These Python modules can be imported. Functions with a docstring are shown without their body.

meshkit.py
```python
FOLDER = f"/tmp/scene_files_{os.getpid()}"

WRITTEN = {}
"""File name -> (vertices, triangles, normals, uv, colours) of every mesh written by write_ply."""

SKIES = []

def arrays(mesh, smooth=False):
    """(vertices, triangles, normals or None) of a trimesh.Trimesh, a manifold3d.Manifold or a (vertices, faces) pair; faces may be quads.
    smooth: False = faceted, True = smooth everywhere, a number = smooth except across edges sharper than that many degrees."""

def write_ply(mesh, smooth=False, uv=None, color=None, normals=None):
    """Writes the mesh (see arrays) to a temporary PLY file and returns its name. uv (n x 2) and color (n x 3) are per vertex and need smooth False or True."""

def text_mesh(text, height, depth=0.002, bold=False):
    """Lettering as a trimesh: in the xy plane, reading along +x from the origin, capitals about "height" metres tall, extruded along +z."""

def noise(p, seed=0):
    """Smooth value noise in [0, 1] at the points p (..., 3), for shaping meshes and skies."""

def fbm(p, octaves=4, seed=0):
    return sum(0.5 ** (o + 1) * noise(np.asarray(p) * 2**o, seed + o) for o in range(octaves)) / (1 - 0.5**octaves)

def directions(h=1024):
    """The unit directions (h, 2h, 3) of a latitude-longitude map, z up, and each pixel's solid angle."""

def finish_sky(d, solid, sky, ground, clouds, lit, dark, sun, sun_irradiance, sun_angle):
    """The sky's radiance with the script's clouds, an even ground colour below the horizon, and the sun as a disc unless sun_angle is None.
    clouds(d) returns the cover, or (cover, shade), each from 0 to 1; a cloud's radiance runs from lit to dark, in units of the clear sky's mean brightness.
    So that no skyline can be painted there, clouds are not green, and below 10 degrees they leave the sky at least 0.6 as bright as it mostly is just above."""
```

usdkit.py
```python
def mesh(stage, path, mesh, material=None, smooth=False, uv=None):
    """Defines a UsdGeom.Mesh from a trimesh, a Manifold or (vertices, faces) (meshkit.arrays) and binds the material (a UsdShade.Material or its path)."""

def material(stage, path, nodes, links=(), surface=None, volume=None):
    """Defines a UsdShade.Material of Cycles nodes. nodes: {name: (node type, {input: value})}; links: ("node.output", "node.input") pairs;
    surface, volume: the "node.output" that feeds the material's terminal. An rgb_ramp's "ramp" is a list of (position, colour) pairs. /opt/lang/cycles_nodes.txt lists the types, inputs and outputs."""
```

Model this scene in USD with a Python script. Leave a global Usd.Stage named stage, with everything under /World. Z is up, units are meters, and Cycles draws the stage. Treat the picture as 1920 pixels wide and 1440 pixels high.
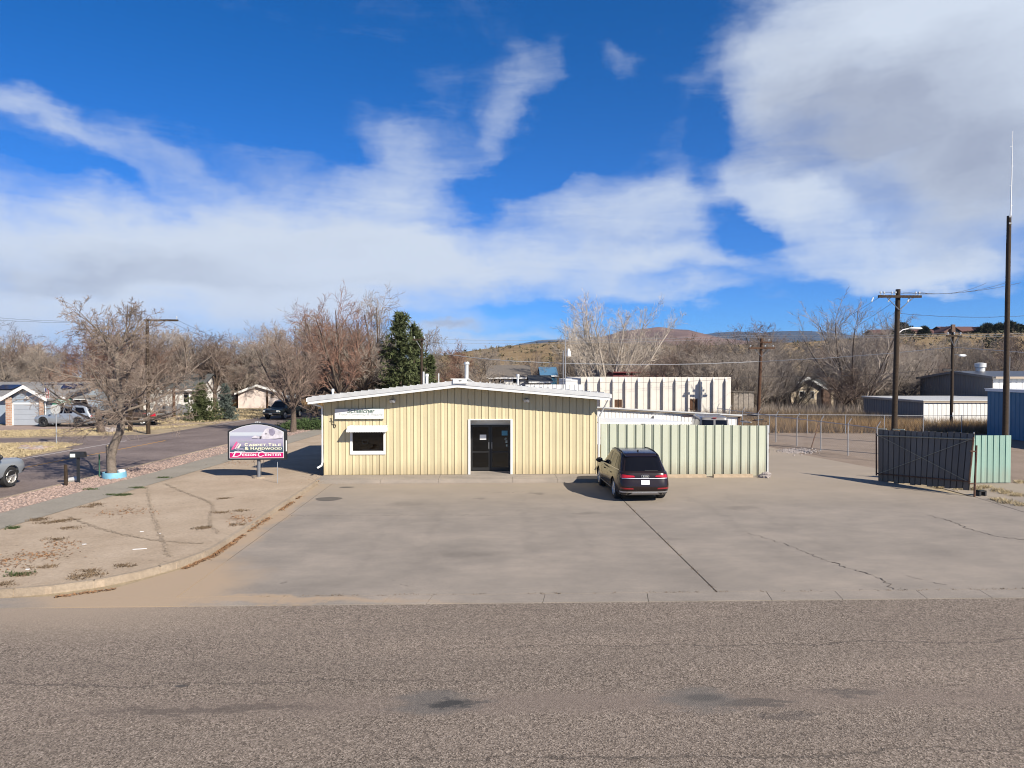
import math, random
import numpy as np, trimesh, usdkit, meshkit
import manifold3d as m3
from shapely.geometry import Polygon, LineString
from pxr import Usd, UsdGeom, UsdLux, UsdShade, Gf, Sdf

stage = Usd.Stage.CreateInMemory()
UsdGeom.Xform.Define(stage, '/World'); UsdGeom.Scope.Define(stage, '/World/Looks')
random.seed(7); PI = math.pi

# ---------------------------------------------------------------- camera, sky, sun, exposure
F, EYE, HOR = 1356.0, 4.83, 692.0                       # focal length in pixels of the 1920 px wide photograph, eye height, horizon row
YAW, PITCH = math.radians(1.8), math.atan((720 - HOR) / F)
cam = UsdGeom.Camera.Define(stage, '/World/camera')
cam.CreateHorizontalApertureAttr(36.0); cam.CreateFocalLengthAttr(36.0 * F / 1920.0)
cam.CreateClippingRangeAttr(Gf.Vec2f(0.1, 60000)); cam.CreateExposureAttr(0.92)
cam.AddTranslateOp().Set(Gf.Vec3d(0, 0, EYE))
cam.AddRotateXYZOp().Set(Gf.Vec3f(90 - math.degrees(PITCH), 0, -math.degrees(YAW)))
TO_SUN = np.array([0.93, -1.0, 0.90]); TO_SUN /= np.linalg.norm(TO_SUN)
SUN_EL, SUN_ROT = math.asin(TO_SUN[2]), math.atan2(TO_SUN[0], TO_SUN[1])
sun = UsdLux.DistantLight.Define(stage, '/World/sun')
sun.CreateNormalizeAttr(True); sun.CreateIntensityAttr(1.25); sun.CreateAngleAttr(0.5); sun.CreateColorAttr(Gf.Vec3f(1.0, 0.92, 0.80))
sun.AddRotateXYZOp().Set(Gf.Vec3f(90 - math.degrees(SUN_EL), 0, 180 - math.degrees(SUN_ROT)))
SKY_STRENGTH = 0.05
ALB = 0.77                                               # tones of all materials, set with the exposure

class Nodes:
    """Collects Cycles nodes; an input given as '@node.output' becomes a link."""
    def __init__(s): s.n, s.l = {}, []
    def __call__(s, kind, **inp):
        if kind == 'principled_bsdf' and str(inp.get('base_color', '')).startswith('@'): inp = {**inp, 'base_color': s('mix_color', blend_type='multiply', fac=1.0, a=inp['base_color'], b=(ALB,) * 3) + '.result'}
        k = 'n%d' % len(s.n); vals = {}
        for a, b in inp.items():
            if isinstance(b, str) and b.startswith('@'): s.l.append((b[1:], k + '.' + a))
            else: vals[a] = b
        s.n[k] = (kind, vals); return '@' + k
    def math(s, op, a, b=0.0, c=0.0): return s('math', math_type=op, value1=a, value2=b, value3=c) + '.value'
    def make(s, name, surface=None, volume=None):
        return usdkit.material(stage, '/World/Looks/' + name, s.n, s.l, surface=surface and surface[1:], volume=volume and volume[1:])

def ray(u, v):
    x, z = (u - 960) / F, -(v - 720) / F
    y, zz = math.cos(PITCH) + z * math.sin(PITCH), -math.sin(PITCH) + z * math.cos(PITCH)
    return np.array([x * math.cos(YAW) + y * math.sin(YAW), -x * math.sin(YAW) + y * math.cos(YAW), zz])
def G(u, v, z=0.0):                                     # the point at height z that the photograph shows at (u, v)
    r = ray(u, v); return np.array([0, 0, EYE]) + r * ((z - EYE) / r[2])
def PY(u, v, y):                                        # the point at distance y
    r = ray(u, v); return np.array([0, 0, EYE]) + r * (y / r[1])
def azel(u, v):
    r = ray(u, v); r = r / np.linalg.norm(r); return math.atan2(r[0], r[1]), math.asin(r[2])

def make_sky():
    n = Nodes()
    sky = n('sky_texture', sky_type='single_scattering', sun_disc=False, sun_elevation=SUN_EL, sun_rotation=SUN_ROT, altitude=1600.0, air_density=1.0, aerosol_density=0.15, ozone_density=1.0)
    d = n('geometry') + '.position'
    d = n('vector_math', math_type='normalize', vector1=d) + '.vector'
    s = n('separate_xyz', vector=d)
    az, el = n.math('arctan2', s + '.x', s + '.y'), n.math('arcsine', s + '.z')
    ae = n('combine_xyz', x=az, y=el, z=0.0) + '.vector'
    lowsky = n('map_range', range_type='smoothstep', value=el, from_min=0.0, from_max=0.55, to_min=0.0, to_max=1.0) + '.result'
    tint = n('mix_color', blend_type='mix', fac=lowsky, a=(0.22, 0.64, 1.40), b=(0.02, 0.62, 1.32), use_clamp=False) + '.result'
    sky = n('mix_color', blend_type='multiply', fac=1.0, a=sky + '.color', b=tint, use_clamp=False)
    # feathery warp of the cloud field
    w1 = n('noise_texture', vector=ae, scale=5.0, detail=5.0, roughness=0.6)
    w1 = n('vector_math', math_type='subtract', vector1=w1 + '.color', vector2=(0.5, 0.5, 0.5)) + '.vector'
    w1 = n('vector_math', math_type='multiply', vector1=w1, vector2=(0.16, 0.10, 0.0)) + '.vector'
    aw = n('vector_math', math_type='add', vector1=ae, vector2=w1) + '.vector'
    w2 = n('noise_texture', vector=n('mapping', mapping_type='point', vector=ae, rotation=(0, 0, 0.6), scale=(7.0, 26.0, 1.0)) + '.vector', scale=1.0, detail=5.0, roughness=0.55)
    w2 = n('vector_math', math_type='subtract', vector1=w2 + '.color', vector2=(0.5, 0.5, 0.5)) + '.vector'
    aw = n('vector_math', math_type='multiply_add', vector1=w2, vector2=(0.05, 0.06, 0.0), vector3=aw) + '.vector'
    def field(blobs, start):
        f = start
        for u, v, ru, rv, rot, amp in blobs:
            a, e = azel(u, v)
            m = n('mapping', mapping_type='texture', vector=aw, location=(a, e, 0), rotation=(0, 0, -math.radians(rot)), scale=(ru / F, rv / F, 1.0))
            g = n('gradient_texture', gradient_type='spherical', vector=m + '.vector')
            g = n('map_range', range_type='smoothstep', value=g + '.fac', from_min=0.0, from_max=0.95, to_min=0.0, to_max=1.0)
            f = n.math('multiply_add', g + '.result', float(amp) * 1.35, f)
        return f
    # streaky detail: noise stretched along a slanting direction
    st = n('mapping', mapping_type='point', vector=aw, rotation=(0, 0, 0.5), scale=(4.0, 10.0, 1.0))
    fb = n('noise_texture', vector=st + '.vector', scale=1.0, detail=9.0, roughness=0.58, distortion=0.3)
    fine = n('noise_texture', vector=aw, scale=15.0, detail=7.0, roughness=0.62)
    hz = n('mapping', mapping_type='point', vector=aw, rotation=(0, 0, 0.03), scale=(2.2, 16.0, 1.0))
    soft = n('noise_texture', vector=hz + '.vector', scale=1.0, detail=5.0, roughness=0.5)
    ws = n('noise_texture', vector=n('mapping', mapping_type='point', vector=ae, rotation=(0, 0, 0.75), scale=(5.0, 24.0, 1.0)) + '.vector', scale=1.0, detail=8.0, roughness=0.62, distortion=0.9)
    start = n.math('multiply_add', fb + '.fac', 1.05, -0.73)
    start = n.math('multiply_add', n.math('subtract', ws + '.fac', 0.5), 0.85, start)
    start = n.math('multiply_add', fine + '.fac', 0.60, start)
    # cloud nearer the horizon all round, thinning upwards
    band = n('map_range', range_type='smoothstep', value=el, from_min=0.10, from_max=0.33, to_min=0.08, to_max=-0.06)
    start = n.math('add', start, band + '.result')
    f = field([(60, 460, 900, 150, 0, .95), (200, 620, 900, 130, 0, .75), (640, 480, 560, 180, 6, .7), (760, 330, 230, 190, -38, .55), (690, 225, 190, 75, 38, .30), (540, 140, 100, 45, 25, .28),
               (110, 235, 290, 38, 25, .52), (330, 310, 170, 40, 25, .35), (950, 210, 62, 170, 16, .46), (1035, 85, 40, 110, 24, .24), (1160, 105, 50, 75, -35, .42), (1240, 45, 45, 28, -30, .25),
               (1200, 400, 420, 120, -4, .80), (1010, 500, 560, 70, 3, .55), (1440, 495, 420, 42, 6, .55), (1500, 380, 190, 90, 20, .6), (1650, 475, 300, 70, 14, .5), (1800, 505, 200, 40, 0, .4),
               (1700, 120, 480, 300, 12, 1.1), (1850, 300, 280, 200, 0, .65), (1470, 110, 150, 200, 0, .35), (1840, 400, 190, 110, 0, .4), (1900, 60, 320, 260, 0, .5),
               (1300, 548, 250, 28, 8, .40), (1440, 572, 75, 18, -10, .55), (1315, 602, 65, 15, 0, .55), (1490, 609, 60, 17, -6, .62), (480, 621, 55, 15, 0, .25), (840, 609, 50, 14, 0, .45), (1070, 605, 70, 14, 0, .45), (900, 640, 330, 24, 0, .45),
               (1380, 448, 110, 65, 38, -.85), (1385, 440, 50, 36, 30, -.3), (970, 345, 220, 60, -22, -.95), (1060, 300, 110, 50, -15, -.4), (560, 285, 190, 34, 8, -.5), (1120, 215, 160, 110, 0, -.45), (330, 120, 560, 130, 5, -.6), (60, 295, 260, 22, 12, -.35), (1200, 20, 330, 120, 0, -.3), (1320, 250, 70, 130, 0, -.5), (1210, 330, 190, 30, 10, -.25),
               (1280, 600, 420, 42, 0, -.38), (1650, 580, 400, 50, 0, -.9), (960, 575, 210, 26, -4, -.35), (750, 598, 110, 18, 0, -.4), (1880, 560, 150, 60, 0, -.6)], start)
    out = n('map_range', range_type='smoothstep', value=n.math('absolute', az), from_min=0.70, from_max=1.1, to_min=0.0, to_max=0.32)      # half clouded sky goes on all round; unseen cover added to mute blue ambient
    up = n('map_range', range_type='smoothstep', value=el, from_min=0.60, from_max=0.85, to_min=0.0, to_max=0.32)
    f = n.math('add', f, n.math('maximum', out + '.result', up + '.result'))
    cover = n('map_range', range_type='smoothstep', value=f, from_min=-0.02, from_max=1.75, to_min=0.0, to_max=1.0)
    cover = {0: n.math('power', cover + '.result', 0.95)}
    s0 = n.math('multiply_add', soft + '.fac', 1.0, -0.50)
    s0 = n.math('multiply_add', fb + '.fac', 0.7, n.math('add', s0, -0.33))
    shade = field([(1720, 220, 420, 170, 12, .6), (1820, 360, 260, 130, 0, .55), (1560, 250, 260, 80, 5, .4), (1600, 60, 300, 140, 0, .18), (200, 505, 480, 45, 0, .35), (800, 420, 300, 40, 0, .22), (1450, 320, 160, 60, 0, .3), (1320, 598, 70, 14, 0, .6), (480, 621, 60, 16, 0, .6), (840, 607, 55, 14, 0, .6), (1440, 572, 80, 20, 0, .9), (300, 620, 700, 50, 0, .15),
                   (1500, 390, 180, 70, 20, -.5), (760, 320, 160, 140, -30, -.4), (1680, 50, 170, 60, 0, -.3), (1580, 450, 180, 40, 12, -.4), (150, 400, 500, 60, 0, -.25)], s0)
    bil = n('noise_texture', vector=aw, scale=7.0, detail=6.0, roughness=0.6)
    shade = n.math('multiply', n('clamp', value=shade, min=0.0, max=1.0) + '.result', n('map_range', value=bil + '.fac', from_min=0.3, from_max=0.7, to_min=0.55, to_max=1.0, clamp=True) + '.result')
    k = 1.0 / SKY_STRENGTH
    col = n('mix_color', blend_type='mix', fac=shade, a=(0.345 * k, 0.385 * k, 0.45 * k), b=(0.18 * k, 0.205 * k, 0.27 * k))
    final = n('mix_color', blend_type='mix', fac=cover[0], a=sky + '.result', b=col + '.result', use_clamp=False)
    bg = n('background_shader', color=final + '.result', strength=SKY_STRENGTH)
    m = n.make('sky_look', surface=bg + '.background')
    dome = UsdLux.DomeLight.Define(stage, '/World/sky'); dome.CreateIntensityAttr(1.0)
    UsdShade.MaterialBindingAPI.Apply(dome.GetPrim()).Bind(m)
    dome.GetPrim().SetCustomDataByKey('kind', 'structure'); dome.GetPrim().SetCustomDataByKey('label', 'blue sky with streaked white and grey clouds')
make_sky()

# ---------------------------------------------------------------- helpers
used = {}
def numbered(path):
    used[path] = used.get(path, -1) + 1
    return path if used[path] == 0 else '%s_%03d' % (path, used[path])
def data(p, **kw):
    for k, v in kw.items():
        if v: p.SetCustomDataByKey(k, v)
    return p
def thing(name, label, cat=None, loc=(0, 0, 0), rz=0.0, group=None, kind=None, sc=1.0):
    x = UsdGeom.Xform.Define(stage, numbered('/World/' + name))
    x.AddTranslateOp().Set(Gf.Vec3d(*map(float, loc))); x.AddRotateZOp().Set(math.degrees(rz)); x.AddScaleOp().Set(Gf.Vec3f(*([sc] * 3 if np.ndim(sc) == 0 else sc)))
    return data(x.GetPrim(), label=label, category=cat, group=group, kind=kind)
def obj(name, mesh, mat, parent=None, smooth=False, label=None, kind=None):
    path = numbered((str(parent.GetPath()) if parent else '/World') + '/' + name)
    if isinstance(mesh, MB): mesh = mesh.mesh()
    return data(usdkit.mesh(stage, path, mesh, M.get(mat, mat), smooth=smooth).GetPrim(), label=label, kind=kind)
def single(name, mesh, mat, label, cat=None, group=None, kind=None, smooth=False):
    return data(obj(name, mesh, mat, None, smooth), label=label, category=cat, group=group, kind=kind)
def dup(src, loc, rz=0.0, label=None, group=None, sc=1.0, cat=None):
    was = src.GetCustomData()
    r = thing(src.GetName().rstrip('0123456789').rstrip('_'), label or was['label'], cat or was['category'], loc, rz, group or was.get('group'), None, sc)
    r.GetReferences().AddInternalReference(src.GetPath()); r.SetInstanceable(True)
    return r

class MB:
    """Collects shapes into one mesh."""
    def __init__(s): s.v, s.f, s.n = [], [], 0
    def add(s, v, f):
        v, f = np.asarray(v, float), np.asarray(f, int)
        if f.shape[1] == 4: f = np.vstack([f[:, [0, 1, 2]], f[:, [0, 2, 3]]])
        s.v.append(v); s.f.append(f + s.n); s.n += len(v); return s
    def tm(s, t): return s.add(t.vertices, t.faces)
    def box(s, x0, x1, y0, y1, z0, z1, rz=0.0, at=(0, 0, 0)):
        v = np.array([[x, y, z] for x in (x0, x1) for y in (y0, y1) for z in (z0, z1)], float)
        f = [[0, 1, 3, 2], [4, 6, 7, 5], [0, 4, 5, 1], [2, 3, 7, 6], [0, 2, 6, 4], [1, 5, 7, 3]]
        c, q = math.cos(rz), math.sin(rz)
        v = np.stack([v[:, 0] * c - v[:, 1] * q, v[:, 0] * q + v[:, 1] * c, v[:, 2]], 1) + np.asarray(at, float)
        return s.add(v, f)
    def tube(s, pts, rad, sides=8, cap=True):
        p = np.asarray(pts, float); rad = np.broadcast_to(rad, (len(p),)).astype(float)
        v, f = tubes(p[None], rad[None], sides); s.add(v, f)
        if cap:
            for i, o in ((0, 1), (len(p) - 1, -1)):
                ring = v[i * sides:(i + 1) * sides]; s.add(np.vstack([ring, p[i]]), [[(j + 1) % sides, j, sides][::o] for j in range(sides)])
        return s
    def quad(s, a, b, c, d): return s.add([a, b, c, d], [[0, 1, 2, 3]])
    def sheet(s, poly, z):                                  # flat polygon, facing up
        v, f = trimesh.creation.triangulate_polygon(Polygon(poly) if not hasattr(poly, 'exterior') else poly, engine='earcut')
        v3 = np.column_stack([v, np.full(len(v), z)]); a, b, c = v3[f[:, 0]], v3[f[:, 1]], v3[f[:, 2]]
        if np.cross(b - a, c - a)[:, 2].sum() < 0: f = f[:, ::-1]
        return s.add(v3, f)
    def prism(s, poly, z0, z1):                             # upright polygon prism
        p = Polygon(poly) if not hasattr(poly, 'exterior') else poly
        t = trimesh.creation.extrude_polygon(p, z1 - z0, engine='earcut'); return s.add(t.vertices + [0, 0, z0], t.faces)
    def plate(s, poly, y0, y1):                             # polygon in the xz plane, thickness from y0 to y1
        p = Polygon(poly) if not hasattr(poly, 'exterior') else poly
        t = trimesh.creation.extrude_polygon(p, y1 - y0, engine='earcut'); v = t.vertices
        return s.add(np.column_stack([v[:, 0], y1 - v[:, 2], v[:, 1]]), t.faces)
    def move(s, loc=(0, 0, 0), rz=0.0):
        c, q = math.cos(rz), math.sin(rz)
        s.v = [np.stack([v[:, 0] * c - v[:, 1] * q, v[:, 0] * q + v[:, 1] * c, v[:, 2]], 1) + np.asarray(loc, float) for v in s.v]; return s
    def mesh(s): return np.vstack(s.v), np.vstack(s.f)

def tubes(P, R, sides):
    """Many tubes at once: P (k, n, 3), R (k, n)."""
    t = np.gradient(P, axis=1); t /= np.linalg.norm(t, axis=2, keepdims=True) + 1e-12
    up = np.where(np.abs(t[:, :1, 2:]) < 0.8, [[0, 0, 1.0]], [[1.0, 0, 0]])
    a = np.cross(t, np.broadcast_to(up, t.shape)); a /= np.linalg.norm(a, axis=2, keepdims=True) + 1e-12
    b = np.cross(t, a); ang = np.arange(sides) * 2 * PI / sides
    k, n = P.shape[:2]
    v = P[:, :, None] + R[:, :, None, None] * (np.cos(ang)[:, None] * a[:, :, None] + np.sin(ang)[:, None] * b[:, :, None])
    i, j = np.meshgrid(np.arange(n - 1), np.arange(sides), indexing='ij'); j2 = (j + 1) % sides
    q = np.stack([i * sides + j, (i + 1) * sides + j, (i + 1) * sides + j2, i * sides + j2], -1).reshape(-1, 4)
    q = (q[None] + (np.arange(k) * n * sides)[:, None, None]).reshape(-1, 4)
    return v.reshape(-1, 3), np.vstack([q[:, [0, 2, 1]], q[:, [0, 3, 2]]])
def torus(R, r, a=24, b=8):
    return trimesh.creation.torus(R, r, major_sections=a, minor_sections=b)
def blob(rng, r, sub=1, amp=0.3, sc=(1, 1, 1)):
    t = trimesh.creation.icosphere(sub, 1.0); v = t.vertices * (1 + amp * (rng.random(len(t.vertices))[:, None] - 0.5)) * r * np.asarray(sc)
    return v, t.faces

# ---------------------------------------------------------------- materials
M = {}
def mat(name, col, rough=0.6, var=0.12, scale=2.0, metal=0.0, spec=0.4, bump=0.0, bscale=30.0, coord='pos', rnd=0.0, coat=0.0, col2=None, detail=4.0):
    n = Nodes()
    vec = (n('geometry') + '.position') if coord == 'pos' else (n('texture_coordinate') + '.object')
    col = np.asarray(col, float); lo, hi = (col * (1 - var), col * (1 + var)) if col2 is None else (col, np.asarray(col2, float))
    if var > 0 or col2 is not None:
        t = n('noise_texture', vector=vec, scale=scale, detail=detail, roughness=0.6)
        c = n('rgb_ramp', fac=t + '.fac', ramp=[(0.3, tuple(lo)), (0.7, tuple(hi))]) + '.color'
    else: c = n('color', value=tuple(col)) + '.color'
    if rnd:
        r = n('object_info') + '.random'
        r = n('map_range', value=r, from_min=0.0, from_max=1.0, to_min=1 - rnd, to_max=1 + rnd) + '.result'
        c = n('hsv', hue=0.5, saturation=1.0, value=r, fac=1.0, color=c) + '.color'
    inp = dict(base_color=c, roughness=rough, metallic=metal, specular_ior_level=spec, coat_weight=coat)
    if bump:
        h = n('noise_texture', vector=vec, scale=bscale, detail=3.0)
        inp['normal'] = n('bump', height=h + '.fac', strength=bump, distance=0.02) + '.normal'
    M[name] = n.make(name, surface=n('principled_bsdf', **inp) + '.BSDF'); return M[name]
def ellipse(n, pos, cx, cy, rx, ry, soft=0.5, warp=None):
    m = n('mapping', mapping_type='texture', vector=warp or pos, location=(cx, cy, 0), scale=(rx, ry, 1e6))
    d = n('vector_math', math_type='length', vector1=m + '.vector') + '.value'
    return n('map_range', range_type='smoothstep', value=d, from_min=1 - soft, from_max=1 + soft, to_min=1.0, to_max=0.0) + '.result'
def mixc(n, fac, a, b, kind='mix'): return n('mix_color', blend_type=kind, fac=fac, a=a, b=b) + '.result'
def ground_mats():
    # chip-seal asphalt of the street in front
    n = Nodes(); pos = n('geometry') + '.position'
    v = n('voronoi_texture', vector=pos, scale=52.0)
    g = n('rgb_to_bw', color=v + '.color') + '.val'
    c = n('rgb_ramp', fac=g, ramp=[(0.15, (0.085, 0.069, 0.056)), (0.42, (0.195, 0.160, 0.130)), (0.6, (0.235, 0.193, 0.158)), (0.88, (0.40, 0.338, 0.282))]) + '.color'
    big = n('noise_texture', vector=n('mapping', vector=pos, scale=(0.10, 0.5, 1)) + '.vector', scale=1.0, detail=6.0, roughness=0.65)
    c = mixc(n, 1.0, c, n('rgb_ramp', fac=big + '.fac', ramp=[(0.3, (0.84, 0.83, 0.82)), (0.7, (1.10, 1.08, 1.06))]) + '.color', 'multiply')
    wn = n('noise_texture', vector=n('mapping', vector=pos, scale=(1.8, 4.0, 1)) + '.vector', scale=1.0, detail=7.0, roughness=0.72)
    w = n('vector_math', math_type='subtract', vector1=wn + '.color', vector2=(0.5, 0.5, 0.5)) + '.vector'
    w = n('vector_math', math_type='multiply_add', vector1=w, vector2=(1.6, 0.8, 0.0), vector3=pos) + '.vector'
    # worn smooth wheel track and the dark patches on it
    fine = n('rgb_to_bw', color=n('noise_texture', vector=pos, scale=60.0, detail=2.0) + '.color') + '.val'
    track = n('rgb_ramp', fac=fine, ramp=[(0.3, (0.165, 0.130, 0.108)), (0.7, (0.25, 0.20, 0.168))]) + '.color'
    for cx, rx in ((-1.2, 4.6), (1.9, 1.9), (5.1, 2.2), (9.5, 3.0)): c = mixc(n, n.math('multiply', ellipse(n, pos, cx, 10.35, rx, 0.30, 0.75, w), 0.45), c, track)
    for px_, py_, rx, ry, k, dk in ((822, 1316, .60, .34, .6, (.118, .115, .11)), (850, 1318, .36, .12, .9, (.045, .045, .045)), (1312, 1310, .52, .36, .55, (.125, .122, .115)), (1320, 1308, .28, .11, .55, (.065, .065, .062)), (1420, 1315, .55, .10, .6, (.075, .07, .065)), (1490, 1340, .5, .08, .5, (.08, .07, .065)), (400, 1330, 1.6, .09, .55, (.09, .075, .065)), (340, 1286, .10, .05, .8, (.05, .05, .05)), (1600, 1300, .35, .12, .55, (.08, .075, .07))):
        q = G(px_, py_); c = mixc(n, n.math('multiply', ellipse(n, pos, q[0], q[1], rx, ry, 0.45, w if rx > .3 else None), float(k)), c, dk)
    for yq, xq, rl in ((12.9, 6.0, 7.0), (11.6, -6.0, 6.0), (9.3, 3.0, 5.0)): c = mixc(n, n.math('multiply', ellipse(n, pos, xq, yq, rl, .022, 0.5, n('vector_math', math_type='multiply_add', vector1=n('noise_texture', vector=pos, scale=.8, detail=6.0, roughness=.7) + '.color', vector2=(0.0, 0.9, 0.0), vector3=pos) + '.vector'), .55), c, (0.055, 0.048, 0.042))
    for xq, yq in ((0, 13.3), (2, 11.9), (-3, 9.4)): c = mixc(n, n.math('multiply', ellipse(n, pos, xq, yq, 30.0, .28, 0.8, w), .16), c, (0.15, 0.125, 0.105))
    sand = n('map_range', range_type='smoothstep', value=n('separate_xyz', vector=w) + '.y', from_min=12.2, from_max=14.9, to_min=0.0, to_max=0.92) + '.result'
    left = n('map_range', range_type='smoothstep', value=n('separate_xyz', vector=w) + '.x', from_min=-8.5, from_max=-3.0, to_min=1.0, to_max=0.0) + '.result'
    c = mixc(n, n.math('multiply', sand, left), c, (0.34, 0.272, 0.208))
    h = n.math('multiply', v + '.distance', 1.0)
    nr = n('bump', height=h, strength=0.7, distance=0.010) + '.normal'
    M['asphalt'] = n.make('asphalt', surface=n('principled_bsdf', base_color=c, roughness=0.9, specular_ior_level=0.2, normal=nr) + '.BSDF')
    # side street
    n = Nodes(); pos = n('geometry') + '.position'
    t = n('noise_texture', vector=pos, scale=0.35, detail=8.0, roughness=0.7)
    c = n('rgb_ramp', fac=t + '.fac', ramp=[(0.3, (0.135, 0.105, 0.095)), (0.7, (0.24, 0.192, 0.172))]) + '.color'
    v = n('voronoi_texture', vector=pos, scale=30.0); c = mixc(n, 0.35, c, n('rgb_to_bw', color=v + '.color') + '.val', 'overlay')
    M['side_asphalt'] = n.make('side_asphalt', surface=n('principled_bsdf', base_color=c, roughness=0.85, specular_ior_level=0.25) + '.BSDF')
    # concrete of the parking lot
    for name, base, sandy in (('concrete', 1.0, True), ('concrete_walk', 1.12, False)):
        n = Nodes(); pos = n('geometry') + '.position'
        t = n('noise_texture', vector=n('mapping', vector=pos, scale=(0.35, 0.45, 1)) + '.vector', scale=1.0, detail=9.0, roughness=0.68)
        c = n('rgb_ramp', fac=t + '.fac', ramp=[(0.28, (0.222 * base, 0.196 * base, 0.168 * base)), (0.5, (0.285 * base, 0.249 * base, 0.211 * base)), (0.72, (0.36 * base, 0.308 * base, 0.256 * base))]) + '.color'
        s2 = n('noise_texture', vector=n('mapping', vector=pos, scale=(1.0, 2.4, 1)) + '.vector', scale=1.0, detail=6.0, roughness=0.7)
        c = mixc(n, 0.38, c, n('rgb_ramp', fac=s2 + '.fac', ramp=[(0.3, (0.78, 0.78, 0.79)), (0.65, (1.08, 1.06, 1.04))]) + '.color', 'multiply')
        fine = n('noise_texture', vector=pos, scale=45.0, detail=2.0); c = mixc(n, 0.3, c, fine + '.fac', 'overlay')
        sp = n('voronoi_texture', vector=pos, scale=2.2); spm = n('map_range', value=sp + '.distance', from_min=0.02, from_max=0.05, to_min=0.6, to_max=0.0, clamp=True) + '.result'
        c = mixc(n, spm, c, (0.11, 0.10, 0.09))
        if sandy:
            wn = n('noise_texture', vector=pos, scale=0.7, detail=6.0, roughness=0.65)
            w = n('vector_math', math_type='subtract', vector1=wn + '.color', vector2=(0.5, 0.5, 0.5)) + '.vector'
            w = n('vector_math', math_type='multiply_add', vector1=w, vector2=(1.8, 1.8, 0.0), vector3=pos) + '.vector'
            m = n.math('maximum', ellipse(n, pos, -7.6, 16.3, 2.1, 2.2, 0.35, w), n.math('maximum', ellipse(n, pos, -7.2, 24, 0.55, 9.0, 0.5, w), n.math('multiply', ellipse(n, pos, -5.5, 15.15, 4.0, 0.24, 0.5, w), 0.9)))
            c = mixc(n, n.math('multiply', m, 0.92), c, (0.40, 0.30, 0.205))
            near = n('map_range', range_type='smoothstep', value=n('separate_xyz', vector=w) + '.y', from_min=23.0, from_max=30.0, to_min=0.0, to_max=0.6) + '.result'
            c = mixc(n, near, c, (0.36, 0.295, 0.222))
        if sandy:
            for q_, k_, rx_, ry_ in ((G(1010, 925), .45, .30, .22), (G(905, 936), .35, .22, .25), (G(1090, 960), .35, .35, .20), (G(760, 945), .25, .45, .35), (G(1380, 950), .3, .5, .3), (G(740, 1085), .4, .05, .05), (G(763, 1094), .5, .06, .04), (G(545, 1093), .5, .10, .05), (G(1240, 1010), .25, .5, .2), (G(880, 1040), .22, .9, .3)):
                c = mixc(n, n.math('multiply', ellipse(n, pos, q_[0], q_[1], rx_, ry_, 0.6, w), k_), c, (0.085, 0.074, 0.064))
            for xq, yq in ((1.2, 22), (2.7, 22.3), (7.6, 23), (9.1, 23.4), (-3.2, 21), (-1.7, 21.3)):
                c = mixc(n, n.math('multiply', ellipse(n, pos, xq, yq, .13, 5.0, 0.7, w), .09), c, (0.10, 0.09, 0.08))
        nr = n('bump', height=fine + '.fac', strength=0.15, distance=0.01) + '.normal'
        M[name] = n.make(name, surface=n('principled_bsdf', base_color=c, roughness=0.85, specular_ior_level=0.25, normal=nr) + '.BSDF')
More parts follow.
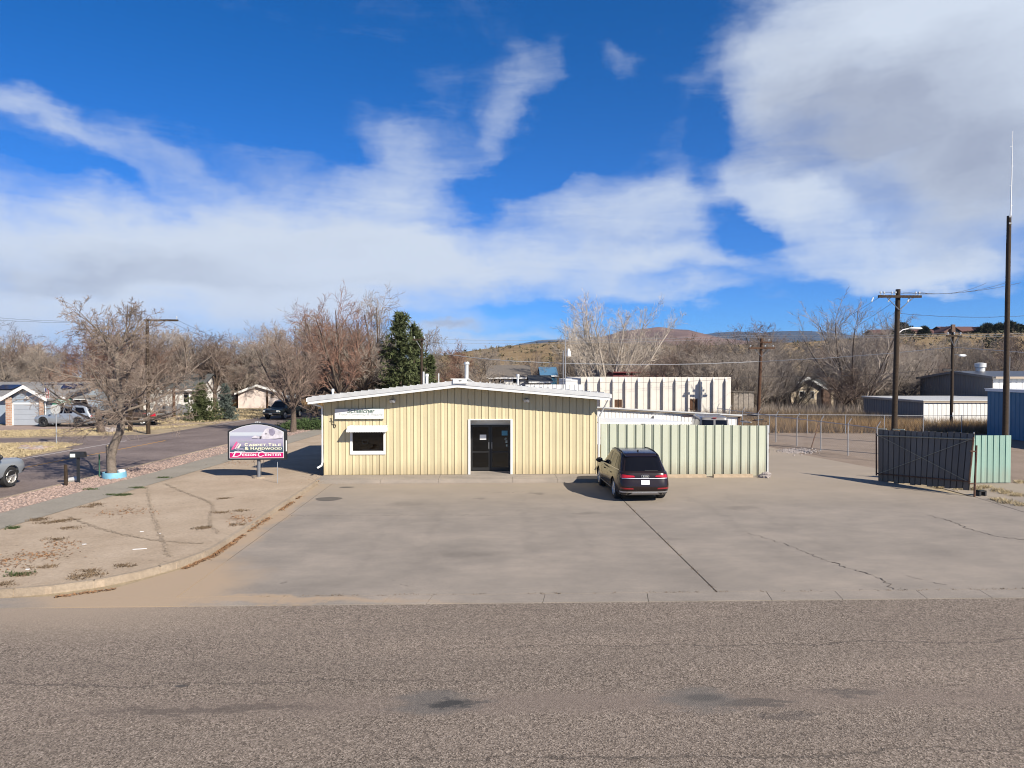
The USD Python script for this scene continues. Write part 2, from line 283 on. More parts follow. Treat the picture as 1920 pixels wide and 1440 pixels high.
    # dirt
    for name, a, b, k in (('dirt', (0.345, 0.268, 0.192), (0.465, 0.375, 0.283), 1.0), ('dry_lawn', (0.24, 0.185, 0.12), (0.46, 0.375, 0.25), 1.0), ('back_dirt', (0.22, 0.17, 0.13), (0.31, 0.245, 0.195), 1.0), ('pink_gravel', (0.26, 0.195, 0.165), (0.38, 0.295, 0.25), 1.0), ('kerb_concrete', (0.27, 0.215, 0.158), (0.42, 0.345, 0.262), 1.0), ('side_walk', (0.26, 0.235, 0.195), (0.33, 0.30, 0.25), 1.0)):
        n = Nodes(); pos = n('geometry') + '.position'
        t = n('noise_texture', vector=pos, scale=0.55, detail=9.0, roughness=0.7)
        c = n('rgb_ramp', fac=t + '.fac', ramp=[(0.3, a), (0.7, b)]) + '.color'
        f2 = n('noise_texture', vector=pos, scale=14.0, detail=5.0, roughness=0.7)
        c = mixc(n, 0.4, c, f2 + '.fac', 'overlay')
        if name == 'dirt':
            v = n('voronoi_texture', vector=n('mapping', vector=pos, scale=(1, 1.5, 1)) + '.vector', scale=3.3); mm = n('map_range', value=v + '.distance', from_min=0.10, from_max=0.2, to_min=0.55, to_max=0.0, clamp=True) + '.result'
            keep = n('map_range', value=n('noise_texture', vector=pos, scale=0.8, detail=4.0) + '.fac', from_min=0.52, from_max=0.62, to_min=0.0, to_max=1.0, clamp=True) + '.result'
            c = mixc(n, n.math('multiply', mm, keep), c, (0.12, 0.095, 0.06))
        nr = n('bump', height=f2 + '.fac', strength=0.4, distance=0.03) + '.normal'
        M[name] = n.make(name, surface=n('principled_bsdf', base_color=c, roughness=0.95, specular_ior_level=0.15, normal=nr) + '.BSDF')
    n = Nodes(); pos = n('geometry') + '.position'                  # hillside
    t = n('noise_texture', vector=pos, scale=0.06, detail=9.0, roughness=0.75); f2 = n('noise_texture', vector=pos, scale=0.9, detail=5.0, roughness=0.7)
    c = n('rgb_ramp', fac=t + '.fac', ramp=[(0.3, (0.17, 0.115, 0.065)), (0.5, (0.27, 0.19, 0.10)), (0.7, (0.36, 0.265, 0.145))]) + '.color'
    c = mixc(n, 0.6, c, f2 + '.fac', 'overlay')
    M['hillside'] = n.make('hillside', surface=n('principled_bsdf', base_color=c, roughness=0.95, specular_ior_level=0.1) + '.BSDF')
ground_mats()
mat('far_forest', (0.018, 0.028, 0.042), 0.95, 0.35, 0.004); mat('red_rock', (0.17, 0.105, 0.085), 0.95, 0.4, 0.008, detail=8.0)
mat('cream_metal', (0.70, 0.60, 0.375), 0.42, 0.05, 1.2, spec=0.4); mat('white_paint', (0.80, 0.80, 0.78), 0.45, 0.04, 2.0); mat('galvanized', (0.66, 0.66, 0.64), 0.45, 0.10, 3.0, metal=0.35)
mat('pale_green_metal', (0.50, 0.525, 0.415), 0.42, 0.07, 1.0); mat('mint_metal', (0.28, 0.43, 0.36), 0.45, 0.12, 1.5, rnd=0.08); mat('gate_back', (0.115, 0.105, 0.095), 0.5, 0.15, 3.0); mat('rusty', (0.10, 0.05, 0.03), 0.8, 0.5, 12.0)
mat('rail_grey', (0.30, 0.27, 0.20), 0.6, 0.25, 6.0); mat('black_gloss', (0.012, 0.012, 0.013), 0.25, 0.0); mat('black_matte', (0.02, 0.02, 0.022), 0.6, 0.0); mat('door_frame', (0.018, 0.018, 0.018), 0.35, 0.0)
mat('dark_room', (0.03, 0.027, 0.024), 0.9, 0.3, 2.0); mat('soffit', (0.50, 0.46, 0.38), 0.7, 0.05); mat('text_green', (0.03, 0.09, 0.07), 0.6, 0.3, 20.0); mat('text_grey', (0.32, 0.38, 0.37), 0.6, 0.3, 20.0); mat('text_black', (0.02, 0.018, 0.015), 0.6, 0.0)
mat('white_print', (0.83, 0.83, 0.83), 0.5, 0.0); mat('cream_print', (0.86, 0.84, 0.60), 0.5, 0.0); mat('pink_print', (0.50, 0.008, 0.13), 0.4, 0.04, 8.0); mat('pink_mid', (0.70, 0.10, 0.27), 0.4, 0.0); mat('pink_pale', (0.78, 0.42, 0.52), 0.4, 0.0); mat('lilac_print', (0.42, 0.38, 0.50), 0.4, 0.0); mat('blue_print', (0.08, 0.28, 0.44), 0.4, 0.2, 30.0)
mat('dog_fur', (0.55, 0.52, 0.57), 0.6, 0.25, 5.0, detail=6.0); mat('dog_shade', (0.24, 0.22, 0.30), 0.6, 0.20, 6.0); mat('dog_dark', (0.06, 0.055, 0.07), 0.5, 0.0)
mat('steel_pole', (0.20, 0.21, 0.23), 0.5, 0.1, 5.0, metal=0.3); mat('sign_case', (0.022, 0.024, 0.028), 0.45, 0.0); mat('old_wood', (0.040, 0.025, 0.014), 0.9, 0.45, 9.0, bump=0.5); mat('brown_wood', (0.085, 0.04, 0.02), 0.9, 0.35, 6.0); mat('grey_wood', (0.27, 0.235, 0.20), 0.9, 0.25, 5.0); mat('timber', (0.46, 0.36, 0.25), 0.9, 0.15, 5.0)
mat('bark', (0.115, 0.085, 0.065), 0.95, 0.35, 9.0, bump=0.6, coord='obj'); mat('bark_grey', (0.19, 0.155, 0.125), 0.95, 0.35, 14.0, bump=0.6, coord='obj')
mat('twig_brown', (0.20, 0.145, 0.115), 0.9, 0.25, 1.2, coord='obj', rnd=0.22); mat('twig_grey', (0.275, 0.23, 0.19), 0.9, 0.25, 1.2, coord='obj', rnd=0.2); mat('twig_pale', (0.44, 0.38, 0.315), 0.9, 0.25, 1.2, coord='obj'); mat('twig_street', (0.25, 0.195, 0.155), 0.9, 0.25, 1.2, coord='obj'); mat('twig_rust', (0.22, 0.125, 0.09), 0.9, 0.3, 1.2, coord='obj', rnd=0.2)
mat('pine_green', (0.075, 0.092, 0.032), 0.8, 0.45, 1.5, coord='obj'); mat('spruce_blue', (0.10, 0.125, 0.105), 0.8, 0.4, 1.5, coord='obj'); mat('cedar_rust', (0.105, 0.062, 0.028), 0.85, 0.4, 1.5, coord='obj'); mat('juniper_green', (0.058, 0.095, 0.028), 0.8, 0.5, 3.0); mat('scrub', (0.11, 0.095, 0.052), 0.95, 0.4, 0.3); mat('dark_scrub', (0.035, 0.04, 0.02), 0.95, 0.4, 0.3)
mat('dry_grass', (0.46, 0.37, 0.22), 0.9, 0.35, 3.0); mat('weed_gold', (0.30, 0.19, 0.085), 0.9, 0.4, 2.5); mat('weed_brown', (0.16, 0.11, 0.065), 0.9, 0.4, 3.0); mat('weed_green', (0.05, 0.075, 0.02), 0.9, 0.4, 5.0); mat('dead_leaf', (0.30, 0.165, 0.08), 0.85, 0.5, 25.0); mat('red_twig', (0.14, 0.04, 0.03), 0.9, 0.3, 2.0)
mat('stone_pink', (0.34, 0.25, 0.21), 0.9, 0.35, 7.0); mat('stone_grey', (0.33, 0.29, 0.27), 0.9, 0.35, 7.0)
mat('shingle_grey', (0.21, 0.205, 0.20), 0.9, 0.25, 6.0); mat('shingle_dark', (0.09, 0.095, 0.095), 0.9, 0.25, 6.0); mat('shingle_brown', (0.15, 0.13, 0.11), 0.9, 0.25, 6.0); mat('blue_siding', (0.30, 0.36, 0.43), 0.6, 0.05); mat('grey_door', (0.37, 0.40, 0.44), 0.55, 0.04); mat('white_siding', (0.74, 0.73, 0.70), 0.6, 0.05); mat('pinkish_stucco', (0.70, 0.60, 0.545), 0.8, 0.06); mat('beige_stucco', (0.46, 0.37, 0.24), 0.8, 0.1); mat('cream_stucco', (0.60, 0.50, 0.37), 0.8, 0.05); mat('brown_siding', (0.14, 0.085, 0.06), 0.8, 0.1); mat('red_roof', (0.13, 0.06, 0.05), 0.8, 0.15, 2.0); mat('solar', (0.012, 0.016, 0.035), 0.15, 0.2, 2.0)
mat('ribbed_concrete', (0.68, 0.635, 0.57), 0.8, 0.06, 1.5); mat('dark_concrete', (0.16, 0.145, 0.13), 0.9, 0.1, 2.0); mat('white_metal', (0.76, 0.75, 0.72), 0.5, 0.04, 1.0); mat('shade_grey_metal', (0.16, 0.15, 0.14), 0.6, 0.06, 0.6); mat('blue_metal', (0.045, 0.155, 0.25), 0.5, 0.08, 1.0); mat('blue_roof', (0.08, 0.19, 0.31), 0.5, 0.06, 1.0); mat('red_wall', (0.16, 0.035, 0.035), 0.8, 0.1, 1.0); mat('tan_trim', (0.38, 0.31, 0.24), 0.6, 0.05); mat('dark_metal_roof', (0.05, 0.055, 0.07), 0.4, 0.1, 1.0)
mat('tyre', (0.022, 0.022, 0.023), 0.85, 0.2, 20.0, coord='obj'); mat('alloy', (0.62, 0.60, 0.57), 0.45, 0.0, metal=0.8); mat('dark_alloy', (0.05, 0.05, 0.055), 0.35, 0.0, metal=0.5); mat('chrome', (0.78, 0.76, 0.72), 0.38, 0.0, metal=1.0); mat('brushed_silver', (0.55, 0.56, 0.58), 0.35, 0.0, metal=0.7)
mat('paint_black', (0.017, 0.010, 0.009), 0.25, 0.0, coat=0.4, spec=0.25); mat('paint_silver', (0.38, 0.42, 0.46), 0.3, 0.0, metal=0.45, coat=0.8); mat('paint_brown', (0.075, 0.05, 0.033), 0.4, 0.2, 2.0, coat=0.4, coord='obj'); mat('paint_green', (0.045, 0.065, 0.065), 0.3, 0.0, metal=0.3, coat=0.8); mat('paint_taupe', (0.27, 0.25, 0.225), 0.35, 0.0, metal=0.3, coat=0.7)
mat('car_glass', (0.006, 0.006, 0.008), 0.06, 0.0, spec=0.28); mat('tail_red', (0.42, 0.008, 0.012), 0.15, 0.0, coat=1.0); mat('tail_dark', (0.22, 0.006, 0.010), 0.15, 0.0, coat=1.0); mat('lamp_clear', (0.75, 0.72, 0.62), 0.12, 0.0, coat=1.0); mat('plate_white', (0.70, 0.73, 0.70), 0.5, 0.15, 40.0, coord='obj'); mat('trim_black', (0.02, 0.02, 0.021), 0.55, 0.0)
mat('sky_blue_plastic', (0.20, 0.45, 0.60), 0.5, 0.12, 5.0); mat('yellow_line', (0.52, 0.27, 0.05), 0.8, 0.3, 3.0); mat('white_line', (0.55, 0.52, 0.50), 0.8, 0.3, 3.0); mat('sign_green', (0.01, 0.22, 0.10), 0.4, 0.05); mat('flag_red', (0.50, 0.03, 0.04), 0.7, 0.0); mat('flag_blue', (0.03, 0.05, 0.20), 0.7, 0.0); mat('wire', (0.06, 0.06, 0.065), 0.5, 0.0); mat('wire_grey', (0.30, 0.31, 0.33), 0.5, 0.0); mat('porcelain', (0.55, 0.58, 0.60), 0.3, 0.0); mat('joint_dark', (0.055, 0.045, 0.035), 0.95, 0.2, 10.0); mat('crack_grey', (0.10, 0.082, 0.066), 0.95, 0.3, 6.0); mat('stain_dark', (0.125, 0.108, 0.09), 0.9, 0.15, 6.0); mat('pole_green', (0.03, 0.11, 0.07), 0.6, 0.1); mat('litter', (0.75, 0.76, 0.78), 0.6, 0.0)
def sheet_mat(name, col, dirt, rough=.42, rnd=.035, amount=.5, rust=.0):
    n = Nodes(); pos = n('geometry') + '.position'; z = n('separate_xyz', vector=pos) + '.z'
    a = n('noise_texture', vector=n('mapping', vector=pos, scale=(1, 1, .35)) + '.vector', scale=1.3, detail=5.0, roughness=0.6); c = n('rgb_ramp', fac=a + '.fac', ramp=[(.3, tuple(np.array(col) * .94)), (.7, tuple(np.array(col) * 1.05))]) + '.color'
    rr = n('map_range', value=n('object_info') + '.random', from_min=0.0, from_max=1.0, to_min=1 - rnd, to_max=1 + rnd) + '.result'; c = n('hsv', hue=0.5, saturation=1.0, value=rr, fac=1.0, color=c) + '.color'
    st = n('noise_texture', vector=n('mapping', vector=pos, scale=(9, 9, .6)) + '.vector', scale=1.0, detail=4.0, roughness=0.6)                 # run marks and splashes near the ground
    low = n('map_range', range_type='smoothstep', value=n.math('multiply_add', st + '.fac', -1.1, z), from_min=-.45, from_max=.35, to_min=amount, to_max=0.0) + '.result'; c = mixc(n, low, c, dirt)
    run = n('map_range', value=st + '.fac', from_min=.60, from_max=.78, to_min=0.0, to_max=.35, clamp=True) + '.result'; c = mixc(n, run, c, tuple(np.array(dirt) * 1.3))
    if rust:
        v = n('noise_texture', vector=pos, scale=6.0, detail=6.0, roughness=.75); c = mixc(n, n('map_range', value=v + '.fac', from_min=.64, from_max=.72, to_min=0.0, to_max=rust, clamp=True) + '.result', c, (.16, .075, .04))
    d = n('noise_texture', vector=pos, scale=1.7, detail=2.0); nr = n('bump', height=d + '.fac', strength=.18, distance=.05) + '.normal'
    M[name] = n.make(name + '_sheet', surface=n('principled_bsdf', base_color=c, roughness=rough, specular_ior_level=.35, normal=nr) + '.BSDF')
sheet_mat('cream_metal', (0.65, 0.565, 0.355), (0.36, 0.27, 0.16)); sheet_mat('pale_green_metal', (0.52, 0.545, 0.43), (0.33, 0.27, 0.19), rust=.25); sheet_mat('gate_back', (0.115, 0.105, 0.095), (0.16, 0.12, 0.08), .55, .12, .5, .6); sheet_mat('mint_metal', (0.28, 0.43, 0.36), (0.28, 0.26, 0.2), .45, .08, .4, .15)
def brick_mat():
    n = Nodes(); p = n('separate_xyz', vector=n('geometry') + '.position'); s = n.math('add', p + '.x', p + '.y')
    b = n('brick_texture', vector=n('combine_xyz', x=s, y=p + '.z', z=0.0) + '.vector', color1=(0.36, 0.19, 0.12), color2=(0.52, 0.34, 0.24), mortar=(0.5, 0.45, 0.38), scale=1.0, brick_width=0.42, row_height=0.15, mortar_size=0.018)
    M['brick'] = n.make('brick', surface=n('principled_bsdf', base_color=b + '.color', roughness=0.9) + '.BSDF')
    n = Nodes(); fr = n('fresnel', IOR=1.5)
    t, g = n('transparent_bsdf', color=(0.42, 0.44, 0.45)), n('glossy_bsdf', color=(0.9, 0.9, 0.9), roughness=0.02)
    M['pane'] = n.make('pane', surface=n('mix_closure', fac=fr + '.fac', closure1=t + '.BSDF', closure2=g + '.BSDF') + '.closure')
    n = Nodes(); z = n('separate_xyz', vector=n('geometry') + '.position') + '.z'      # printed picture on the sign: lake at dusk
    f = n('map_range', value=z, from_min=1.0, from_max=2.5, to_min=0.0, to_max=1.0) + '.result'
    c = n('rgb_ramp', fac=f, ramp=[(0.0, (0.045, 0.07, 0.10)), (0.16, (0.05, 0.085, 0.12)), (0.30, (0.08, 0.11, 0.16)), (0.36, (0.26, 0.24, 0.35)), (0.5, (0.36, 0.33, 0.44)), (0.62, (0.30, 0.31, 0.42)), (0.65, (0.50, 0.54, 0.60)), (0.73, (0.52, 0.56, 0.62)), (0.75, (0.38, 0.38, 0.47)), (1.0, (0.42, 0.42, 0.51))])
    M['lake_print'] = n.make('lake_print', surface=n('principled_bsdf', base_color=c + '.color', roughness=0.3) + '.BSDF')
brick_mat()

# ---------------------------------------------------------------- ground, streets, parking lot, hills
def LS(y, off): return -18.15 + 0.07 * (y - 21.6) + off         # the left street runs along this line
YZ = 0.12                                                       # height of the yard and pavements above the streets
single('ground', MB().sheet([(-400, -120), (500, -120), (500, 420), (-400, 420)], -0.03), 'dry_lawn', 'pale dry grass and dirt ground between the streets and houses', kind='structure')
single('front_street', MB().sheet([(-160, -40), (160, -40), (160, 14.8), (-160, 14.8)], 0.0), 'asphalt', 'coarse grey brown chip seal street across the foreground', kind='structure')
single('side_street', MB().sheet([(LS(14.0, -8.7), 14.0), (LS(14.0, 0), 14.0), (LS(130, 0), 130), (LS(130, -8.8), 130)], -0.004), 'side_asphalt', 'purplish asphalt side street running away on the left', kind='structure')
single('cross_street', MB().sheet([(LS(45.0, -8.5), 44.6), (LS(49, -8.5), 51.6), (LS(53, -8.5), 54.5), (-33, 51.7), (-120, 50.8), (-120, 47.4), (-32, 47.6), (-28.5, 47.0)], -0.010), 'side_asphalt', 'narrow asphalt lane joining the side street behind the street name sign', kind='structure')
single('gravel_driveway', MB().sheet([G(0, 809)[:2], G(420, 793)[:2], G(440, 789)[:2], G(300, 797)[:2], G(20, 796.5)[:2], G(0, 797)[:2]], -0.018), 'pink_gravel', 'pinkish gravel drive in front of the parked vehicles', kind='structure')
ml = thing('road_markings', 'worn yellow centre line and white edge line on the side street', kind='structure')
for a, b, off, w, mm in ((27, 49.5, -5.75, .13, 'yellow_line'), (30, 63, -8.3, .11, 'white_line'), (49.5, 75, -8.3, .10, 'white_line')):
    obj('line', MB().sheet([(LS(a, off), a), (LS(a, off + w), a), (LS(b, off + w), b), (LS(b, off), b)], 0.0005), mm, ml)
# parking lot of concrete slabs
lot = thing('parking_lot', 'grey tan concrete parking lot in front of the cream building', kind='structure')
def slab(name, poly, top, mm='concrete', h=0.12): return obj(name, MB().prism(Polygon(poly).buffer(-0.006, join_style=2), top - h, top), mm, lot)
slab('concrete_slab', [(-6.6, 15.42), (4.905, 15.42), (4.905, 30.59), (-6.6, 30.59)], 0.006)
slab('concrete_slab', [(4.935, 15.42), (17.2, 15.42), (18.3, 26.6), (16.9, 30.9), (16.6, 32.6), (4.935, 32.0)], 0.004)
slab('concrete_slab', [(17.23, 15.42), (40, 15.42), (40, 21.5), (21.5, 25.6), (18.33, 26.62)], 0.003)
slab('edge_strip', [(-7.19, 18.4), (-6.62, 18.4), (-6.62, 30.59), (-7.19, 30.59)], 0.001)
slab('edge_strip', [(-10.9, 15.42), (-6.62, 15.42), (-6.62, 18.4), (-7.19, 18.4), (-7.4, 17.7), (-8.2, 16.2), (-9.2, 15.6)], 0.0)
slab('concrete_slab', [(12.7, 32.02), (16.58, 32.62), (16.9, 30.93), (18.33, 30.2), (19.0, 33.5), (17.6, 40.5), (17.0, 50), (12.7, 50)], -0.002)
xs = [-10.9, -6.2, -4.4, -3.4, -2.2, -1.3, 1.1, 3.3, 5.9, 7.4, 9.2, 10.6, 12.2, 14.5, 17.3, 20.5, 24, 28, 40]
for a, b in zip(xs[:-1], xs[1:]): slab('gutter_slab', [(a, 14.83), (b, 14.83), (b + .1, 15.40), (a + .1, 15.40)], 0.008)
obj('expansion_joint', MB().box(4.905, 4.935, 15.42, 31.9, -0.05, 0.001), 'joint_dark', lot)
obj('expansion_joint', MB().box(-6.615, -6.598, 18.4, 30.55, -0.05, -0.001), 'joint_dark', lot)
rng = np.random.default_rng(3)
def crack(pts, w, z):
    p = np.asarray([G(u, v)[:2] for u, v in pts]); q = [p[0]]
    for a, b in zip(p[:-1], p[1:]):
        k = max(2, int(np.linalg.norm(b - a) / 0.10))
        for t in np.linspace(0, 1, k + 1)[1:]: q.append(a + (b - a) * t + rng.normal(0, 0.04, 2))
    mb = MB()
    for a, b in zip(q[:-1], q[1:]):
        d = b - a; nn = np.array([-d[1], d[0]]) / (np.linalg.norm(d) + 1e-9) * w * rng.uniform(.1, .8) / 2
        mb.quad([*(a - nn), z], [*(b - nn), z], [*(b + nn), z], [*(a + nn), z])
    return mb
for pts, w in (([(1738, 966), (1772, 974), (1830, 996), (1868, 1006), (1920, 1012)], .05), ([(1560, 1055), (1600, 1068), (1655, 1088), (1675, 1106)], .05), ([(1400, 1000), (1470, 1020), (1560, 1055)], .025), ([(905, 923), (960, 924), (1000, 921)], .03), ([(470, 967), (640, 968), (800, 966), (1000, 968)], .02), ([(1700, 1080), (1780, 1100)], .02)):
    obj('crack', crack(pts, w, 0.0125), 'crack_grey', lot)
for u, v, ru, rv in ((650, 914, .30, .16), (616, 936, .48, .42)):
    c = G(u, v); t = np.linspace(0, 2 * PI, 28)[:-1]
    obj('patch', MB().sheet(np.column_stack([c[0] + ru * np.cos(t) * (1 + .1 * np.sin(3 * t)), c[1] + rv * np.sin(t)]), 0.011), 'stain_dark', lot, label='dark oval patch in the concrete near the left kerb')
wk = thing('walkway', 'raised tan concrete walk along the foot of the cream building', kind='structure')
for a, b in zip([-7.3, -4.6, -2.16, 1.0, 2.9, 4.9], [-4.6, -2.16, 1.0, 2.9, 4.9, 5.9]):
    obj('walk_slab', MB().prism(Polygon([(a + .006, 30.6), (b - .006, 30.6), (b - .006, 32.05 if b < 5 else 31.9), (a + .006, 32.05 if b < 5 else 31.9)]), -0.1, 0.16), 'concrete_walk', wk)
# yard with kerb
arc = [(-7.2, 30.75), (-7.2, 26), (-7.2, 22), (-7.2, 19.4), (-7.3, 18.6), (-7.6, 17.75), (-8.05, 16.95), (-8.65, 16.3), (-9.5, 15.82), (-10.5, 15.55), (-12.5, 15.42), (-15, 15.4), (-16.6, 15.7), (-17.6, 16.7), (-18.0, 18.3)]
kerbline = arc + [(LS(y, 0), y) for y in (20.5, 24, 28, 34, 42, 52, 64, 80)]
inner = LineString(kerbline).buffer(0.16, single_sided=True, join_style=1)
yard = Polygon(kerbline + [(-7.3, 80), (-7.3, 30.75)]).buffer(0)
single('yard', MB().prism(yard.difference(inner.buffer(0.004)).buffer(-0.003), -0.1, YZ), 'dirt', 'bare sandy tan dirt yard left of the cream building', kind='structure')
single('gravel_strip', MB().sheet([(LS(18.5, .17), 18.5)] + [(LS(y, .17), y) for y in (30, 50, 78)] + [(LS(y, 2.04), y) for y in (78, 50, 30, 18.5)], YZ + .004), 'pink_gravel', 'strip of pinkish gravel between the side street and the pavement', kind='structure')
sw = thing('pavement', 'grey concrete pavement running up the side street', kind='structure')
ys = np.arange(16.5, 78, 1.52)
for a, b in zip(ys[:-1], ys[1:]):
    obj('pavement_slab', MB().sheet([(LS(a + .012, 2.05), a + .012), (LS(a + .012, 3.8), a + .012), (LS(b, 3.8), b), (LS(b, 2.05), b)], YZ + .012), 'side_walk', sw)
kb = thing('kerb', 'tan concrete kerb curving round the dirt yard', kind='structure')
ln = LineString(kerbline); pos_ = list(np.arange(0, ln.length - 1.5, 1.5))
for a in pos_:
    seg = LineString([ln.interpolate(t) for t in np.linspace(a + 0.008, a + 1.492, 7)])
    p = seg.buffer(-0.155, single_sided=True, cap_style=2, join_style=2); p2 = seg.buffer(0.155, single_sided=True, cap_style=2, join_style=2)
    p = p if p.intersection(yard).area > p2.intersection(yard).area else p2
    top = p.buffer(-0.018, join_style=2)
    if top.geom_type != 'Polygon': continue
    obj('kerb_stone', MB().prism(p, -0.1, YZ + .008).prism(top, YZ + .006, YZ + .024), 'kerb_concrete', kb)
single('back_lot', MB().sheet([(18.9, 33.2), (19.0, 30.2), (22.6, 27.0), (45, 24), (70, 22), (80, 58), (18.0, 56), (17.0, 50), (17.65, 40.5)], -0.012), 'back_dirt', 'grey brown dirt lot behind the chain link fence', kind='structure')
single('apron', MB().sheet([(18.36, 26.64), (21.5, 25.62), (40, 21.52), (46, 23), (23.2, 28.2), (22.5, 29.9), (18.4, 30.15)], -0.006), 'concrete', 'weedy old concrete apron beside the mint fence', kind='structure')
mat('dirt_track', (0.365, 0.286, 0.205), 0.95, 0.2, 5.0)
def track(label, pts):
    pts = np.array(pts, float); t = np.linspace(0, len(pts) - 1, 60); i = np.arange(len(pts)); p = [G(a, b, YZ)[:2] for a, b in zip(np.interp(t, i, pts[:, 0]), np.interp(t, i, pts[:, 1]))]; mb = MB(); rg = np.random.default_rng(len(pts))
    for a, b in zip(p[:-1], p[1:]):
        d = b - a; nn = np.array([-d[1], d[0]]) / np.linalg.norm(d)
        for k in range(5):
            c = a + d * rg.random() + nn * rg.normal(0, .035); q = nn * rg.uniform(.01, .03); e = d * rg.uniform(.2, .5); zq = YZ + .004 + .0011 * (len(mb.v) % 11); mb.quad([*(c - e - q), zq], [*(c + e - q), zq], [*(c + e + q), zq], [*(c - e + q), zq])
    single('tyre_track', mb, 'dirt_track', label, kind='stuff')
track('curved tyre track on the dirt yard nearest the lot kerb', [(308, 907), (350, 925), (385, 938), (398, 945), (399, 957), (393, 972), (395, 985), (410, 1000)]); track('straight tyre track running down the middle of the dirt yard', [(278, 912), (279, 932), (285, 960), (295, 985), (303, 1010), (312, 1030), (317, 1044)]); track('tyre track sweeping across the dirt yard from the pavement', [(128, 968), (165, 983), (205, 996), (255, 1007), (300, 1014), (340, 1017), (380, 1019)])
gp = thing('gravel_patch', 'pale gravel spilled beside the back driveway', kind='stuff')
mb = MB(); 
for k in range(500):
    c = G(rng.normal(1496, 16), rng.normal(845.5, 2.2)); mb.add(*[x if i else x + c for i, x in enumerate(blob(rng, rng.uniform(.02, .07), 0))])
obj('stones', mb, 'stone_grey', gp)

def ridge(name, prof, r0, rc, mm, label, depth=0.5, amp=0.15, freq=8.0, seed=0, nr=40, res=2.5, z0=-0.2, smooth=True, cat=None, grid=None):
    """Rising ground: from radius r0 at ground level to a crest at radius rc whose outline in the photograph runs through prof."""
    us = np.arange(prof[0][0], prof[-1][0] + res, res); vs = np.interp(us, [p[0] for p in prof], [p[1] for p in prof])
    az = np.array([azel(u, 700)[0] for u in us]); n1 = meshkit.fbm(np.column_stack([us / 60, us * 0, us * 0 + seed]), 5, seed)
    crest = np.array([PY(u, v, rc * math.cos(a))[2] for u, v, a in zip(us, vs, az)])
    t = np.concatenate([np.linspace(0, 1, nr), [1.15, 1.4, 1.9]])
    A, T = np.meshgrid(az, t, indexing='ij'); R = r0 + (rc - r0) * T
    X, Y = R * np.sin(A), R * np.cos(A)
    nz = meshkit.fbm(np.stack([X * freq / rc, Y * freq / rc, X * 0], -1), 5, seed) - 0.5
    shape = np.where(T <= 1, np.clip(T, 0, 1) ** 0.8, 1 - (T - 1) * depth)
    Z = z0 + (crest[:, None] - z0) * shape + nz * amp * (crest[:, None] - z0) * np.clip(1.25 - T, 0.12, 1) * (T > 0.02)
    v = np.stack([X, Y, Z], -1); m, k = v.shape[:2]
    i, j = np.meshgrid(np.arange(m - 1), np.arange(k - 1), indexing='ij')
    f = np.stack([i * k + j, (i + 1) * k + j, (i + 1) * k + j + 1, i * k + j + 1], -1).reshape(-1, 4)
    single(name, (v.reshape(-1, 3), f), mm, label, cat, kind='structure', smooth=smooth)
    return v
ridge('mountain', [(-700, 660), (-200, 655), (40, 661), (130, 663), (240, 668), (400, 664), (560, 668), (700, 690)], 7000, 13000, 'far_forest', 'distant low blue mountain behind the trees on the far left', amp=.2, seed=4)
ridge('mountain', [(880, 672), (930, 654), (985, 643), (1015, 638), (1040, 637), (1075, 636), (1110, 631), (1160, 630), (1240, 634), (1300, 628), (1340, 623), (1385, 621), (1420, 624), (1450, 622), (1480, 621), (1520, 621), (1570, 626), (1700, 636), (1900, 650)], 5500, 9000, 'far_forest', 'dark blue forested mountain on the horizon right of centre', amp=.25, seed=5, freq=14)
ridge('rocky_hill', [(1010, 660), (1080, 646), (1130, 632), (1165, 620), (1200, 616), (1235, 613), (1262, 616), (1290, 617), (1320, 624), (1360, 633), (1420, 640), (1500, 652)], 1500, 2600, 'red_rock', 'reddish rocky hill behind the pale cottonwood', amp=.35, seed=6, freq=20)
hill = ridge('grassy_hill', [(640, 700), (760, 684), (820, 668), (860, 661), (900, 655), (950, 649), (985, 646), (1030, 642), (1075, 640), (1130, 642), (1250, 648), (1400, 646), (1520, 640), (1600, 634), (1650, 631), (1720, 630), (1800, 626), (1920, 624), (2100, 620), (2600, 620), (3400, 650)], 130, 380, 'hillside', 'tan grassy hill rising behind the trees and metal buildings', amp=.16, seed=8, freq=7, nr=60)

# ---------------------------------------------------------------- the cream building
def strip(xs_, ds, zlo, zhi, y0):                               # folded sheet metal along x: depth ds towards the street
    zl = [zlo(x) if callable(zlo) else zlo for x in xs_]; zh = [zhi(x) if callable(zhi) else zhi for x in xs_]
    v = [[x, y0 - d, z] for x, d, z in zip(xs_, ds, zl)] + [[x, y0 - d, z] for x, d, z in zip(xs_, ds, zh)]; k = len(xs_)
    return v, [[i, i + 1, k + i + 1, k + i] for i in range(k - 1)]
def clip_prof(prof, xa, pitch, lo, hi):
    px_ = np.array([xa + s * pitch for s, _ in prof]); d = np.array([q for _, q in prof])
    lo, hi = max(lo, px_[0]), min(hi, px_[-1])
    if hi - lo < 0.01: return None
    x = sorted({lo, hi, *[q for q in px_ if lo < q < hi]}); return np.array(x), np.interp(x, px_, d)
FY = 32.0; XL, XR = -7.24, 4.76; XRIDGE = -1.38
def rooftop(x): return np.interp(x, [-7.80, XRIDGE, 5.27], [3.62, 4.34, 3.77])
bld = thing('cream_building', 'cream yellow ribbed metal shop building with a low white edged gable roof', 'building')
W0, W1, WZ0, WZ1 = PY(653, 0, FY)[0], PY(720, 0, FY)[0], PY(687, 852, FY)[2], PY(687, 805, FY)[2]
D0, D1, DZ1 = PY(877, 0, FY)[0], PY(961, 0, FY)[0], PY(920, 786, FY)[2]
PITCH_X = (XR - XL) / 40
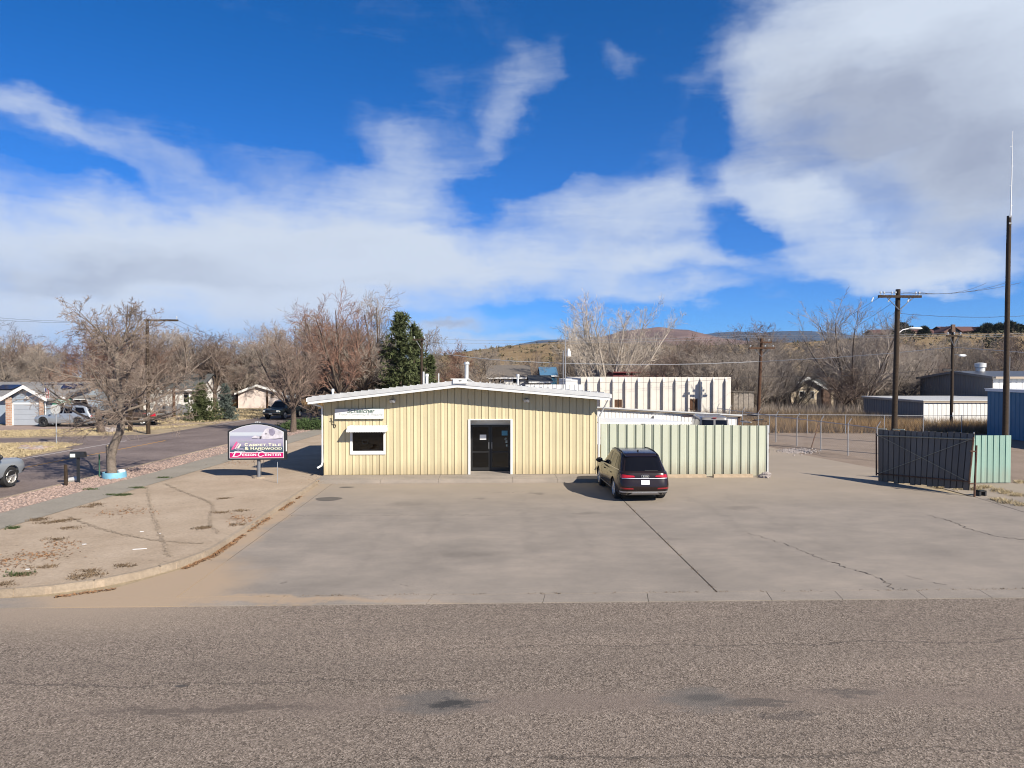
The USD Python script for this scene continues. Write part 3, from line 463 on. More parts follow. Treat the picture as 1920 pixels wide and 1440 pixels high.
PROF = [(0, -.03), (.035, -.03), (.06, .012), (.48, -.004), (.52, .002), (.94, .014), (.965, -.03), (1.0, -.03)]
soff = lambda x: float(rooftop(x)) - 0.29
for i in range(40):
    xa = XL + i * PITCH_X; mb = MB()
    cuts = sorted({xa, xa + PITCH_X, *[c for c in (W0, W1, D0, D1) if xa < c < xa + PITCH_X]})
    for a, b in zip(cuts[:-1], cuts[1:]):
        q = clip_prof(PROF, xa, PITCH_X, a, b)
        if q is None: continue
        m = (a + b) / 2
        spans = [(0.17, WZ0), (WZ1, soff)] if W0 < m < W1 else [(DZ1, soff)] if D0 < m < D1 else [(0.17, soff)]
        for z0, z1 in spans: obj('wall_panel', MB().add(*strip(q[0], q[1], z0, z1, FY)), 'cream_metal', bld)
mb = MB()                                                       # side and rear walls, set just inside the roof
for x in (XL, XR): mb.box(x - .02 if x > 0 else x, x if x > 0 else x + .02, FY + .035, 41, 0.1, soff(x) + .02)
mb.box(XL, XR, 40.98, 41.0, 0.1, 3.4)
mb.v = [v - np.column_stack([v[:, 0] * 0, v[:, 0] * 0, np.where(v[:, 2] > 2, np.clip(v[:, 1] - 31.3, 0, 20) * .034, 0)]) for v in mb.v]
obj('side_wall', mb, 'cream_metal', bld)
obj('corner_trim', MB().box(XL - .035, XL + .03, FY - .035, FY + .04, 0.165, soff(XL)), 'cream_metal', bld); obj('corner_trim', MB().box(XR - .03, XR + .03, FY - .035, FY + .04, 0.165, soff(XR)), 'cream_metal', bld)
rp = [(-7.78, 3.62), (XRIDGE, 4.34), (5.25, 3.77)]
def roof_band(dz0, dz1, ext=0.0):
    p = [(-7.78 - ext, 3.62), (XRIDGE, 4.34), (5.25 + ext, 3.77)]
    return [(x, z + dz1) for x, z in p] + [(x, z + dz0) for x, z in p[::-1]]
def fall(mb):                                                   # the roof loses a little height towards the back
    if isinstance(mb, MB): mb.v = [v - np.column_stack([v[:, 0] * 0, v[:, 0] * 0, np.clip(v[:, 1] - 31.3, 0, 20) * .034]) for v in mb.v]
    return mb
obj('roof', fall(MB().plate(roof_band(-.10, -.012), 31.24, 41.4)), 'galvanized', bld)
obj('soffit', fall(MB().plate(roof_band(-.285, -.262, -.1), 31.25, 40.9)), 'soffit', bld)
obj('fascia', MB().plate(roof_band(-.185, 0.0), 31.19, 31.24), 'galvanized', bld, label='bright galvanized upper roof edge')
obj('fascia', MB().plate(roof_band(-.30, -.19), 31.215, 31.245), 'white_paint', bld, label='white lower roof edge')
for s, x in ((-1, -7.78), (1, 5.25)):
    z = 3.62 if s < 0 else 3.77
    obj('gutter', fall(MB().box(x - .06, x + .06, 31.2, 41.3, z - .20, z - .03)), 'white_paint', bld)
mb = MB()
for k in range(44):
    x = -7.6 + k * 0.3
    if x < 5.2: mb.box(x - .02, x + .02, 31.3, 41.3, rooftop(x) - .02, rooftop(x) + .035)
obj('roof_rib', fall(mb), 'galvanized', bld, kind='stuff')
c = PY(862, 720, 31.15)
obj('ridge_cap', fall(MB().box(-.30, .30, -.05, 10.2, -.10, .08, at=(XRIDGE + .12, 31.17, 4.31)).box(-.40, .40, -.03, 10.2, .08, .11, at=(XRIDGE + .12, 31.17, 4.31))), 'white_paint', bld)
obj('ridge_mark', MB().plate([(-.09, 0), (-.03, .025), (.09, 0), (-.03, -.025)], -.012, 0).move((XRIDGE + .14, 31.12, 4.33)), 'text_black', bld)
# window with awning
wg = thing  # (windows are parts)
fr = obj('window_frame', MB().box(W0, W1, FY - .05, FY + .12, WZ0, WZ0 + .15).box(W0, W1, FY - .05, FY + .12, WZ1 - .10, WZ1).box(W0, W0 + .10, FY - .05, FY + .12, WZ0 + .15, WZ1 - .10).box(W1 - .085, W1, FY - .05, FY + .12, WZ0 + .15, WZ1 - .10), 'white_paint', bld)
obj('pane', MB().box(W0 + .1, W1 - .085, FY + .05, FY + .056, WZ0 + .15, WZ1 - .1), 'pane', fr)
obj('room', MB().box(W0 - 1.2, W1 + 1.8, FY + 2.8, FY + 2.82, 0.2, 3).box(W0 - 1.2, W1 + 1.8, FY + .2, FY + 2.8, 2.9, 2.92).box(W0 - 1.2, W1 + 1.8, FY + .2, FY + 2.8, .2, .22).box(W0 - 1.22, W0 - 1.2, FY + .2, FY + 2.8, .22, 2.9).box(W1 + 1.8, W1 + 1.82, FY + .2, FY + 2.8, .22, 2.9).box(W0 - 1.2, W0 + .02, FY + .16, FY + .2, .22, 2.9).box(W1 - .02, W1 + 1.8, FY + .16, FY + .2, .22, 2.9).box(W0, W1, FY + .16, FY + .2, .22, WZ0 + .04).box(W0, W1, FY + .16, FY + .2, WZ1, 2.9), 'dark_room', bld)
b0 = PY(680, 847, FY + .1); b1 = PY(706, 842, FY + .1)
obj('window_sign', MB().box(b0[0], b1[0], FY + .10, FY + .115, WZ0 + .15, b1[2]), 'white_print', fr, label='white card standing on the window sill')
s0, s1 = PY(678.5, 833, FY + .1), PY(690.5, 824.5, FY + .1)
cx, cz, hw, hh = (s0[0] + s1[0]) / 2, (s0[2] + s1[2]) / 2, (s1[0] - s0[0]) / 2, (s1[2] - s0[2]) / 2
shield = Polygon([(cx - hw, cz + hh), (cx + hw, cz + hh), (cx + hw, cz - hh * .5), (cx + hw * .6, cz - hh), (cx - hw * .6, cz - hh), (cx - hw, cz - hh * .5)])
obj('neon_sign', MB().plate(shield.difference(shield.buffer(-.035)), FY + .10, FY + .11), 'sky_blue_plastic', fr, label='small shield shaped sign hanging in the window')
obj('poster', MB().box(PY(709, 0, FY + .1)[0], PY(716, 0, FY + .1)[0], FY + .10, FY + .105, WZ0 + .22, WZ0 + .52), 'shade_grey_metal', fr)
mb = MB()
for k in range(5): mb.box(W0 + .15 + k * .1, W0 + .2 + k * .1, FY + .09, FY + .12, WZ0 + .15, WZ0 + .165 + .03 * (k % 3))
obj('sill_clutter', mb, 'white_print', fr)
AX0, AX1 = PY(646, 0, 31.6)[0], PY(722, 0, 31.6)[0]; AZ1, AZ0 = PY(680, 797.5, FY)[2], PY(680, 810, 31.5)[2]
xx = np.linspace(AX0, AX1, 121); dd = 0.012 * np.sin(np.arange(121) * PI / 2.5)
v, f = [], []; prof = [(0.0, AZ1), (.18, AZ1 - .03), (.42, AZ1 - .17), (.52, AZ0 + .02), (.53, AZ0)]
for x, d in zip(xx, dd):
    t = (x - AX0) / (AX1 - AX0)
    for j, (o, z) in enumerate(prof):
        v.append([x + (max(0, .13 * (1 - t * 8)) if j == 0 else 0), FY - o - .03 - (d if j else 0), z + d * .5])
for i in range(120):
    for j in range(4): f.append([i * 5 + j, i * 5 + j + 1, (i + 1) * 5 + j + 1, (i + 1) * 5 + j])
aw = obj('awning', (v, f), 'white_paint', bld, smooth=40)
for x, s in ((AX0 + .02, -1), (AX1, 1)): obj('awning_side', MB().add([[x, FY - .03, AZ1], [x, FY - .45, AZ1 - .17], [x, FY - .55, AZ0], [x, FY - .03, AZ0 + .02]], [[0, 1, 2, 3]]), 'white_paint', aw)
# entrance recess
dr = 1.0; DY = FY + dr
DB0, DB1 = PY(882, 0, DY)[0], PY(956, 0, DY)[0]; DT = PY(920, 796.5, DY)[2]
obj('entrance_trim', MB().box(D0, D0 + .09, FY - .06, FY + .04, .165, DZ1), 'white_paint', bld); obj('entrance_trim', MB().box(D1 - .09, D1, FY - .06, FY + .04, .165, DZ1), 'white_paint', bld)
obj('entrance_trim', MB().box(D0 + .09, D1 - .09, FY - .06, FY + .04, DZ1 - .035, DZ1), 'white_paint', bld)
obj('entrance_lining', MB().box(D0 + .02, D0 + .05, FY + .045, DY + .05, .165, DZ1).box(D1 - .05, D1 - .02, FY + .045, DY + .05, .165, DZ1).box(D0 + .05, D1 - .05, FY + .045, DY, DZ1 - .03, DZ1 - .002).box(D0 + .05, D1 - .05, DY, DY + .04, DT, DZ1 - .035).box(D0 + .05, DB0, DY, DY + .04, .165, DT).box(DB1, D1 - .05, DY, DY + .04, .165, DT), 'white_paint', bld)
obj('door_step', MB().prism([(D0 - .55, FY - .75), (D1 + .45, FY - .75), (D1 + .2, FY - .08), (D1 - .05, FY - .06), (D1 - .05, DY), (D0 + .05, DY), (D0 + .05, FY - .06), (D0 - .25, FY - .08)], 0.15, .175), 'concrete_walk', bld)
mid = (DB0 + DB1) / 2
for a, b, hx in ((DB0, mid - .006, mid - .07), (mid + .006, DB1, mid + .07)):
    d = obj('door', MB().box(a, a + .075, DY - .05, DY, .19, DT).box(b - .075, b, DY - .05, DY, .19, DT).box(a + .075, b - .075, DY - .05, DY, DT - .09, DT).box(a + .075, b - .075, DY - .05, DY, .19, .34).box(a + .075, b - .075, DY - .05, DY, 1.02, 1.08), 'door_frame', bld, label='black framed glass entrance door')
    obj('glass', MB().box(a + .075, b - .075, DY - .03, DY - .024, .34, 1.02).box(a + .075, b - .075, DY - .03, DY - .024, 1.08, DT - .09), 'pane', d)
    obj('handle', MB().tube([(hx, DY - .10, 1.2), (hx, DY - .10, 1.5)], .010).tube([(hx, DY - .05, 1.22), (hx, DY - .10, 1.22)], .01).tube([(hx, DY - .05, 1.48), (hx, DY - .10, 1.48)], .01), 'brushed_silver', d)
    if a < mid - .5: obj('notice', MB().box(PY(899, 0, DY)[0], PY(911, 0, DY)[0], DY - .036, DY - .032, PY(0, 827, DY)[2], PY(0, 817.5, DY)[2]), 'white_print', d, label='white paper notice taped on the left door')
    else:
        obj('sticker', MB().box(PY(940.5, 0, DY)[0], PY(951.5, 0, DY)[0], DY - .036, DY - .032, PY(0, 819, DY)[2], PY(0, 810, DY)[2]), 'blue_print', d, label='blue square sticker on the right door')
        mb = MB()
        for u, v_, s in ((948.5, 822, .03), (949.5, 828, .045), (950, 835, .035), (947, 823, .025)): q = PY(u, v_, DY); mb.box(q[0] - s, q[0] + s, DY - .036, DY - .032, q[2] - s * 1.3, q[2] + s * 1.3)
        obj('sticker', mb, 'text_grey', d)
obj('hall', MB().box(DB0 - 1, DB1 + 1, DY + 3, DY + 3.02, .18, 2.9).box(DB0 - 1, DB0 - .98, DY + .05, DY + 3, .18, 2.9).box(DB1 + .98, DB1 + 1, DY + .05, DY + 3, .18, 2.9).box(DB0 - 1, DB1 + 1, DY + .05, DY + 3, 2.9, 2.92).box(DB0 - 1, DB1 + 1, DY + .05, DY + 3, .16, .18), 'dark_room', bld)
def letters(text, h, x, y, z, width=None, bold=False, depth=.008, shear=0.0, rot=0.0, align='c', wide=1.0):
    t = meshkit.text_mesh(text, h, depth, bold); v = t.vertices.copy(); v[:, 0] *= wide
    if width: v[:, 0] *= width / (v[:, 0].max() - v[:, 0].min())
    v[:, 0] += shear * v[:, 1]
    c = (v[:, 0].max() + v[:, 0].min()) / 2 if align == 'c' else v[:, 0].min(); v[:, 0] -= c
    cr, sr = math.cos(rot), math.sin(rot); X, Z = v[:, 0] * cr - v[:, 1] * sr, v[:, 0] * sr + v[:, 1] * cr
    return np.column_stack([x + X, y - v[:, 2], z + Z]), t.faces
num = MB()
for ch, u, v_ in (('3', 620.5, 791), ('0', 624.3, 796.5), ('0', 627.3, 802)): q = PY(u, v_, FY); num.add(*letters(ch, .15, q[0], FY - .02, q[2], bold=True, rot=-.1))
obj('house_number', num, 'text_black', bld)
# shop sign board
S0, S1 = PY(628, 785, FY - .1), PY(719.5, 767, FY - .1)
sg = thing('shop_sign', 'white board reading Schleicher above the window of the cream building', 'sign')
obj('board', MB().box(S0[0], S1[0], FY - .12, FY - .045, S0[2], S1[2]), 'white_paint', sg)
obj('lettering', letters('Schleicher', .155, PY(673.5, 0, FY - .12)[0], FY - .121, PY(0, 775.2, FY - .12)[2], width=1.18, bold=True, shear=.18), 'text_green', sg)
obj('lettering', letters('Floor Covering & Supply', .10, PY(673.5, 0, FY - .12)[0], FY - .121, PY(0, 780.2, FY - .12)[2], width=1.92, bold=False, shear=.2), 'text_grey', sg)
obj('rim', MB().box(S0[0] - .015, S1[0] + .015, FY - .122, FY - .05, S0[2] - .016, S0[2] - .001).box(S0[0] - .015, S1[0] + .015, FY - .122, FY - .05, S1[2] + .001, S1[2] + .016), 'text_grey', sg)
# twin floodlights
def flood(u, v_, label):
    q = PY(u, v_, FY - .1); t = thing('floodlight', label, 'floodlight', (q[0], FY - .03, q[2]), group='twin floodlights on the cream building')
    obj('bracket', MB().box(-.06, .06, -.05, 0, -.03, .05).tube([(-.12, -.1, .03), (0, -.06, .05), (.12, -.1, .03)], .015, 6), 'steel_pole', t)
    for s in (-1, 1):
        l = trimesh.creation.revolve([(0.012, 0), (.045, .02), (.06, .1), (.075, .17), (0.0, .165)], sections=14); R = trimesh.transformations.rotation_matrix(math.radians(130), [1, 0, 0]); l.apply_transform(trimesh.transformations.rotation_matrix(s * .7, [0, 1, 0]) @ R); l.apply_translation([s * .12, -.1, .02])
        obj('lamp', MB().tm(l), 'galvanized', t, smooth=40)
flood(736.5, 750, 'twin floodlight on the wall between the window and the entrance'); flood(987, 749, 'twin floodlight on the wall right of the entrance')
# downspouts and brace
def downspout(label, pts, r=.045):
    mb = MB(); mb.tube(pts, r, 8); return single('downspout', mb, 'white_paint', label, 'downspout', smooth=40)
downspout('white downspout on the left corner of the cream building', [(-7.72, 31.35, 3.36), (-7.60, 31.6, 3.30), (-7.33, 31.9, 3.18), (-7.33, 31.93, 2.9), (-7.33, 31.93, .75), (-7.36, 31.9, .60), (-7.52, 31.8, .50)])
downspout('white downspout with slanting top on the right corner of the cream building', [(5.2, 31.45, 3.5), (5.16, 31.5, 3.40), (4.90, 31.9, 2.78), (4.86, 31.93, 2.66), (4.86, 31.93, .6), (4.82, 31.88, .45)], .035)
# roof vents and masts
def vent(label, x, y, h, r, capr, mm='galvanized'):
    t = thing('roof_vent', label, 'roof vent', (x, y, rooftop(x)))
    obj('pipe', MB().tube([(0, 0, -.1), (0, 0, h)], r, 14), mm, t, smooth=40); obj('cap', MB().tube([(0, 0, h), (0, 0, h + .05), (0, 0, h + .13)], [capr, capr, capr * .85], 14), mm, t, smooth=40)
q = PY(875, 700, 37.5); vent('galvanized flue pipe behind the roof ridge', q[0], 37.5, .75, .10, .15)
q = PY(800.5, 716, 37); vent('short white capped vent pipe on the left roof slope', q[0], 37, .32, .07, .09, 'white_paint')
q = PY(971, 716, 38); vent('short grey vent on the right roof slope', q[0], 38, .34, .06, .09)
q = PY(624, 735, 34); vent('tiny white vent near the left roof eave', q[0], 34, .1, .05, .07, 'white_paint')
single('roof_conduit', MB().tube([(PY(821, 0, 38)[0], 38, 3.8), (PY(821, 0, 38)[0], 38, PY(821, 700, 38)[2])], .03), 'galvanized', 'thin grey conduit mast on the left roof slope, nearer the ridge', 'conduit')
single('roof_conduit', MB().tube([(PY(792.5, 0, 38)[0], 38, 3.8), (PY(792.5, 0, 38)[0], 38, PY(0, 697, 38)[2])], .05), 'galvanized', 'thicker grey conduit mast on the left roof slope below the dark pole', 'conduit')

# ---------------------------------------------------------------- big street sign with picture
SY = 31.45; sx0, sx1 = PY(423.5, 0, SY)[0], PY(526.5, 0, SY)[0]; sz0, szs, szt = PY(475, 859, SY)[2], PY(475, 810, SY)[2], PY(475, 796, SY)[2]
big = thing('monument_sign', 'arched shop sign with a sleeping dog picture on a steel post', 'sign')
xc = (sx0 + sx1) / 2; hw = (sx1 - sx0) / 2
def arch(g):
    t = np.linspace(-1, 1, 25); top = [(xc + (hw - g) * a, szs - g * .6 + (szt - szs) * (1 - a * a)) for a in t[::-1]]
    return Polygon([(sx0 + g, sz0 + g), (sx1 - g, sz0 + g)] + top)
obj('case', MB().plate(arch(-.045).buffer(.03), SY, SY + .30), 'sign_case', big)
obj('face', MB().plate(arch(0.0), SY - .006, SY), 'white_print', big)
SB = PY(475, 848.5, SY)[2]
pic = arch(.018).intersection(Polygon([(sx0, SB + .02), (sx1, SB + .02), (sx1, 9), (sx0, 9)]))
obj('picture', MB().plate(pic, SY - .010, SY - .006), 'lake_print', big)
obj('band', MB().plate(arch(.018).intersection(Polygon([(sx0, 0), (sx1, 0), (sx1, SB - .005), (sx0, SB - .005)])), SY - .010, SY - .006), 'pink_print', big)
def spx(pts): return Polygon([(PY(400 + a / 12, 0, SY)[0], PY(475, 780 + b / 12, SY)[2]) for a, b in pts]).buffer(0).buffer(.02).buffer(-.02)
ins = arch(.04)
body = spx([(1000, 500), (970, 470), (1010, 430), (1050, 380), (1090, 310), (1150, 268), (1230, 262), (1320, 290), (1400, 330), (1500, 370), (1500, 490), (1400, 495), (1300, 515), (1230, 515), (1160, 520), (1060, 515)]).intersection(ins)
obj('dog_picture', MB().plate(body, SY - .014, SY - .010), 'dog_fur', big, label='pale sleeping dog in the printed picture')
obj('dog_picture', MB().plate(spx([(1190, 300), (1270, 280), (1330, 340), (1320, 400), (1270, 450), (1210, 430), (1180, 360)]).intersection(ins), SY - .017, SY - .014), 'dog_shade', big)
obj('dog_picture', MB().plate(spx([(790, 480), (860, 445), (960, 460), (1000, 480), (960, 498), (820, 500)]), SY - .014, SY - .010).plate(spx([(1225, 490), (1270, 465), (1400, 440), (1500, 470), (1490, 500), (1260, 520)]).intersection(ins), SY - .020, SY - .015), 'dog_fur', big)
obj('dog_picture', MB().plate(spx([(1090, 405), (1115, 385), (1145, 400), (1120, 413)]), SY - .021, SY - .018).plate(spx([(970, 500), (980, 455), (1025, 455), (1015, 500), (990, 520)]), SY - .021, SY - .018).plate(spx([(1230, 515), (1330, 510), (1490, 495), (1490, 505), (1330, 522)]), SY - .023, SY - .020).plate(spx([(800, 498), (930, 496), (930, 504), (800, 506)]), SY - .021, SY - .018), 'dog_dark', big)
def para(a, b, c, d): return spx([a, b, c, d])
lg = [('pink_mid', [(320, 752), (440, 572), (470, 590), (372, 752)]), ('pink_pale', [(395, 740), (485, 602), (512, 615), (425, 742)]), ('cream_print', [(455, 722), (530, 622), (552, 640), (500, 722)]), ('lilac_print', [(420, 748), (445, 732), (590, 728), (625, 752)])]
for mm, p in lg: obj('logo', MB().plate(spx(p), SY - .0145, SY - .010), mm, big)
def sl(text, a0, a1, b, hpx, mm, bold=True, shear=0.0, y=SY - .010):
    x0, x1 = PY(400 + a0 / 12, 0, SY)[0], PY(400 + a1 / 12, 0, SY)[0]; z = PY(475, 780 + b / 12, SY)[2]
    return obj('lettering', letters(text, hpx / 12 / F * SY * 1.0, (x0 + x1) / 2, y, z, width=x1 - x0, bold=bold, depth=.006, shear=shear), mm, big)
sl('Schleicher', 515, 810, 588, 36, 'text_grey', False)
sl('C', 632, 700, 676, 66, 'cream_print'); sl('ARPET,', 722, 1150, 676, 48, 'cream_print'); sl('T', 1172, 1240, 676, 66, 'cream_print'); sl('ILE', 1255, 1455, 676, 48, 'cream_print')
sl('&', 632, 720, 757, 60, 'cream_print'); sl('H', 765, 840, 757, 64, 'cream_print'); sl('ARDWOOD', 852, 1475, 757, 48, 'cream_print')
sl('D', 370, 545, 912, 110, 'white_print', False, .45); sl('ESIGN', 575, 890, 898, 50, 'white_print'); sl('C', 935, 1080, 912, 108, 'white_print', False, .4); sl('ENTER', 1090, 1460, 898, 50, 'white_print')
def swirl(pts, r=.008):
    p = np.array([(PY(400 + a / 12, 0, SY)[0], SY - .014, PY(475, 780 + b / 12, SY)[2]) for a, b in pts]); t = np.linspace(0, len(p) - 1, 30); i = np.arange(len(p))
    return MB().tube(np.column_stack([np.interp(t, i, p[:, k]) for k in range(3)]), r, 5)
for p in ([(350, 840), (400, 800), (480, 785), (560, 800), (545, 860), (480, 905), (340, 912)], [(560, 800), (600, 785), (640, 810)], [(900, 800), (940, 780), (1010, 785), (1100, 825)]): obj('flourish', swirl(p), 'white_print', big)
px0 = PY(477, 0, SY)[0]
obj('post', MB().tube([(px0, SY + .15, YZ - .1), (px0, SY + .15, sz0)], .075, 14), 'steel_pole', big, smooth=40)
obj('footing', MB().tube([(px0, SY + .15, YZ - .05), (px0, SY + .15, YZ + .05)], .27, 18), 'kerb_concrete', big)
for s in (-1, 1): obj('cable', MB().tube([(px0 + s * .12, SY + .15, sz0), (px0 + s * .22, SY + .15, sz0 - .14), (px0 + s * .17, SY + .15, sz0 - .32), (px0 + s * .10, SY + .15, sz0 - .5), (px0 + s * .09, SY + .15, .2)], .009, 5), 'wire', big)
obj('side_hatch', MB().box(sx1 + .075, sx1 + .085, SY + .06, SY + .2, sz0 + .28, sz0 + .75), 'white_print', big)
obj('top_bolt', MB().box(xc - .10, xc - .05, SY + .1, SY + .16, szt + .07, szt + .11).box(xc - .02, xc + .03, SY + .1, SY + .16, szt + .07, szt + .13).box(xc + .08, xc + .13, SY + .1, SY + .16, szt + .07, szt + .11), 'galvanized', big)
q = G(520.5, 906, YZ); single('thin_pole', MB().tube([(q[0], q[1], YZ), (q[0], q[1], 1.0)], .017, 6), 'wire_grey', 'thin grey stake standing right of the monument sign post', 'stake')

# ---------------------------------------------------------------- fences and gates by the lot
FPROF = [(0, .0), (.055, .075), (.66, .070), (.72, .045), (.80, .070), (.86, .072), (.90, .0), (1.0, .0)]
pf = thing('metal_fence', 'pale green ribbed sheet metal fence between the cream building and the driveway', 'fence')
FX0, FX1, FEN = 4.98, 12.52, 32.22
npan = 19; pw = (FX1 - FX0) / npan; ztop = lambda x: np.interp(x, [FX0, FX1], [PY(1125, 794.5, FEN)[2], PY(1436, 798, FEN)[2]])
rng = np.random.default_rng(5)
for i in range(npan):
    a = FX0 + i * pw; q = clip_prof(FPROF, a, pw, a, a + pw + .004); dz = rng.uniform(-.012, .012)
    obj('fence_panel', MB().add(*strip(q[0], q[1], .02, lambda x: float(ztop(x)) + dz, FEN)), 'pale_green_metal', pf)
obj('post', MB().box(FX1 - .01, FX1 + .06, FEN - .09, FEN + .02, 0, ztop(FX1) + .02), 'galvanized', pf)
obj('latch', MB().box(FX1 + .06, FX1 + .10, FEN - .06, FEN - .02, 1.05, 1.22).box(FX1 + .055, FX1 + .09, FEN - .1, FEN - .02, 1.9, 1.95), 'rusty', pf)
obj('rail', MB().box(FX0, FX1, FEN + .01, FEN + .05, .4, .46).box(FX0, FX1, FEN + .01, FEN + .05, 1.7, 1.76), 'galvanized', pf)
for a, b, l in ((1252, 1327, 'long timber wheel stop at the foot of the pale fence, nearer the car'), (1341, 1416, 'long timber wheel stop at the foot of the pale fence, nearer the driveway')):
    p, q = G(a, 897), G(b, 897); mb = MB().box(p[0], q[0], 31.75, 31.95, 0.006, .125).box(p[0] + .01, q[0] - .01, 31.77, 31.93, .12, .14); single('wheel_stop', mb, 'timber', l, 'wheel stop')
rk = thing('rock_pile', 'small heap of rocks at the end of the pale fence', 'rock pile')
for k in range(9):
    c = np.array([12.35 + rng.uniform(-.28, .32), 31.75 + rng.uniform(-.15, .15), .06 + .10 * (k > 5)]); v, f = blob(rng, rng.uniform(.08, .15), 1, .5, (1.2, .9, .7)); obj('rock', (v + c, f), 'stone_grey', rk)
lt = thing('lean_to_roof', 'white sheet roof of the lean-to just behind the pale fence', 'roof')
obj('roof_sheet', MB().prism([(4.95, 32.32), (9.15, 32.32), (7.7, 35.5), (4.95, 35.5)], 2.37, 2.42), 'white_paint', lt)
for x, y in ((5.1, 35.3), (7.5, 35.3), (7.0, 32.5)): obj('post', MB().box(x - .05, x + .05, y - .05, y + .05, 0, 2.365), 'white_paint', lt)
# open gate leaf
BL, BR, TL, TR = G(1646, 900.0, .03), PY(1817, 916, 26.98), None, None
TL, TR = PY(1646, 805, BL[1]), PY(1827, 811, 26.98)
gt = thing('gate', 'open sagging metal gate seen from its dark braced back side', 'gate')
nd = np.array([BR[1] - BL[1], -(BR[0] - BL[0]), 0]); nd /= np.linalg.norm(nd); nd = nd if np.dot(nd, -BL) > 0 else -nd     # towards the camera
def gp_(s, t, o=0.0): return (BL * (1 - s) + BR * s) * (1 - t) + (TL * (1 - s) + TR * s) * t + nd * o
GPR = [(0, -.02), (.86, -.014), (.88, -.05), (.98, -.05), (1.0, -.02)]
for i in range(16):
    s = [(i + a) / 16 for a, _ in GPR]; d = [b for _, b in GPR]
    v = [gp_(a, -.035 + .012 * ((i * 7) % 3), b) for a, b in zip(s, d)] + [gp_(a, 1.0 - .006 * ((i * 5) % 4), b) for a, b in zip(s, d)]; k = len(s)
    obj('gate_panel', MB().add(v, [[j, j + 1, k + j + 1, k + j] for j in range(k - 1)]), 'gate_back', gt)
for t0, mm in ((.13, 'rusty'), (.88, 'rail_grey')): obj('rail', MB().tube([gp_(-.015, t0, .03), gp_(1.01, t0, .03)], .028, 6), mm, gt)
obj('frame_post', MB().tube([gp_(-.012, .0 if 0 else .09, .03), gp_(-.012, .92, .03)], .032, 6), 'rusty', gt); obj('frame_post', MB().tube([gp_(1.0, .09, .03), gp_(1.0, .92, .03)], .032, 6), 'rusty', gt)
for a, b in (((.02, .13), (.98, .88)), ((.02, .88), (.98, .13))): obj('brace', MB().tube([gp_(*a, .045), gp_(*b, .045)], .012, 5), 'rail_grey', gt)
for k in range(2):
    a, b = ((.0, .10), (.17, .30))[k]; obj('cap_strip', MB().tube([gp_(a, 1.01, -.02), gp_(b, 1.01, -.02)], .022, 5), 'pale_green_metal', gt)
g0 = G(1827, 931.5)
gps = thing('gate_post', 'leaning rusty gate post at the lot edge', 'post', group=None)
obj('post', MB().tube([(g0[0], g0[1], -.05), (g0[0] + .05, g0[1], 1.95)], .04, 10), 'rusty', gps, smooth=40)
for z in (.5, 1.72): obj('hinge', MB().tube([(g0[0] - .18, g0[1] + .02, z), (g0[0] + .03, g0[1], z)], .03, 6), 'rusty', gps)
g1 = G(1838, 929); single('metal_bracket', MB().box(-.16, -.08, -.12, .12, 0, .2).box(.10, .17, -.12, .12, 0, .2).box(-.16, .17, -.12, .12, .16, .2).move(g1, .2), 'black_matte', 'small dark metal bracket on the ground beside the rusty gate post', 'bracket')
mf = thing('mint_fence', 'mint green ribbed sheet metal fence right of the open gate', 'fence')
MX0, MX1, MY = 18.95, PY(1907, 0, 29.9)[0], 29.9; npan = 12; pw = (MX1 - MX0) / npan; mt = PY(1870, 816, MY)[2]
for i in range(npan):
    a = MX0 + i * pw; q = clip_prof([(0, .02), (.06, .06), (.45, .058), (.5, .05), (.9, .055), (.95, 0), (1, .0)], a, pw, a, a + pw + .003)
    obj('fence_panel', MB().add(*strip(q[0], q[1], .03, mt, MY)), 'mint_metal', mf)
for x in (MX0, (MX0 + MX1) / 2, MX1): obj('post', MB().tube([(x, MY + .05, 0), (x, MY + .05, mt + (.12 if x < MX1 else 0))], .03, 8), 'wire_grey', mf)

def chain_fence(label, pts, h, spacing, arm=False, r=.03):
    t = thing('chain_link_fence', label, 'fence'); ln = LineString(pts); n = max(1, round(ln.length / spacing))
    ps = [np.array(ln.interpolate(i / n, normalized=True).coords[0]) for i in range(n + 1)]
    for i, p in enumerate(ps):
        mb = MB().tube([(*p, -.05), (*p, h + (.08 if arm else .02))], r, 8)
        if arm and i % 1 == 0: mb.tube([(*p, h + .06), (p[0] + .16, p[1] - .05, h + .36)], r * .7, 6)
        obj('post', mb, 'wire_grey', t)
    for a, b in zip(ps[:-1], ps[1:]): obj('top_rail', MB().tube([(*a, h), (*b, h)], .022, 6), 'wire_grey', t)
    P = []
    for a, b in zip(ps[:-1], ps[1:]):
        L = np.linalg.norm(b - a); d = (b - a) / L; m = int(L / .14)
        for k in range(-int(h / .14), m + 1):
            for s in (1, -1):
                x0, x1 = k * .14, k * .14 + h; z0, z1 = (0, h)
                lo, hi = max(x0, 0), min(x1, L)
                if hi - lo < .05: continue
                za, zb = lo - x0, hi - x0
                if s < 0: za, zb = h - za, h - zb
                P.append([[*(a + d * lo), za + .03], [*(a + d * hi), zb + .03]])
    P = np.array(P); v, f = tubes(P, np.full(P.shape[:2], .0022), 3); obj('mesh_fabric', (v, f), 'wire_grey', t, kind='stuff')
chain_fence('chain link fence with slanting top arms beside the back driveway', [(18.15, 57.0), (18.45, 51.6), (18.9, 47.2), (19.5, 43.0), (20.0, 40.2), (20.35, 37.3)], 1.72, 2.55, True)
chain_fence('low chain link fence across the dirt lot in front of the dry weeds', [(18.3, 54.0), (24.8, 53.4), (31.5, 52.6), (40.5, 52.0)], 1.40, 2.9)
q0, q1 = G(1460, 838) * 0 + np.array([19.55, 44.6, 0]), np.array([20.35, 45.2, 1.55])
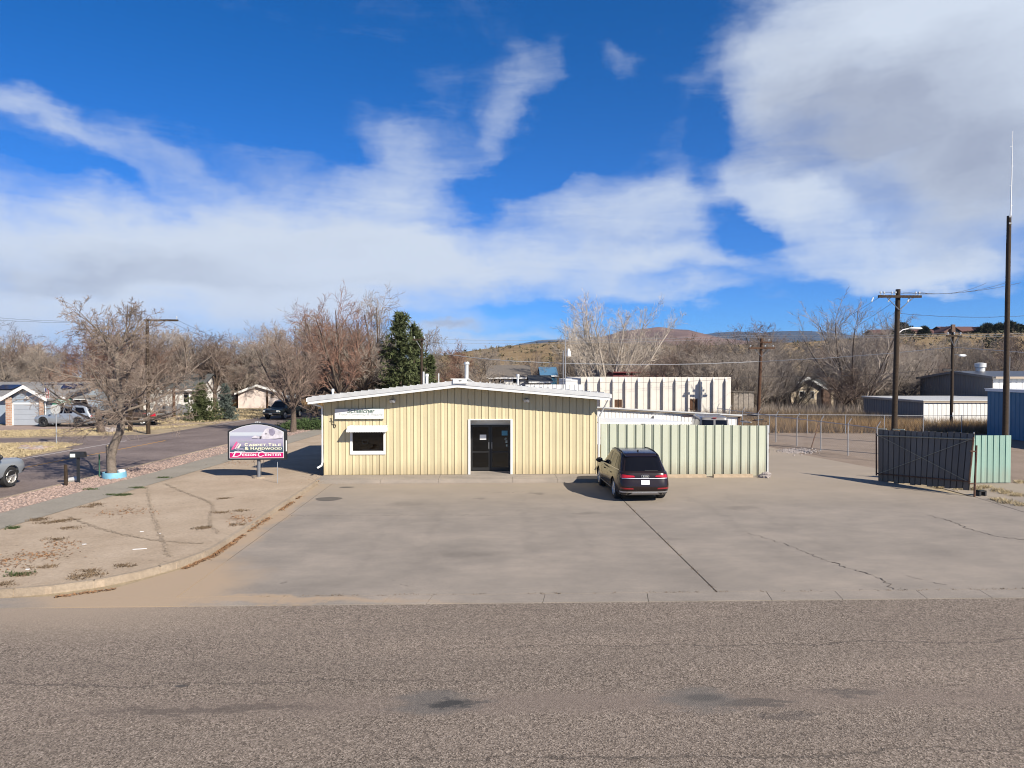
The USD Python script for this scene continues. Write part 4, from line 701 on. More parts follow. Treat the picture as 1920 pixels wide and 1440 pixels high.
single('fence_brace', MB().tube([(19.7, 43.6, 0), (20.55, 44.4, 1.5)], .035, 6), 'rusty', 'rusty slanting brace beside the chain link fence', 'brace')

# ---------------------------------------------------------------- poles and lines
def utility_pole(label, u, y, vtop, r0, r1, arms=(), mm='old_wood', lean=0.0, name='utility_pole', cat='utility pole'):
    x = PY(u, 700, y)[0]; h = PY(u, vtop, y)[2]; t = thing(name, label, cat, (x, y, -.03))
    ax = lambda z: lean * z / h
    obj('pole', MB().tube([(ax(z), 0, z) for z in np.linspace(0, h, 6)], np.linspace(r0, r1, 6), 12), mm, t, smooth=50)
    for z, a, b, ins in arms:
        az_ = h - z; cx = ax(az_)
        arm = obj('crossarm', MB().box(cx - a, cx + b, -r1 - .13, -r1 - .01, az_ - .07, az_ + .07), mm, t)
        if a > .3: obj('brace', MB().tube([(cx - a * .6, -r1 - .08, az_ - .06), (cx - .02, -r1 - .05, az_ - .75)], .025, 5), 'steel_pole', t)
        if b > .3: obj('brace', MB().tube([(cx + b * .6, -r1 - .08, az_ - .06), (cx + .02, -r1 - .05, az_ - .75)], .025, 5), 'steel_pole', t)
        for s in ins: obj('insulator', MB().tube([(cx + s, -r1 - .07, az_ + .07), (cx + s, -r1 - .07, az_ + .16), (cx + s, -r1 - .07, az_ + .2), (cx + s, -r1 - .07, az_ + .27)], [.02, .02, .06, .045], 8), 'porcelain', arm)
    return t, np.array([x, 0, 0]) + [0, y, 0], h
def cobra(t, z, y, L, head, dirx=1):
    a = obj('lamp_arm', MB().tube([(.12, 0, z - .35), (.16, 0, z - .1), (.45, 0, z + .12), (L, 0, z + .2)], .03, 6), 'white_paint', t)
    v = trimesh.creation.icosphere(2, 1.0); vv = v.vertices * [head, .16, .075]; obj('lamp_head', (vv + [L + head * .8, 0, z + .2], v.faces), 'white_paint', t, smooth=True)
    obj('photocell', MB().tube([(L + head * .4, 0, z + .26), (L + head * .4, 0, z + .36)], .045, 8), 'black_matte', t)
p1, P1, H1 = utility_pole('tall dark utility pole with crossarm and street lamp behind the dark gate', 1677, 40.0, 541.5, .155, .125, [(.42, 1.22, 1.22, (-1.1, -.9, -.45, -.25, .9, 1.1))], lean=.16)
cobra(p1, PY(1690, 618, 40)[2] - .1, 40, .85, .40)
for s in (-1.3, -.35, .75): obj('strain_insulator', MB().tube([(s, -.1, H1 - .46), (s - .16, -.2, H1 - .72)], .035, 6), 'porcelain', p1)
p2, P2, H2 = utility_pole('shorter utility pole with small crossarm and lamp in front of the grey metal building', 1785, 55.0, 622, .125, .10, [(.30, .60, .60, (-.5, 0, .5))], lean=.03)
v = trimesh.creation.icosphere(2, 1.0); z_ = PY(1800, 666, 55)[2]
obj('lamp_head', (v.vertices * [.30, .12, .12] + [.75, -.1, z_], v.faces), 'white_paint', p2, smooth=True); obj('lamp_arm', MB().tube([(.1, 0, z_ + .1), (.5, -.1, z_ + .08)], .02, 5), 'steel_pole', p2)
z_ = PY(1780, 693, 55)[2]; obj('bracket', MB().box(-.75, -.1, -.1, 0, z_ - .06, z_ + .06).tube([(.1, 0, z_ + .05), (.75, -.1, z_ - .15)], .02, 5), 'black_matte', p2)
obj('tag', MB().box(-.03, .03, -.17, -.14, 1.2, 1.5), 'white_print', p2)
p3, P3, H3 = utility_pole('brown utility pole with two crossarms at the end of the white ribbed building', 1422, 63.3, 634, .17, .12, [(.35, .18, .85, (.6,)), (.85, 1.15, 1.15, (-1.0, .3, 1.0))], mm='brown_wood', lean=.25)
pa, PA, HA = utility_pole('very tall dark pole carrying a white whip antenna beside the blue building', 1886, 42.0, 404, .155, .12, [], lean=.06, name='antenna_pole', cat='antenna pole')
ztip = PY(1891, 245, 42)[2]
obj('antenna', MB().tube([(.10, -.05, HA - .6), (.12, -.05, HA + .4), (.17, -.05, ztip)], [.05, .04, .018], 8), 'white_paint', pa)
for k, z in enumerate(np.linspace(HA + .6, ztip - .9, 4)): obj('antenna_arm', MB().tube([(.13, -.05, z), (.13 + .10 * (-1) ** k, -.05, z)], .014, 5), 'white_paint', pa)
obj('clamp', MB().box(-.02, .16, -.12, .02, HA - .5, HA - .4).box(-.02, .16, -.12, .02, HA - .1, HA), 'steel_pole', pa); obj('conduit', MB().tube([(.2, -.02, 0), (.2, -.02, PY(1889, 668, 42)[2])], .03, 6), 'steel_pole', pa)
p5, P5, H5 = utility_pole('weathered utility pole with one long side arm behind the leaning street tree', 277, 55.0, 597, .15, .11, [(.12, .15, 2.35, (2.25,))])
obj('pole_tag', MB().tube([(0.13, -.17, PY(281, 776, 55)[2]), (.13, -.155, PY(281, 776, 55)[2])], .13, 18), 'white_print', p5, label='round white tag on the pole'); obj('pole_tag', MB().tube([(.13, -.176, PY(281, 776, 55)[2]), (.13, -.172, PY(281, 776, 55)[2])], .05, 12), 'text_black', p5)
p6, P6, H6 = utility_pole('dark utility pole in front of the tall pines behind the cream roof', 790.5, 62, 632, .13, .10, [(.2, .75, .3, (-.6, .25))])
p7, P7, H7 = utility_pole('plain brown pole in front of the white gabled house', 325.5, 74, 727, .16, .14, [], mm='brown_wood'); p8, P8, H8 = utility_pole('plain brown pole in front of the pinkish gable house', 500.5, 84, 733, .13, .11, [], mm='brown_wood')
yl = thing('yard_lamp', 'thin grey yard lamp pole and mast behind the cream building', 'yard lamp', (PY(1057, 0, 55)[0], 55, 0))
obj('pole', MB().tube([(0, 0, 0), (0, 0, PY(0, 657, 55)[2])], .045, 8), 'steel_pole', yl); obj('mast', MB().tube([(.17, 0, 0), (.17, 0, PY(0, 640, 55)[2]), (.17, 0, PY(0, 608, 55)[2])], [.04, .03, .015], 8), 'wire_grey', yl)
zz = PY(0, 660, 55)[2]; obj('lamp', MB().tube([(.42, 0, zz - .3), (.42, 0, zz - .22), (.42, 0, zz + .05), (.42, 0, zz + .22), (.42, 0, zz + .3)], [.14, .17, .15, .07, .03], 12), 'white_paint', yl, smooth=40); obj('lamp_arm', MB().tube([(0, 0, zz + .1), (.42, 0, zz + .1)], .02, 5), 'steel_pole', yl)
def wire(label, a, b, sag, r=.011, mm='wire', pts=None):
    a, b = np.asarray(a, float), np.asarray(b, float); t = np.linspace(0, 1, 24)[:, None]; p = a * (1 - t) + b * t; p[:, 2] -= (4 * sag * t * (1 - t))[:, 0]
    return single('power_line', MB().tube(p, r, 4, cap=False), mm, label, 'power line')
A1 = P1 + [.14, -.2, H1 - .2]
for k, s in enumerate((-1.0, 0.2, 1.0)):
    wire('thin power line from the tall lamp pole rightwards, %s of three' % ('lowest', 'middle', 'topmost')[k], A1 + [s, 0, 0], np.array([34 + s, 44 + 3 * k, 10.2 + .35 * k]), .35)
    wire('thin power line from the tall lamp pole down leftwards, %s of three' % ('leftmost', 'middle', 'rightmost')[k], A1 + [s - .15, 0, -.3], PY(1350 + 60 * k, 690, 150), 1.6)
wire('single power line right of the tall lamp pole just above the hilltop house', P1 + [.25, -.1, PY(1685, 588, 40)[2]], PY(1930, 591.5, 43), .15)
for k, (va, vb) in enumerate(((625, 628), (629, 632.5))):
    wire('grey power line between the brown pole and the shorter pole, %s of two' % ('upper', 'lower')[k], PY(1424, va + 3, 63), PY(1785, va, 55), .12, .014, 'wire_grey'); wire('grey power line from the shorter pole to the right edge, %s of two' % ('upper', 'lower')[k], PY(1785, va, 55), PY(1935, vb - 4, 52), .1, .014, 'wire_grey')
    wire('grey power line left of the brown pole towards the pines, %s of two' % ('upper', 'lower')[k], PY(1424, va + 3, 63), PY(791, va + 11 + 3 * k, 62), .25, .012, 'wire_grey')
cb = [(835, 664, 58), (900, 672, 57), (960, 677, 56), (1060, 681.5, 56), (1200, 684, 57), (1310, 682.5, 60), (1422, 678, 63), (1550, 671.5, 60), (1675, 662, 57.5), (1785, 651, 55), (1870, 657, 52), (1935, 662, 50)]
single('cable', MB().tube([PY(*c) for c in cb], .024, 5, cap=False), 'wire_grey', 'thick grey cable sagging between the poles behind the cream building', 'cable')
wire('thin lower cable from the brown pole to the shorter pole', PY(1422, 706, 63), PY(1785, 690, 55), .25, .012, 'wire'); wire('thin wire crossing in front of the white ribbed building', PY(1262, 716, 60), PY(1422, 706, 63), .05, .012, 'wire'); wire('thin wire from the cream roof across the ribbed building', PY(971, 712, 50), PY(1262, 716, 60), .12, .012, 'wire')
for k, v_ in enumerate((594, 599)): wire('thin power line left of the street pole, %s of two' % ('upper', 'lower')[k], PY(-20, v_, 70), P5 + [2.0 * k, 0, H5 - .1], .25)
for k in range(2): wire('thin power line from the side arm to the far trees, %s of two' % ('upper', 'lower')[k], P5 + [2.2 - .8 * k, -.2, H5 - .08], PY(520, 652 + 6 * k, 130), 1.0)

# ---------------------------------------------------------------- small street things on the left
q = G(147, 906, YZ); mbx = thing('mailbox', 'black mailbox on a black post beside the side street', 'mailbox', (q[0], q[1], YZ))
hz = PY(147, 853, q[1])[2] - YZ
sec = [(.12 * math.cos(a), .12 + .12 * math.sin(a)) for a in np.linspace(0, PI, 13)] + [(-.12, 0), (.12, 0)]
v = np.array([[s * .29, x, z] for s in (-1, 1) for x, z in [(a, b) for a, b in sec]]); k = len(sec)
mb = MB().add(v + [0, 0, hz - .1], [[i, (i + 1) % k, k + (i + 1) % k, k + i] for i in range(k)]); c2 = Polygon(sec); tr = trimesh.creation.triangulate_polygon(c2, engine='earcut')
for s in (-1, 1): mb.add([[s * .29, x, z + hz - .1] for x, z in tr[0]], tr[1])
obj('box', mb, 'sign_case', mbx); obj('post', MB().box(-.045, .045, -.045, .045, -.05, hz - .102), 'sign_case', mbx); obj('number_plate', MB().box(-.26, -.05, -.128, -.122, hz - .08, hz + .06), 'plate_white', mbx)
q = G(123.5, 911, YZ); single('wooden_post', MB().tube([(q[0], q[1], YZ - .05), (q[0] + .01, q[1], .6), (q[0], q[1], PY(123, 871, q[1])[2])], [.075, .07, .06], 9), 'old_wood', 'short weathered wooden post left of the mailbox', 'post')
q = G(186.5, 894, YZ); single('fence_stake', MB().tube([(q[0], q[1], YZ), (q[0], q[1], PY(186, 852, q[1])[2])], .03, 6), 'pole_green', 'thin green steel stake left of the leaning street tree', 'stake')
q = G(139, 904, YZ); single('bucket', MB().tube([q + [-.2, 0, .09], q + [.14, .05, .12]], [.10, .13], 12), 'galvanized', 'small grey bucket lying at the foot of the mailbox', 'bucket')
TB = G(211, 896, YZ)
pl = thing('planter_ring', 'sky blue plastic ring around the foot of the leaning street tree', 'planter', (TB[0] + .08, TB[1], YZ))
ring = trimesh.creation.revolve([(.42, 0), (.47, .0), (.48, .13), (.46, .26), (.42, .26), (.42, 0)], sections=30); ring.vertices[:, 0] *= 1.0
obj('ring', MB().tm(ring), 'sky_blue_plastic', pl, smooth=40); obj('soil', MB().tube([(0, 0, .02), (0, 0, .10)], .418, 24), 'weed_brown', pl)
single('pot', MB().tm(trimesh.creation.revolve([(0, 0), (.12, 0), (.16, .24), (.14, .24), (.10, .03), (0, .03)], sections=16)).move((TB[0] + .36, TB[1] + .05, YZ + .10)), 'white_print', 'white pot standing in the blue planter ring', 'pot')
q = G(106, 832); ss = thing('street_name_sign', 'green street name sign on a grey pole at the lane corner', 'sign', (q[0], q[1], 0))
h0 = PY(106, 762, q[1])[2]; obj('pole', MB().tube([(0, 0, -.03), (0, 0, h0)], .035, 8), 'wire_grey', ss)
zb0, zb1 = PY(0, 756.5, q[1])[2], PY(0, 749, q[1])[2]; xa, xb = PY(94, 0, q[1])[0] - q[0], PY(123, 0, q[1])[0] - q[0]
bd = obj('blade', MB().box(xa, xb, -.02, .0, zb0, zb1), 'sign_green', ss); obj('lettering', letters('GLENMOOR RD', .17, (xa + xb) / 2, -.021, zb0 + .06, width=(xb - xa) * .9, bold=True), 'white_print', bd)
bd = obj('blade', MB().box(-.22, .14, -.03, -.01, PY(0, 761.5, q[1])[2], zb0 - .01), 'sign_green', ss)
obj('back_plate', MB().plate([(-.17, 0), (.17, 0), (.3, .13), (.3, .47), (.17, .6), (-.17, .6), (-.3, .47), (-.3, .13)], -.07, -.05).move((0, 0, PY(0, 776, q[1])[2])), 'galvanized', ss)
q = G(85.5, 797.5); fp = thing('flagpole', 'white flagpole with a drooping striped flag in front of the garage house', 'flagpole', (q[0], q[1], 0)); hf = PY(0, 727, q[1])[2]
obj('pole', MB().tube([(0, 0, 0), (0, 0, hf)], .05, 8), 'white_paint', fp); obj('base', MB().box(-.6, .6, -.4, .4, -.03, .06), 'kerb_concrete', fp)
zf = PY(0, 726, q[1])[2]; fl = MB(); 
for k in range(7):
    x0, x1 = .05 + .045 * k, .05 + .045 * (k + 1); obj('flag_stripe', MB().tube([(x0, .03 * math.sin(k * 1.7), zf - .02 * k), (x0 + .02, .05 * math.cos(k * 2.1), zf - .5), (x0 - .01, .04 * math.sin(k), zf - 1.05 + .05 * (k % 3))], [.03, .035, .02], 6), 'flag_red' if k % 2 else 'white_print', fp)
obj('flag_canton', MB().tube([(.07, -.03, zf + .01), (.1, -.06, zf - .4)], .06, 6), 'flag_blue', fp)
q = G(244.5, 808.5); single('wooden_post', MB().box(q[0] - .13, q[0] + .13, q[1] - .1, q[1] + .1, -.03, PY(0, 768, q[1])[2]), 'old_wood', 'square weathered post between the brown pickup and the side street', 'post')
q = G(187, 810.5); single('tree_stump', MB().tube([(q[0] + .15, q[1], -.03), (q[0], q[1], .6), (q[0] - .15, q[1], 1.5)], [.30, .24, .22], 10), 'bark', 'leaning cut tree trunk behind the silver parked car', 'tree stump')
rk = thing('rock_pile', 'grey rocks at the foot of the cut tree trunk', 'rock pile')
for k in range(14):
    c = G(rng.uniform(186, 214), rng.uniform(806, 811)); v, f = blob(rng, rng.uniform(.12, .3), 1, .5, (1.2, 1, .7)); obj('rock', (v + c + [0, 0, .05], f), 'stone_grey', rk)
rk = thing('rock_pile', 'pale rocks in the dry grass below the street name sign', 'rock pile')
for k in range(16):
    c = G(rng.uniform(38, 102), rng.uniform(837.5, 844)); v, f = blob(rng, rng.uniform(.10, .28), 1, .5, (1.6, 1, .5)); obj('rock', (v + c + [0, 0, .03], f), 'stone_pink' if k % 3 else 'stone_grey', rk)

# ---------------------------------------------------------------- vehicles
def wheel(parent, x, y, r, w, side, rim_mat='alloy', spokes=5):
    prof = [(r * .62, -w / 2 + .02), (r * .9, -w / 2), (r * .985, -w / 2 + .03), (r, -w / 4), (r, w / 4), (r * .985, w / 2 - .03), (r * .9, w / 2), (r * .62, w / 2 - .02), (r * .62, -w / 2 + .02)]
    T = trimesh.creation.revolve(prof, sections=36); R = trimesh.transformations.rotation_matrix(PI / 2, [0, 1, 0]); T.apply_transform(R); T.apply_translation([x, y, r])
    wp = obj('wheel', MB().tm(T), 'tyre', parent, smooth=35)
    rim = MB(); b = trimesh.creation.revolve([(r * .60, -.06), (r * .66, .06), (r * .63, .075), (r * .58, .05), (r * .56, -.04), (0, -.045), (0, -.06), (r * .60, -.06)], sections=30)
    b.apply_transform(trimesh.transformations.rotation_matrix(side * PI / 2, [0, 1, 0])); b.apply_translation([x + side * (w / 2 - .07), y, r]); rim.tm(b)
    for k in range(spokes):
        for dlt in (-.13, .13):
            a = 2 * PI * k / spokes + .3; c, s = math.cos(a), math.sin(a); p, q = r * .10, r * .60; xx = x + side * (w / 2 - .025)
            e0, e1 = np.array([c, s]) * p + np.array([-s, c]) * dlt * p * 1.2, np.array([c, s]) * q + np.array([-s, c]) * dlt * q * .7
            rim.tube([(xx, y + e0[0], r + e0[1]), (xx - side * .015, y + e1[0], r + e1[1])], [.035, .024], 5)
    rim.tube([(x + side * (w / 2 - .06), y, r), (x + side * (w / 2 - .005), y, r)], [r * .17, r * .14], 14)
    obj('rim', rim, rim_mat, wp, smooth=35)
def ringpts(w, yr, yf, n, K=72):
    a = PI / 2 - np.arange(K) * 2 * PI / K; a = a + 0.32 * np.sin(4 * a) / 4 * -1
    c, s = np.cos(a), np.sin(a); return w * np.sign(c) * np.abs(c) ** (2 / n), (yr + yf) / 2 + (yf - yr) / 2 * np.sign(s) * np.abs(s) ** (2 / n)
def loft(levels, K=72):                                        # levels: (w, yr, yf, n, zfunc(y))
    V = []
    for w, yr, yf, n, zf in levels:
        x, y = ringpts(w, yr, yf, n, K); V.append(np.column_stack([x, y, [zf(b) for b in y]]))
    m = len(V); V = np.vstack(V); F = []
    for i in range(m - 1):
        for j in range(K):
            j2 = (j + 1) % K; F.append([i * K + j, (i + 1) * K + j, (i + 1) * K + j2]); F.append([i * K + j, (i + 1) * K + j2, i * K + j2])
    for base, o in ((0, 1), ((m - 1) * K, -1)):
        for j in range(K // 2):
            a, b, c, d = base + j, base + j + 1, base + (K - j - 1) % K, base + (K - j) % K
            for t in ((a, b, c), (a, c, d)):
                if len(set(t)) == 3: F.append(list(t[::-1] if o < 0 else t))
    F = np.array(F)[:, ::-1]
    t = trimesh.Trimesh(V, F, process=False); t.merge_vertices(digits_vertex=6); t.update_faces(t.nondegenerate_faces()); t.fix_normals(); return t
class Vehicle:
    def __init__(s, label, cat, loc, rz, sp, group=None, name='car'):
        s.sp = sp; s.root = thing(name, label, cat, loc, rz, group); s.paint = sp['paint']
        L, w = sp['L'], sp['W'] / 2; s.L, s.w = L, w
        yb, zb_ = zip(*sp['belt']); s.zt = lambda y: float(np.interp(y, yb, zb_)); s.zb = lambda y: sp['zb'] + .10 * max(0, (y / L - .9) * 5)
        nr, nf = sp.get('n', 7), sp.get('nf', sp.get('n', 7))
        s.T = [0, .10, .28, .45, .62, .80, .92, .975, 1.0]; s.WF = [.90, .965, .985, 1.0, .998, .985, .955, .925, .89]
        s.YR = sp.get('yr', [.16, .06, .02, .0, .02, .05, .07, .09, .13]); s.YF = sp.get('yf', [.25, .08, .03, 0, .01, .03, .08, .14, .22])
        s.n = nr
        lv = [(w * a, b, L - c, nr, (lambda t: (lambda y: s.zb(y) + t * (s.zt(y) - s.zb(y))))(t)) for t, a, b, c in zip(s.T, s.WF, s.YR, s.YF)]
        body = loft(lv, 96)
        mf_ = m3.Manifold(m3.Mesh(np.asarray(body.vertices, np.float32), np.asarray(body.faces, np.uint32)))
        for y in sp['wy']:
            for sd in (-1, 1):
                c = m3.Manifold.cylinder(.46, sp['r'] * 1.13, sp['r'] * 1.13, 36).rotate([0, 90, 0]).translate([sd * (w - .18) - .23, y, sp['r'] * 1.02]); mf_ = mf_ - c
        for bx in sp.get('cuts', []): mf_ = mf_ - m3.Manifold.cube([bx[1] - bx[0], bx[3] - bx[2], bx[5] - bx[4]]).translate([bx[0], bx[2], bx[4]])
        if mf_.is_empty(): mesh = body
        else: q = mf_.to_mesh(); mesh = (q.vert_properties[:, :3], q.tri_verts)
        s.body = obj('body', mesh, s.paint, s.root, smooth=32)
        obj('underbody', MB().box(-w * .78, w * .78, .35, L - .4, sp['zb'] + .02, sp['zb'] + .35), 'trim_black', s.root)
        g = sp['green']; s.g = g; zr = lambda y: float(np.interp(y, *zip(*g['roof']))); s.zr = zr
        s.S = [0, .25, .5, .72, .86, .93, .97, 1.0]; sh = [0, 0, 0, 0, 0, .012, .035, .085]
        s.gl = []
        for t, e in zip(s.S, sh):
            tt = t; s.gl.append((g['w0'] + (g['w1'] - g['w0']) * tt ** 1.15 - e * 1.1, g['r0'] + (g['r1'] - g['r0']) * tt + e * 1.6, g['f0'] + (g['f1'] - g['f0']) * tt - e * 2.2, g.get('n', 7), (lambda t: (lambda y: (s.zt(y) - .04) * (1 - t) + zr(y) * t))(t)))
        s.cab = obj('cabin', loft(s.gl, 96), g.get('paint', s.paint), s.root, smooth=32)
        for y in sp['wy']:
            for sd in (-1, 1): wheel(s.root, sd * (w - sp.get('tw', .25) / 2 - .03), y, sp['r'], sp.get('tw', .25), sd, sp.get('rim', 'alloy'), sp.get('spokes', 5))
    def lev(s, t):
        T = np.array(s.S); return [float(np.interp(t, T, [l[k] for l in s.gl])) for k in range(3)]
    def gx(s, y, t):                                           # half width of the cabin at y, level t
        w, yr, yf = s.lev(t); n = s.g.get('n', 7); q = min(.999, abs((y - (yr + yf) / 2) / ((yf - yr) / 2))); return w * (1 - q ** n) ** (1 / n)
    def gy(s, x, t, end):
        w, yr, yf = s.lev(t); n = s.g.get('n', 7); q = min(.999, abs(x / w)); return (yr + yf) / 2 + end * (yf - yr) / 2 * (1 - q ** n) ** (1 / n)
    def gz(s, y, t): return (s.zt(y) - .04) * (1 - t) + s.zr(y) * t
    def grid(s, fn, k=(10, 5)):
        a, b = k; v = [fn(i / a, j / b) for i in range(a + 1) for j in range(b + 1)]; m = b + 1
        return np.array(v), [[i * m + j, (i + 1) * m + j, (i + 1) * m + j + 1, i * m + j + 1] for i in range(a) for j in range(b)]
    def side_pane(s, c, o=.006, name='window', mm='car_glass', both=True):      # c: (y, t) corners: rear-low, front-low, front-high, rear-high
        for sd in ((-1, 1) if both else (-1,)):
            def fn(a, b):
                y, t = [(c[0][k] * (1 - a) + c[1][k] * a) * (1 - b) + (c[3][k] * (1 - a) + c[2][k] * a) * b for k in (0, 1)]
                return [sd * (s.gx(y, t) + o), y, s.gz(y, t)]
            v, f = s.grid(fn); f = [q[::-1] for q in f] if sd < 0 else f; obj(name, MB().add(v, f), mm, s.cab, smooth=True)
    def end_pane(s, end, c, o=.006, name='window', mm='car_glass'):              # c: (x0, t0) half width low, (x1, t1) half width high
        def fn(a, b):
            t = c[0][1] * (1 - b) + c[1][1] * b; x = (2 * a - 1) * (c[0][0] * (1 - b) + c[1][0] * b); y = s.gy(x, t, end)
            return [x, y + end * o, s.gz(y, t)]
        v, f = s.grid(fn, (16, 6)); f = [q[::-1] for q in f] if end > 0 else f; obj(name, MB().add(v, f), mm, s.cab, smooth=True)
    def by(s, x, z, end):                                      # lower body surface at an end
        y0 = .05 if end < 0 else s.L - .1; t = np.clip((z - s.zb(y0)) / (s.zt(y0) - s.zb(y0)), 0, 1)
        w = s.w * np.interp(t, s.T, s.WF); yr, yf = np.interp(t, s.T, s.YR), s.L - np.interp(t, s.T, s.YF); q = min(.999, abs(x / w)); return (yr + yf) / 2 + end * (yf - yr) / 2 * (1 - q ** s.n) ** (1 / s.n)
    def end_patch(s, name, end, poly, mm, o=.012, parent=None, k=(8, 4), label=None):     # poly: 4 corners (x, z): left-low, right-low, right-high, left-high
        def fn(oo): return lambda a, b: (lambda x, z: [x, s.by(x, z, end) + end * oo, z])(*[(poly[0][i] * (1 - a) + poly[1][i] * a) * (1 - b) + (poly[3][i] * (1 - a) + poly[2][i] * a) * b for i in (0, 1)])
        v, f = s.grid(fn(o), k); v2, _ = s.grid(fn(-.03), k); m = k[1] + 1; n = len(v); F = [q if end < 0 else q[::-1] for q in f]
        rim = [(i * m, (i + 1) * m) for i in range(k[0])] + [(i * m + k[1], (i + 1) * m + k[1]) for i in range(k[0])] + [(j, j + 1) for j in range(k[1])] + [(k[0] * m + j, k[0] * m + j + 1) for j in range(k[1])]
        F += [[a, b, n + b, n + a] for a, b in rim]
        return obj(name, MB().add(np.vstack([v, v2]), F), mm, parent or s.root, smooth=35, label=label)
    def side_strip(s, name, y0, y1, z0, z1, mm, o=.012):
        for sd in (-1, 1):
            def fn(a, b):
                y = y0 + (y1 - y0) * a; z = z0 + (z1 - z0) * b; t = np.clip((z - s.zb(y)) / (s.zt(y) - s.zb(y)), 0, 1); w = s.w * np.interp(t, s.T, s.WF); yr, yf = np.interp(t, s.T, s.YR), s.L - np.interp(t, s.T, s.YF)
                q = min(.999, abs((y - (yr + yf) / 2) / ((yf - yr) / 2))); return [sd * (w * (1 - q ** s.n) ** (1 / s.n) + o), y, z]
            v, f = s.grid(fn, (10, 2)); obj(name, MB().add(v, [q[::-1] for q in f] if sd < 0 else f), mm, s.root, smooth=True)
    def mirrors(s, y, z, mm=None, d=.13):
        for sd in (-1, 1):
            b = trimesh.creation.icosphere(2, 1.0); x = s.w + .06; obj('mirror', MB().add(b.vertices * [d, .075, d * .72] + [sd * (x + .02), y, z], b.faces).tube([(sd * (s.w - .12), y + .05, z - .07), (sd * x, y, z - .03)], .035, 6), mm or s.paint, s.root, smooth=35)
    def handles(s, ys, z):
        for y in ys:
            for sd in (-1, 1): obj('door_handle', MB().box(sd * (s.w * 1.0) - .02, sd * (s.w * 1.0) + .02, y - .11, y + .11, z - .018, z + .018), s.paint, s.root)

# the black SUV by the pale fence
hero = Vehicle('glossy black SUV parked facing the pale green fence on the concrete lot', 'SUV', (5.62, 25.78, 0.006), .03, dict(L=5.06, W=1.97, zb=.245, r=.385, wy=(1.08, 4.07), tw=.28, paint='paint_black', spokes=10, n=8,
    belt=[(0, 1.10), (.4, 1.12), (1.2, 1.10), (3.4, 1.04), (3.9, 1.03), (4.7, .93), (5.06, .80)], yr=[.26, .10, .0, .0, .06, .09, .12, .15, .19],
    green=dict(w0=.90, w1=.70, r0=.17, r1=.72, f0=4.0, f1=2.75, n=7, roof=[(.2, 1.63), (.7, 1.70), (1.3, 1.74), (2.0, 1.75), (2.7, 1.72), (3.3, 1.66)])))
hero.end_pane(-1, ((.77, .10), (.64, .83)), name='rear_window'); hero.end_pane(1, ((.76, .08), (.62, .86)), name='windscreen')
for c in (((.62, .14), (1.12, .14), (1.12, .80), (.98, .80)), ((1.18, .14), (2.14, .14), (2.10, .84), (1.18, .82)), ((2.22, .14), (3.42, .14), (2.66, .86), (2.18, .84))): hero.side_pane(c)
for c in (((.55, .095), (3.55, .095), (3.55, .125), (.55, .125)), ): hero.side_pane(c, .012, 'window_trim', 'chrome')
hero.side_pane(((2.145, .14), (2.215, .14), (2.175, .85), (2.11, .85)), .010, 'pillar', 'trim_black')
hero.end_patch('tail_light', -1, [(-.93, .885), (-.36, .93), (-.40, .975), (-.93, 1.03)], 'tail_red'); hero.end_patch('tail_light', -1, [(.36, .93), (.93, .885), (.93, 1.03), (.40, .975)], 'tail_red')
hero.end_patch('chrome_strip', -1, [(-.83, .865), (.83, .865), (.83, .89), (-.83, .89)], 'chrome', .018, k=(20, 2))
hero.end_patch('reflector', -1, [(-.88, .50), (-.42, .50), (-.46, .545), (-.88, .555)], 'tail_dark'); hero.end_patch('reflector', -1, [(.42, .50), (.88, .50), (.88, .555), (.46, .545)], 'tail_dark')
hero.end_patch('bumper_trim', -1, [(-.88, .36), (.88, .36), (.90, .415), (-.90, .415)], 'brushed_silver', .022, k=(20, 2), label='silver strip along the rear bumper')
hero.end_patch('skid_plate', -1, [(-.58, .275), (.58, .275), (.45, .37), (-.45, .37)], 'brushed_silver', .035, k=(14, 3), label='silver skid plate under the rear bumper')
hero.end_patch('valance', -1, [(-.90, .24), (.90, .24), (.89, .355), (-.89, .355)], 'trim_black', .014, k=(20, 2))
for sd in (-1, 1): hero.end_patch('exhaust', -1, [(sd * .76 - .12, .275), (sd * .76 + .12, .275), (sd * .76 + .12, .335), (sd * .76 - .12, .335)], 'chrome', .026); hero.end_patch('exhaust', -1, [(sd * .76 - .095, .287), (sd * .76 + .095, .287), (sd * .76 + .095, .325), (sd * .76 - .095, .325)], 'black_matte', .031)
hero.end_patch('number_plate', -1, [(-.155, .665), (.155, .665), (.155, .82), (-.155, .82)], 'plate_white', .018, k=(4, 2))
em = MB()
for k in range(4):
    t_ = torus(.047, .009, 22, 6); vv = t_.vertices[:, [0, 2, 1]] + [(k - 1.5) * .063, hero.by(0, .955, -1) - .022, .955]; em.add(vv, t_.faces[:, ::-1])
obj('emblem', em, 'chrome', hero.root, smooth=40, label='four linked chrome rings on the tailgate')
obj('spoiler', MB().add(*hero.grid(lambda a, b: [(2 * a - 1) * (.60 + .05 * b), hero.gy(0, .95, -1) - .13 + .30 * b, hero.gz(.55, .95) - .035 + .075 * b], (8, 3))), 'paint_black', hero.cab)
obj('antenna_fin', MB().add([[-.02, 1.15, 1.74], [.02, 1.15, 1.74], [0, 1.13, 1.80], [-.02, 1.33, 1.74], [.02, 1.33, 1.74], [0, 1.2, 1.80]], [[0, 1, 2], [3, 5, 4], [0, 2, 5], [0, 5, 3], [1, 4, 5], [1, 5, 2]]), 'trim_black', hero.cab)
for sd in (-1, 1): obj('roof_rail', MB().tube([(sd * .615, y, hero.zr(y) + (.018 if .8 < y < 2.8 else -.03)) for y in (.55, .8, 1.2, 1.6, 2.0, 2.4, 2.8, 3.0)], .016, 6), 'trim_black', hero.cab, smooth=40)
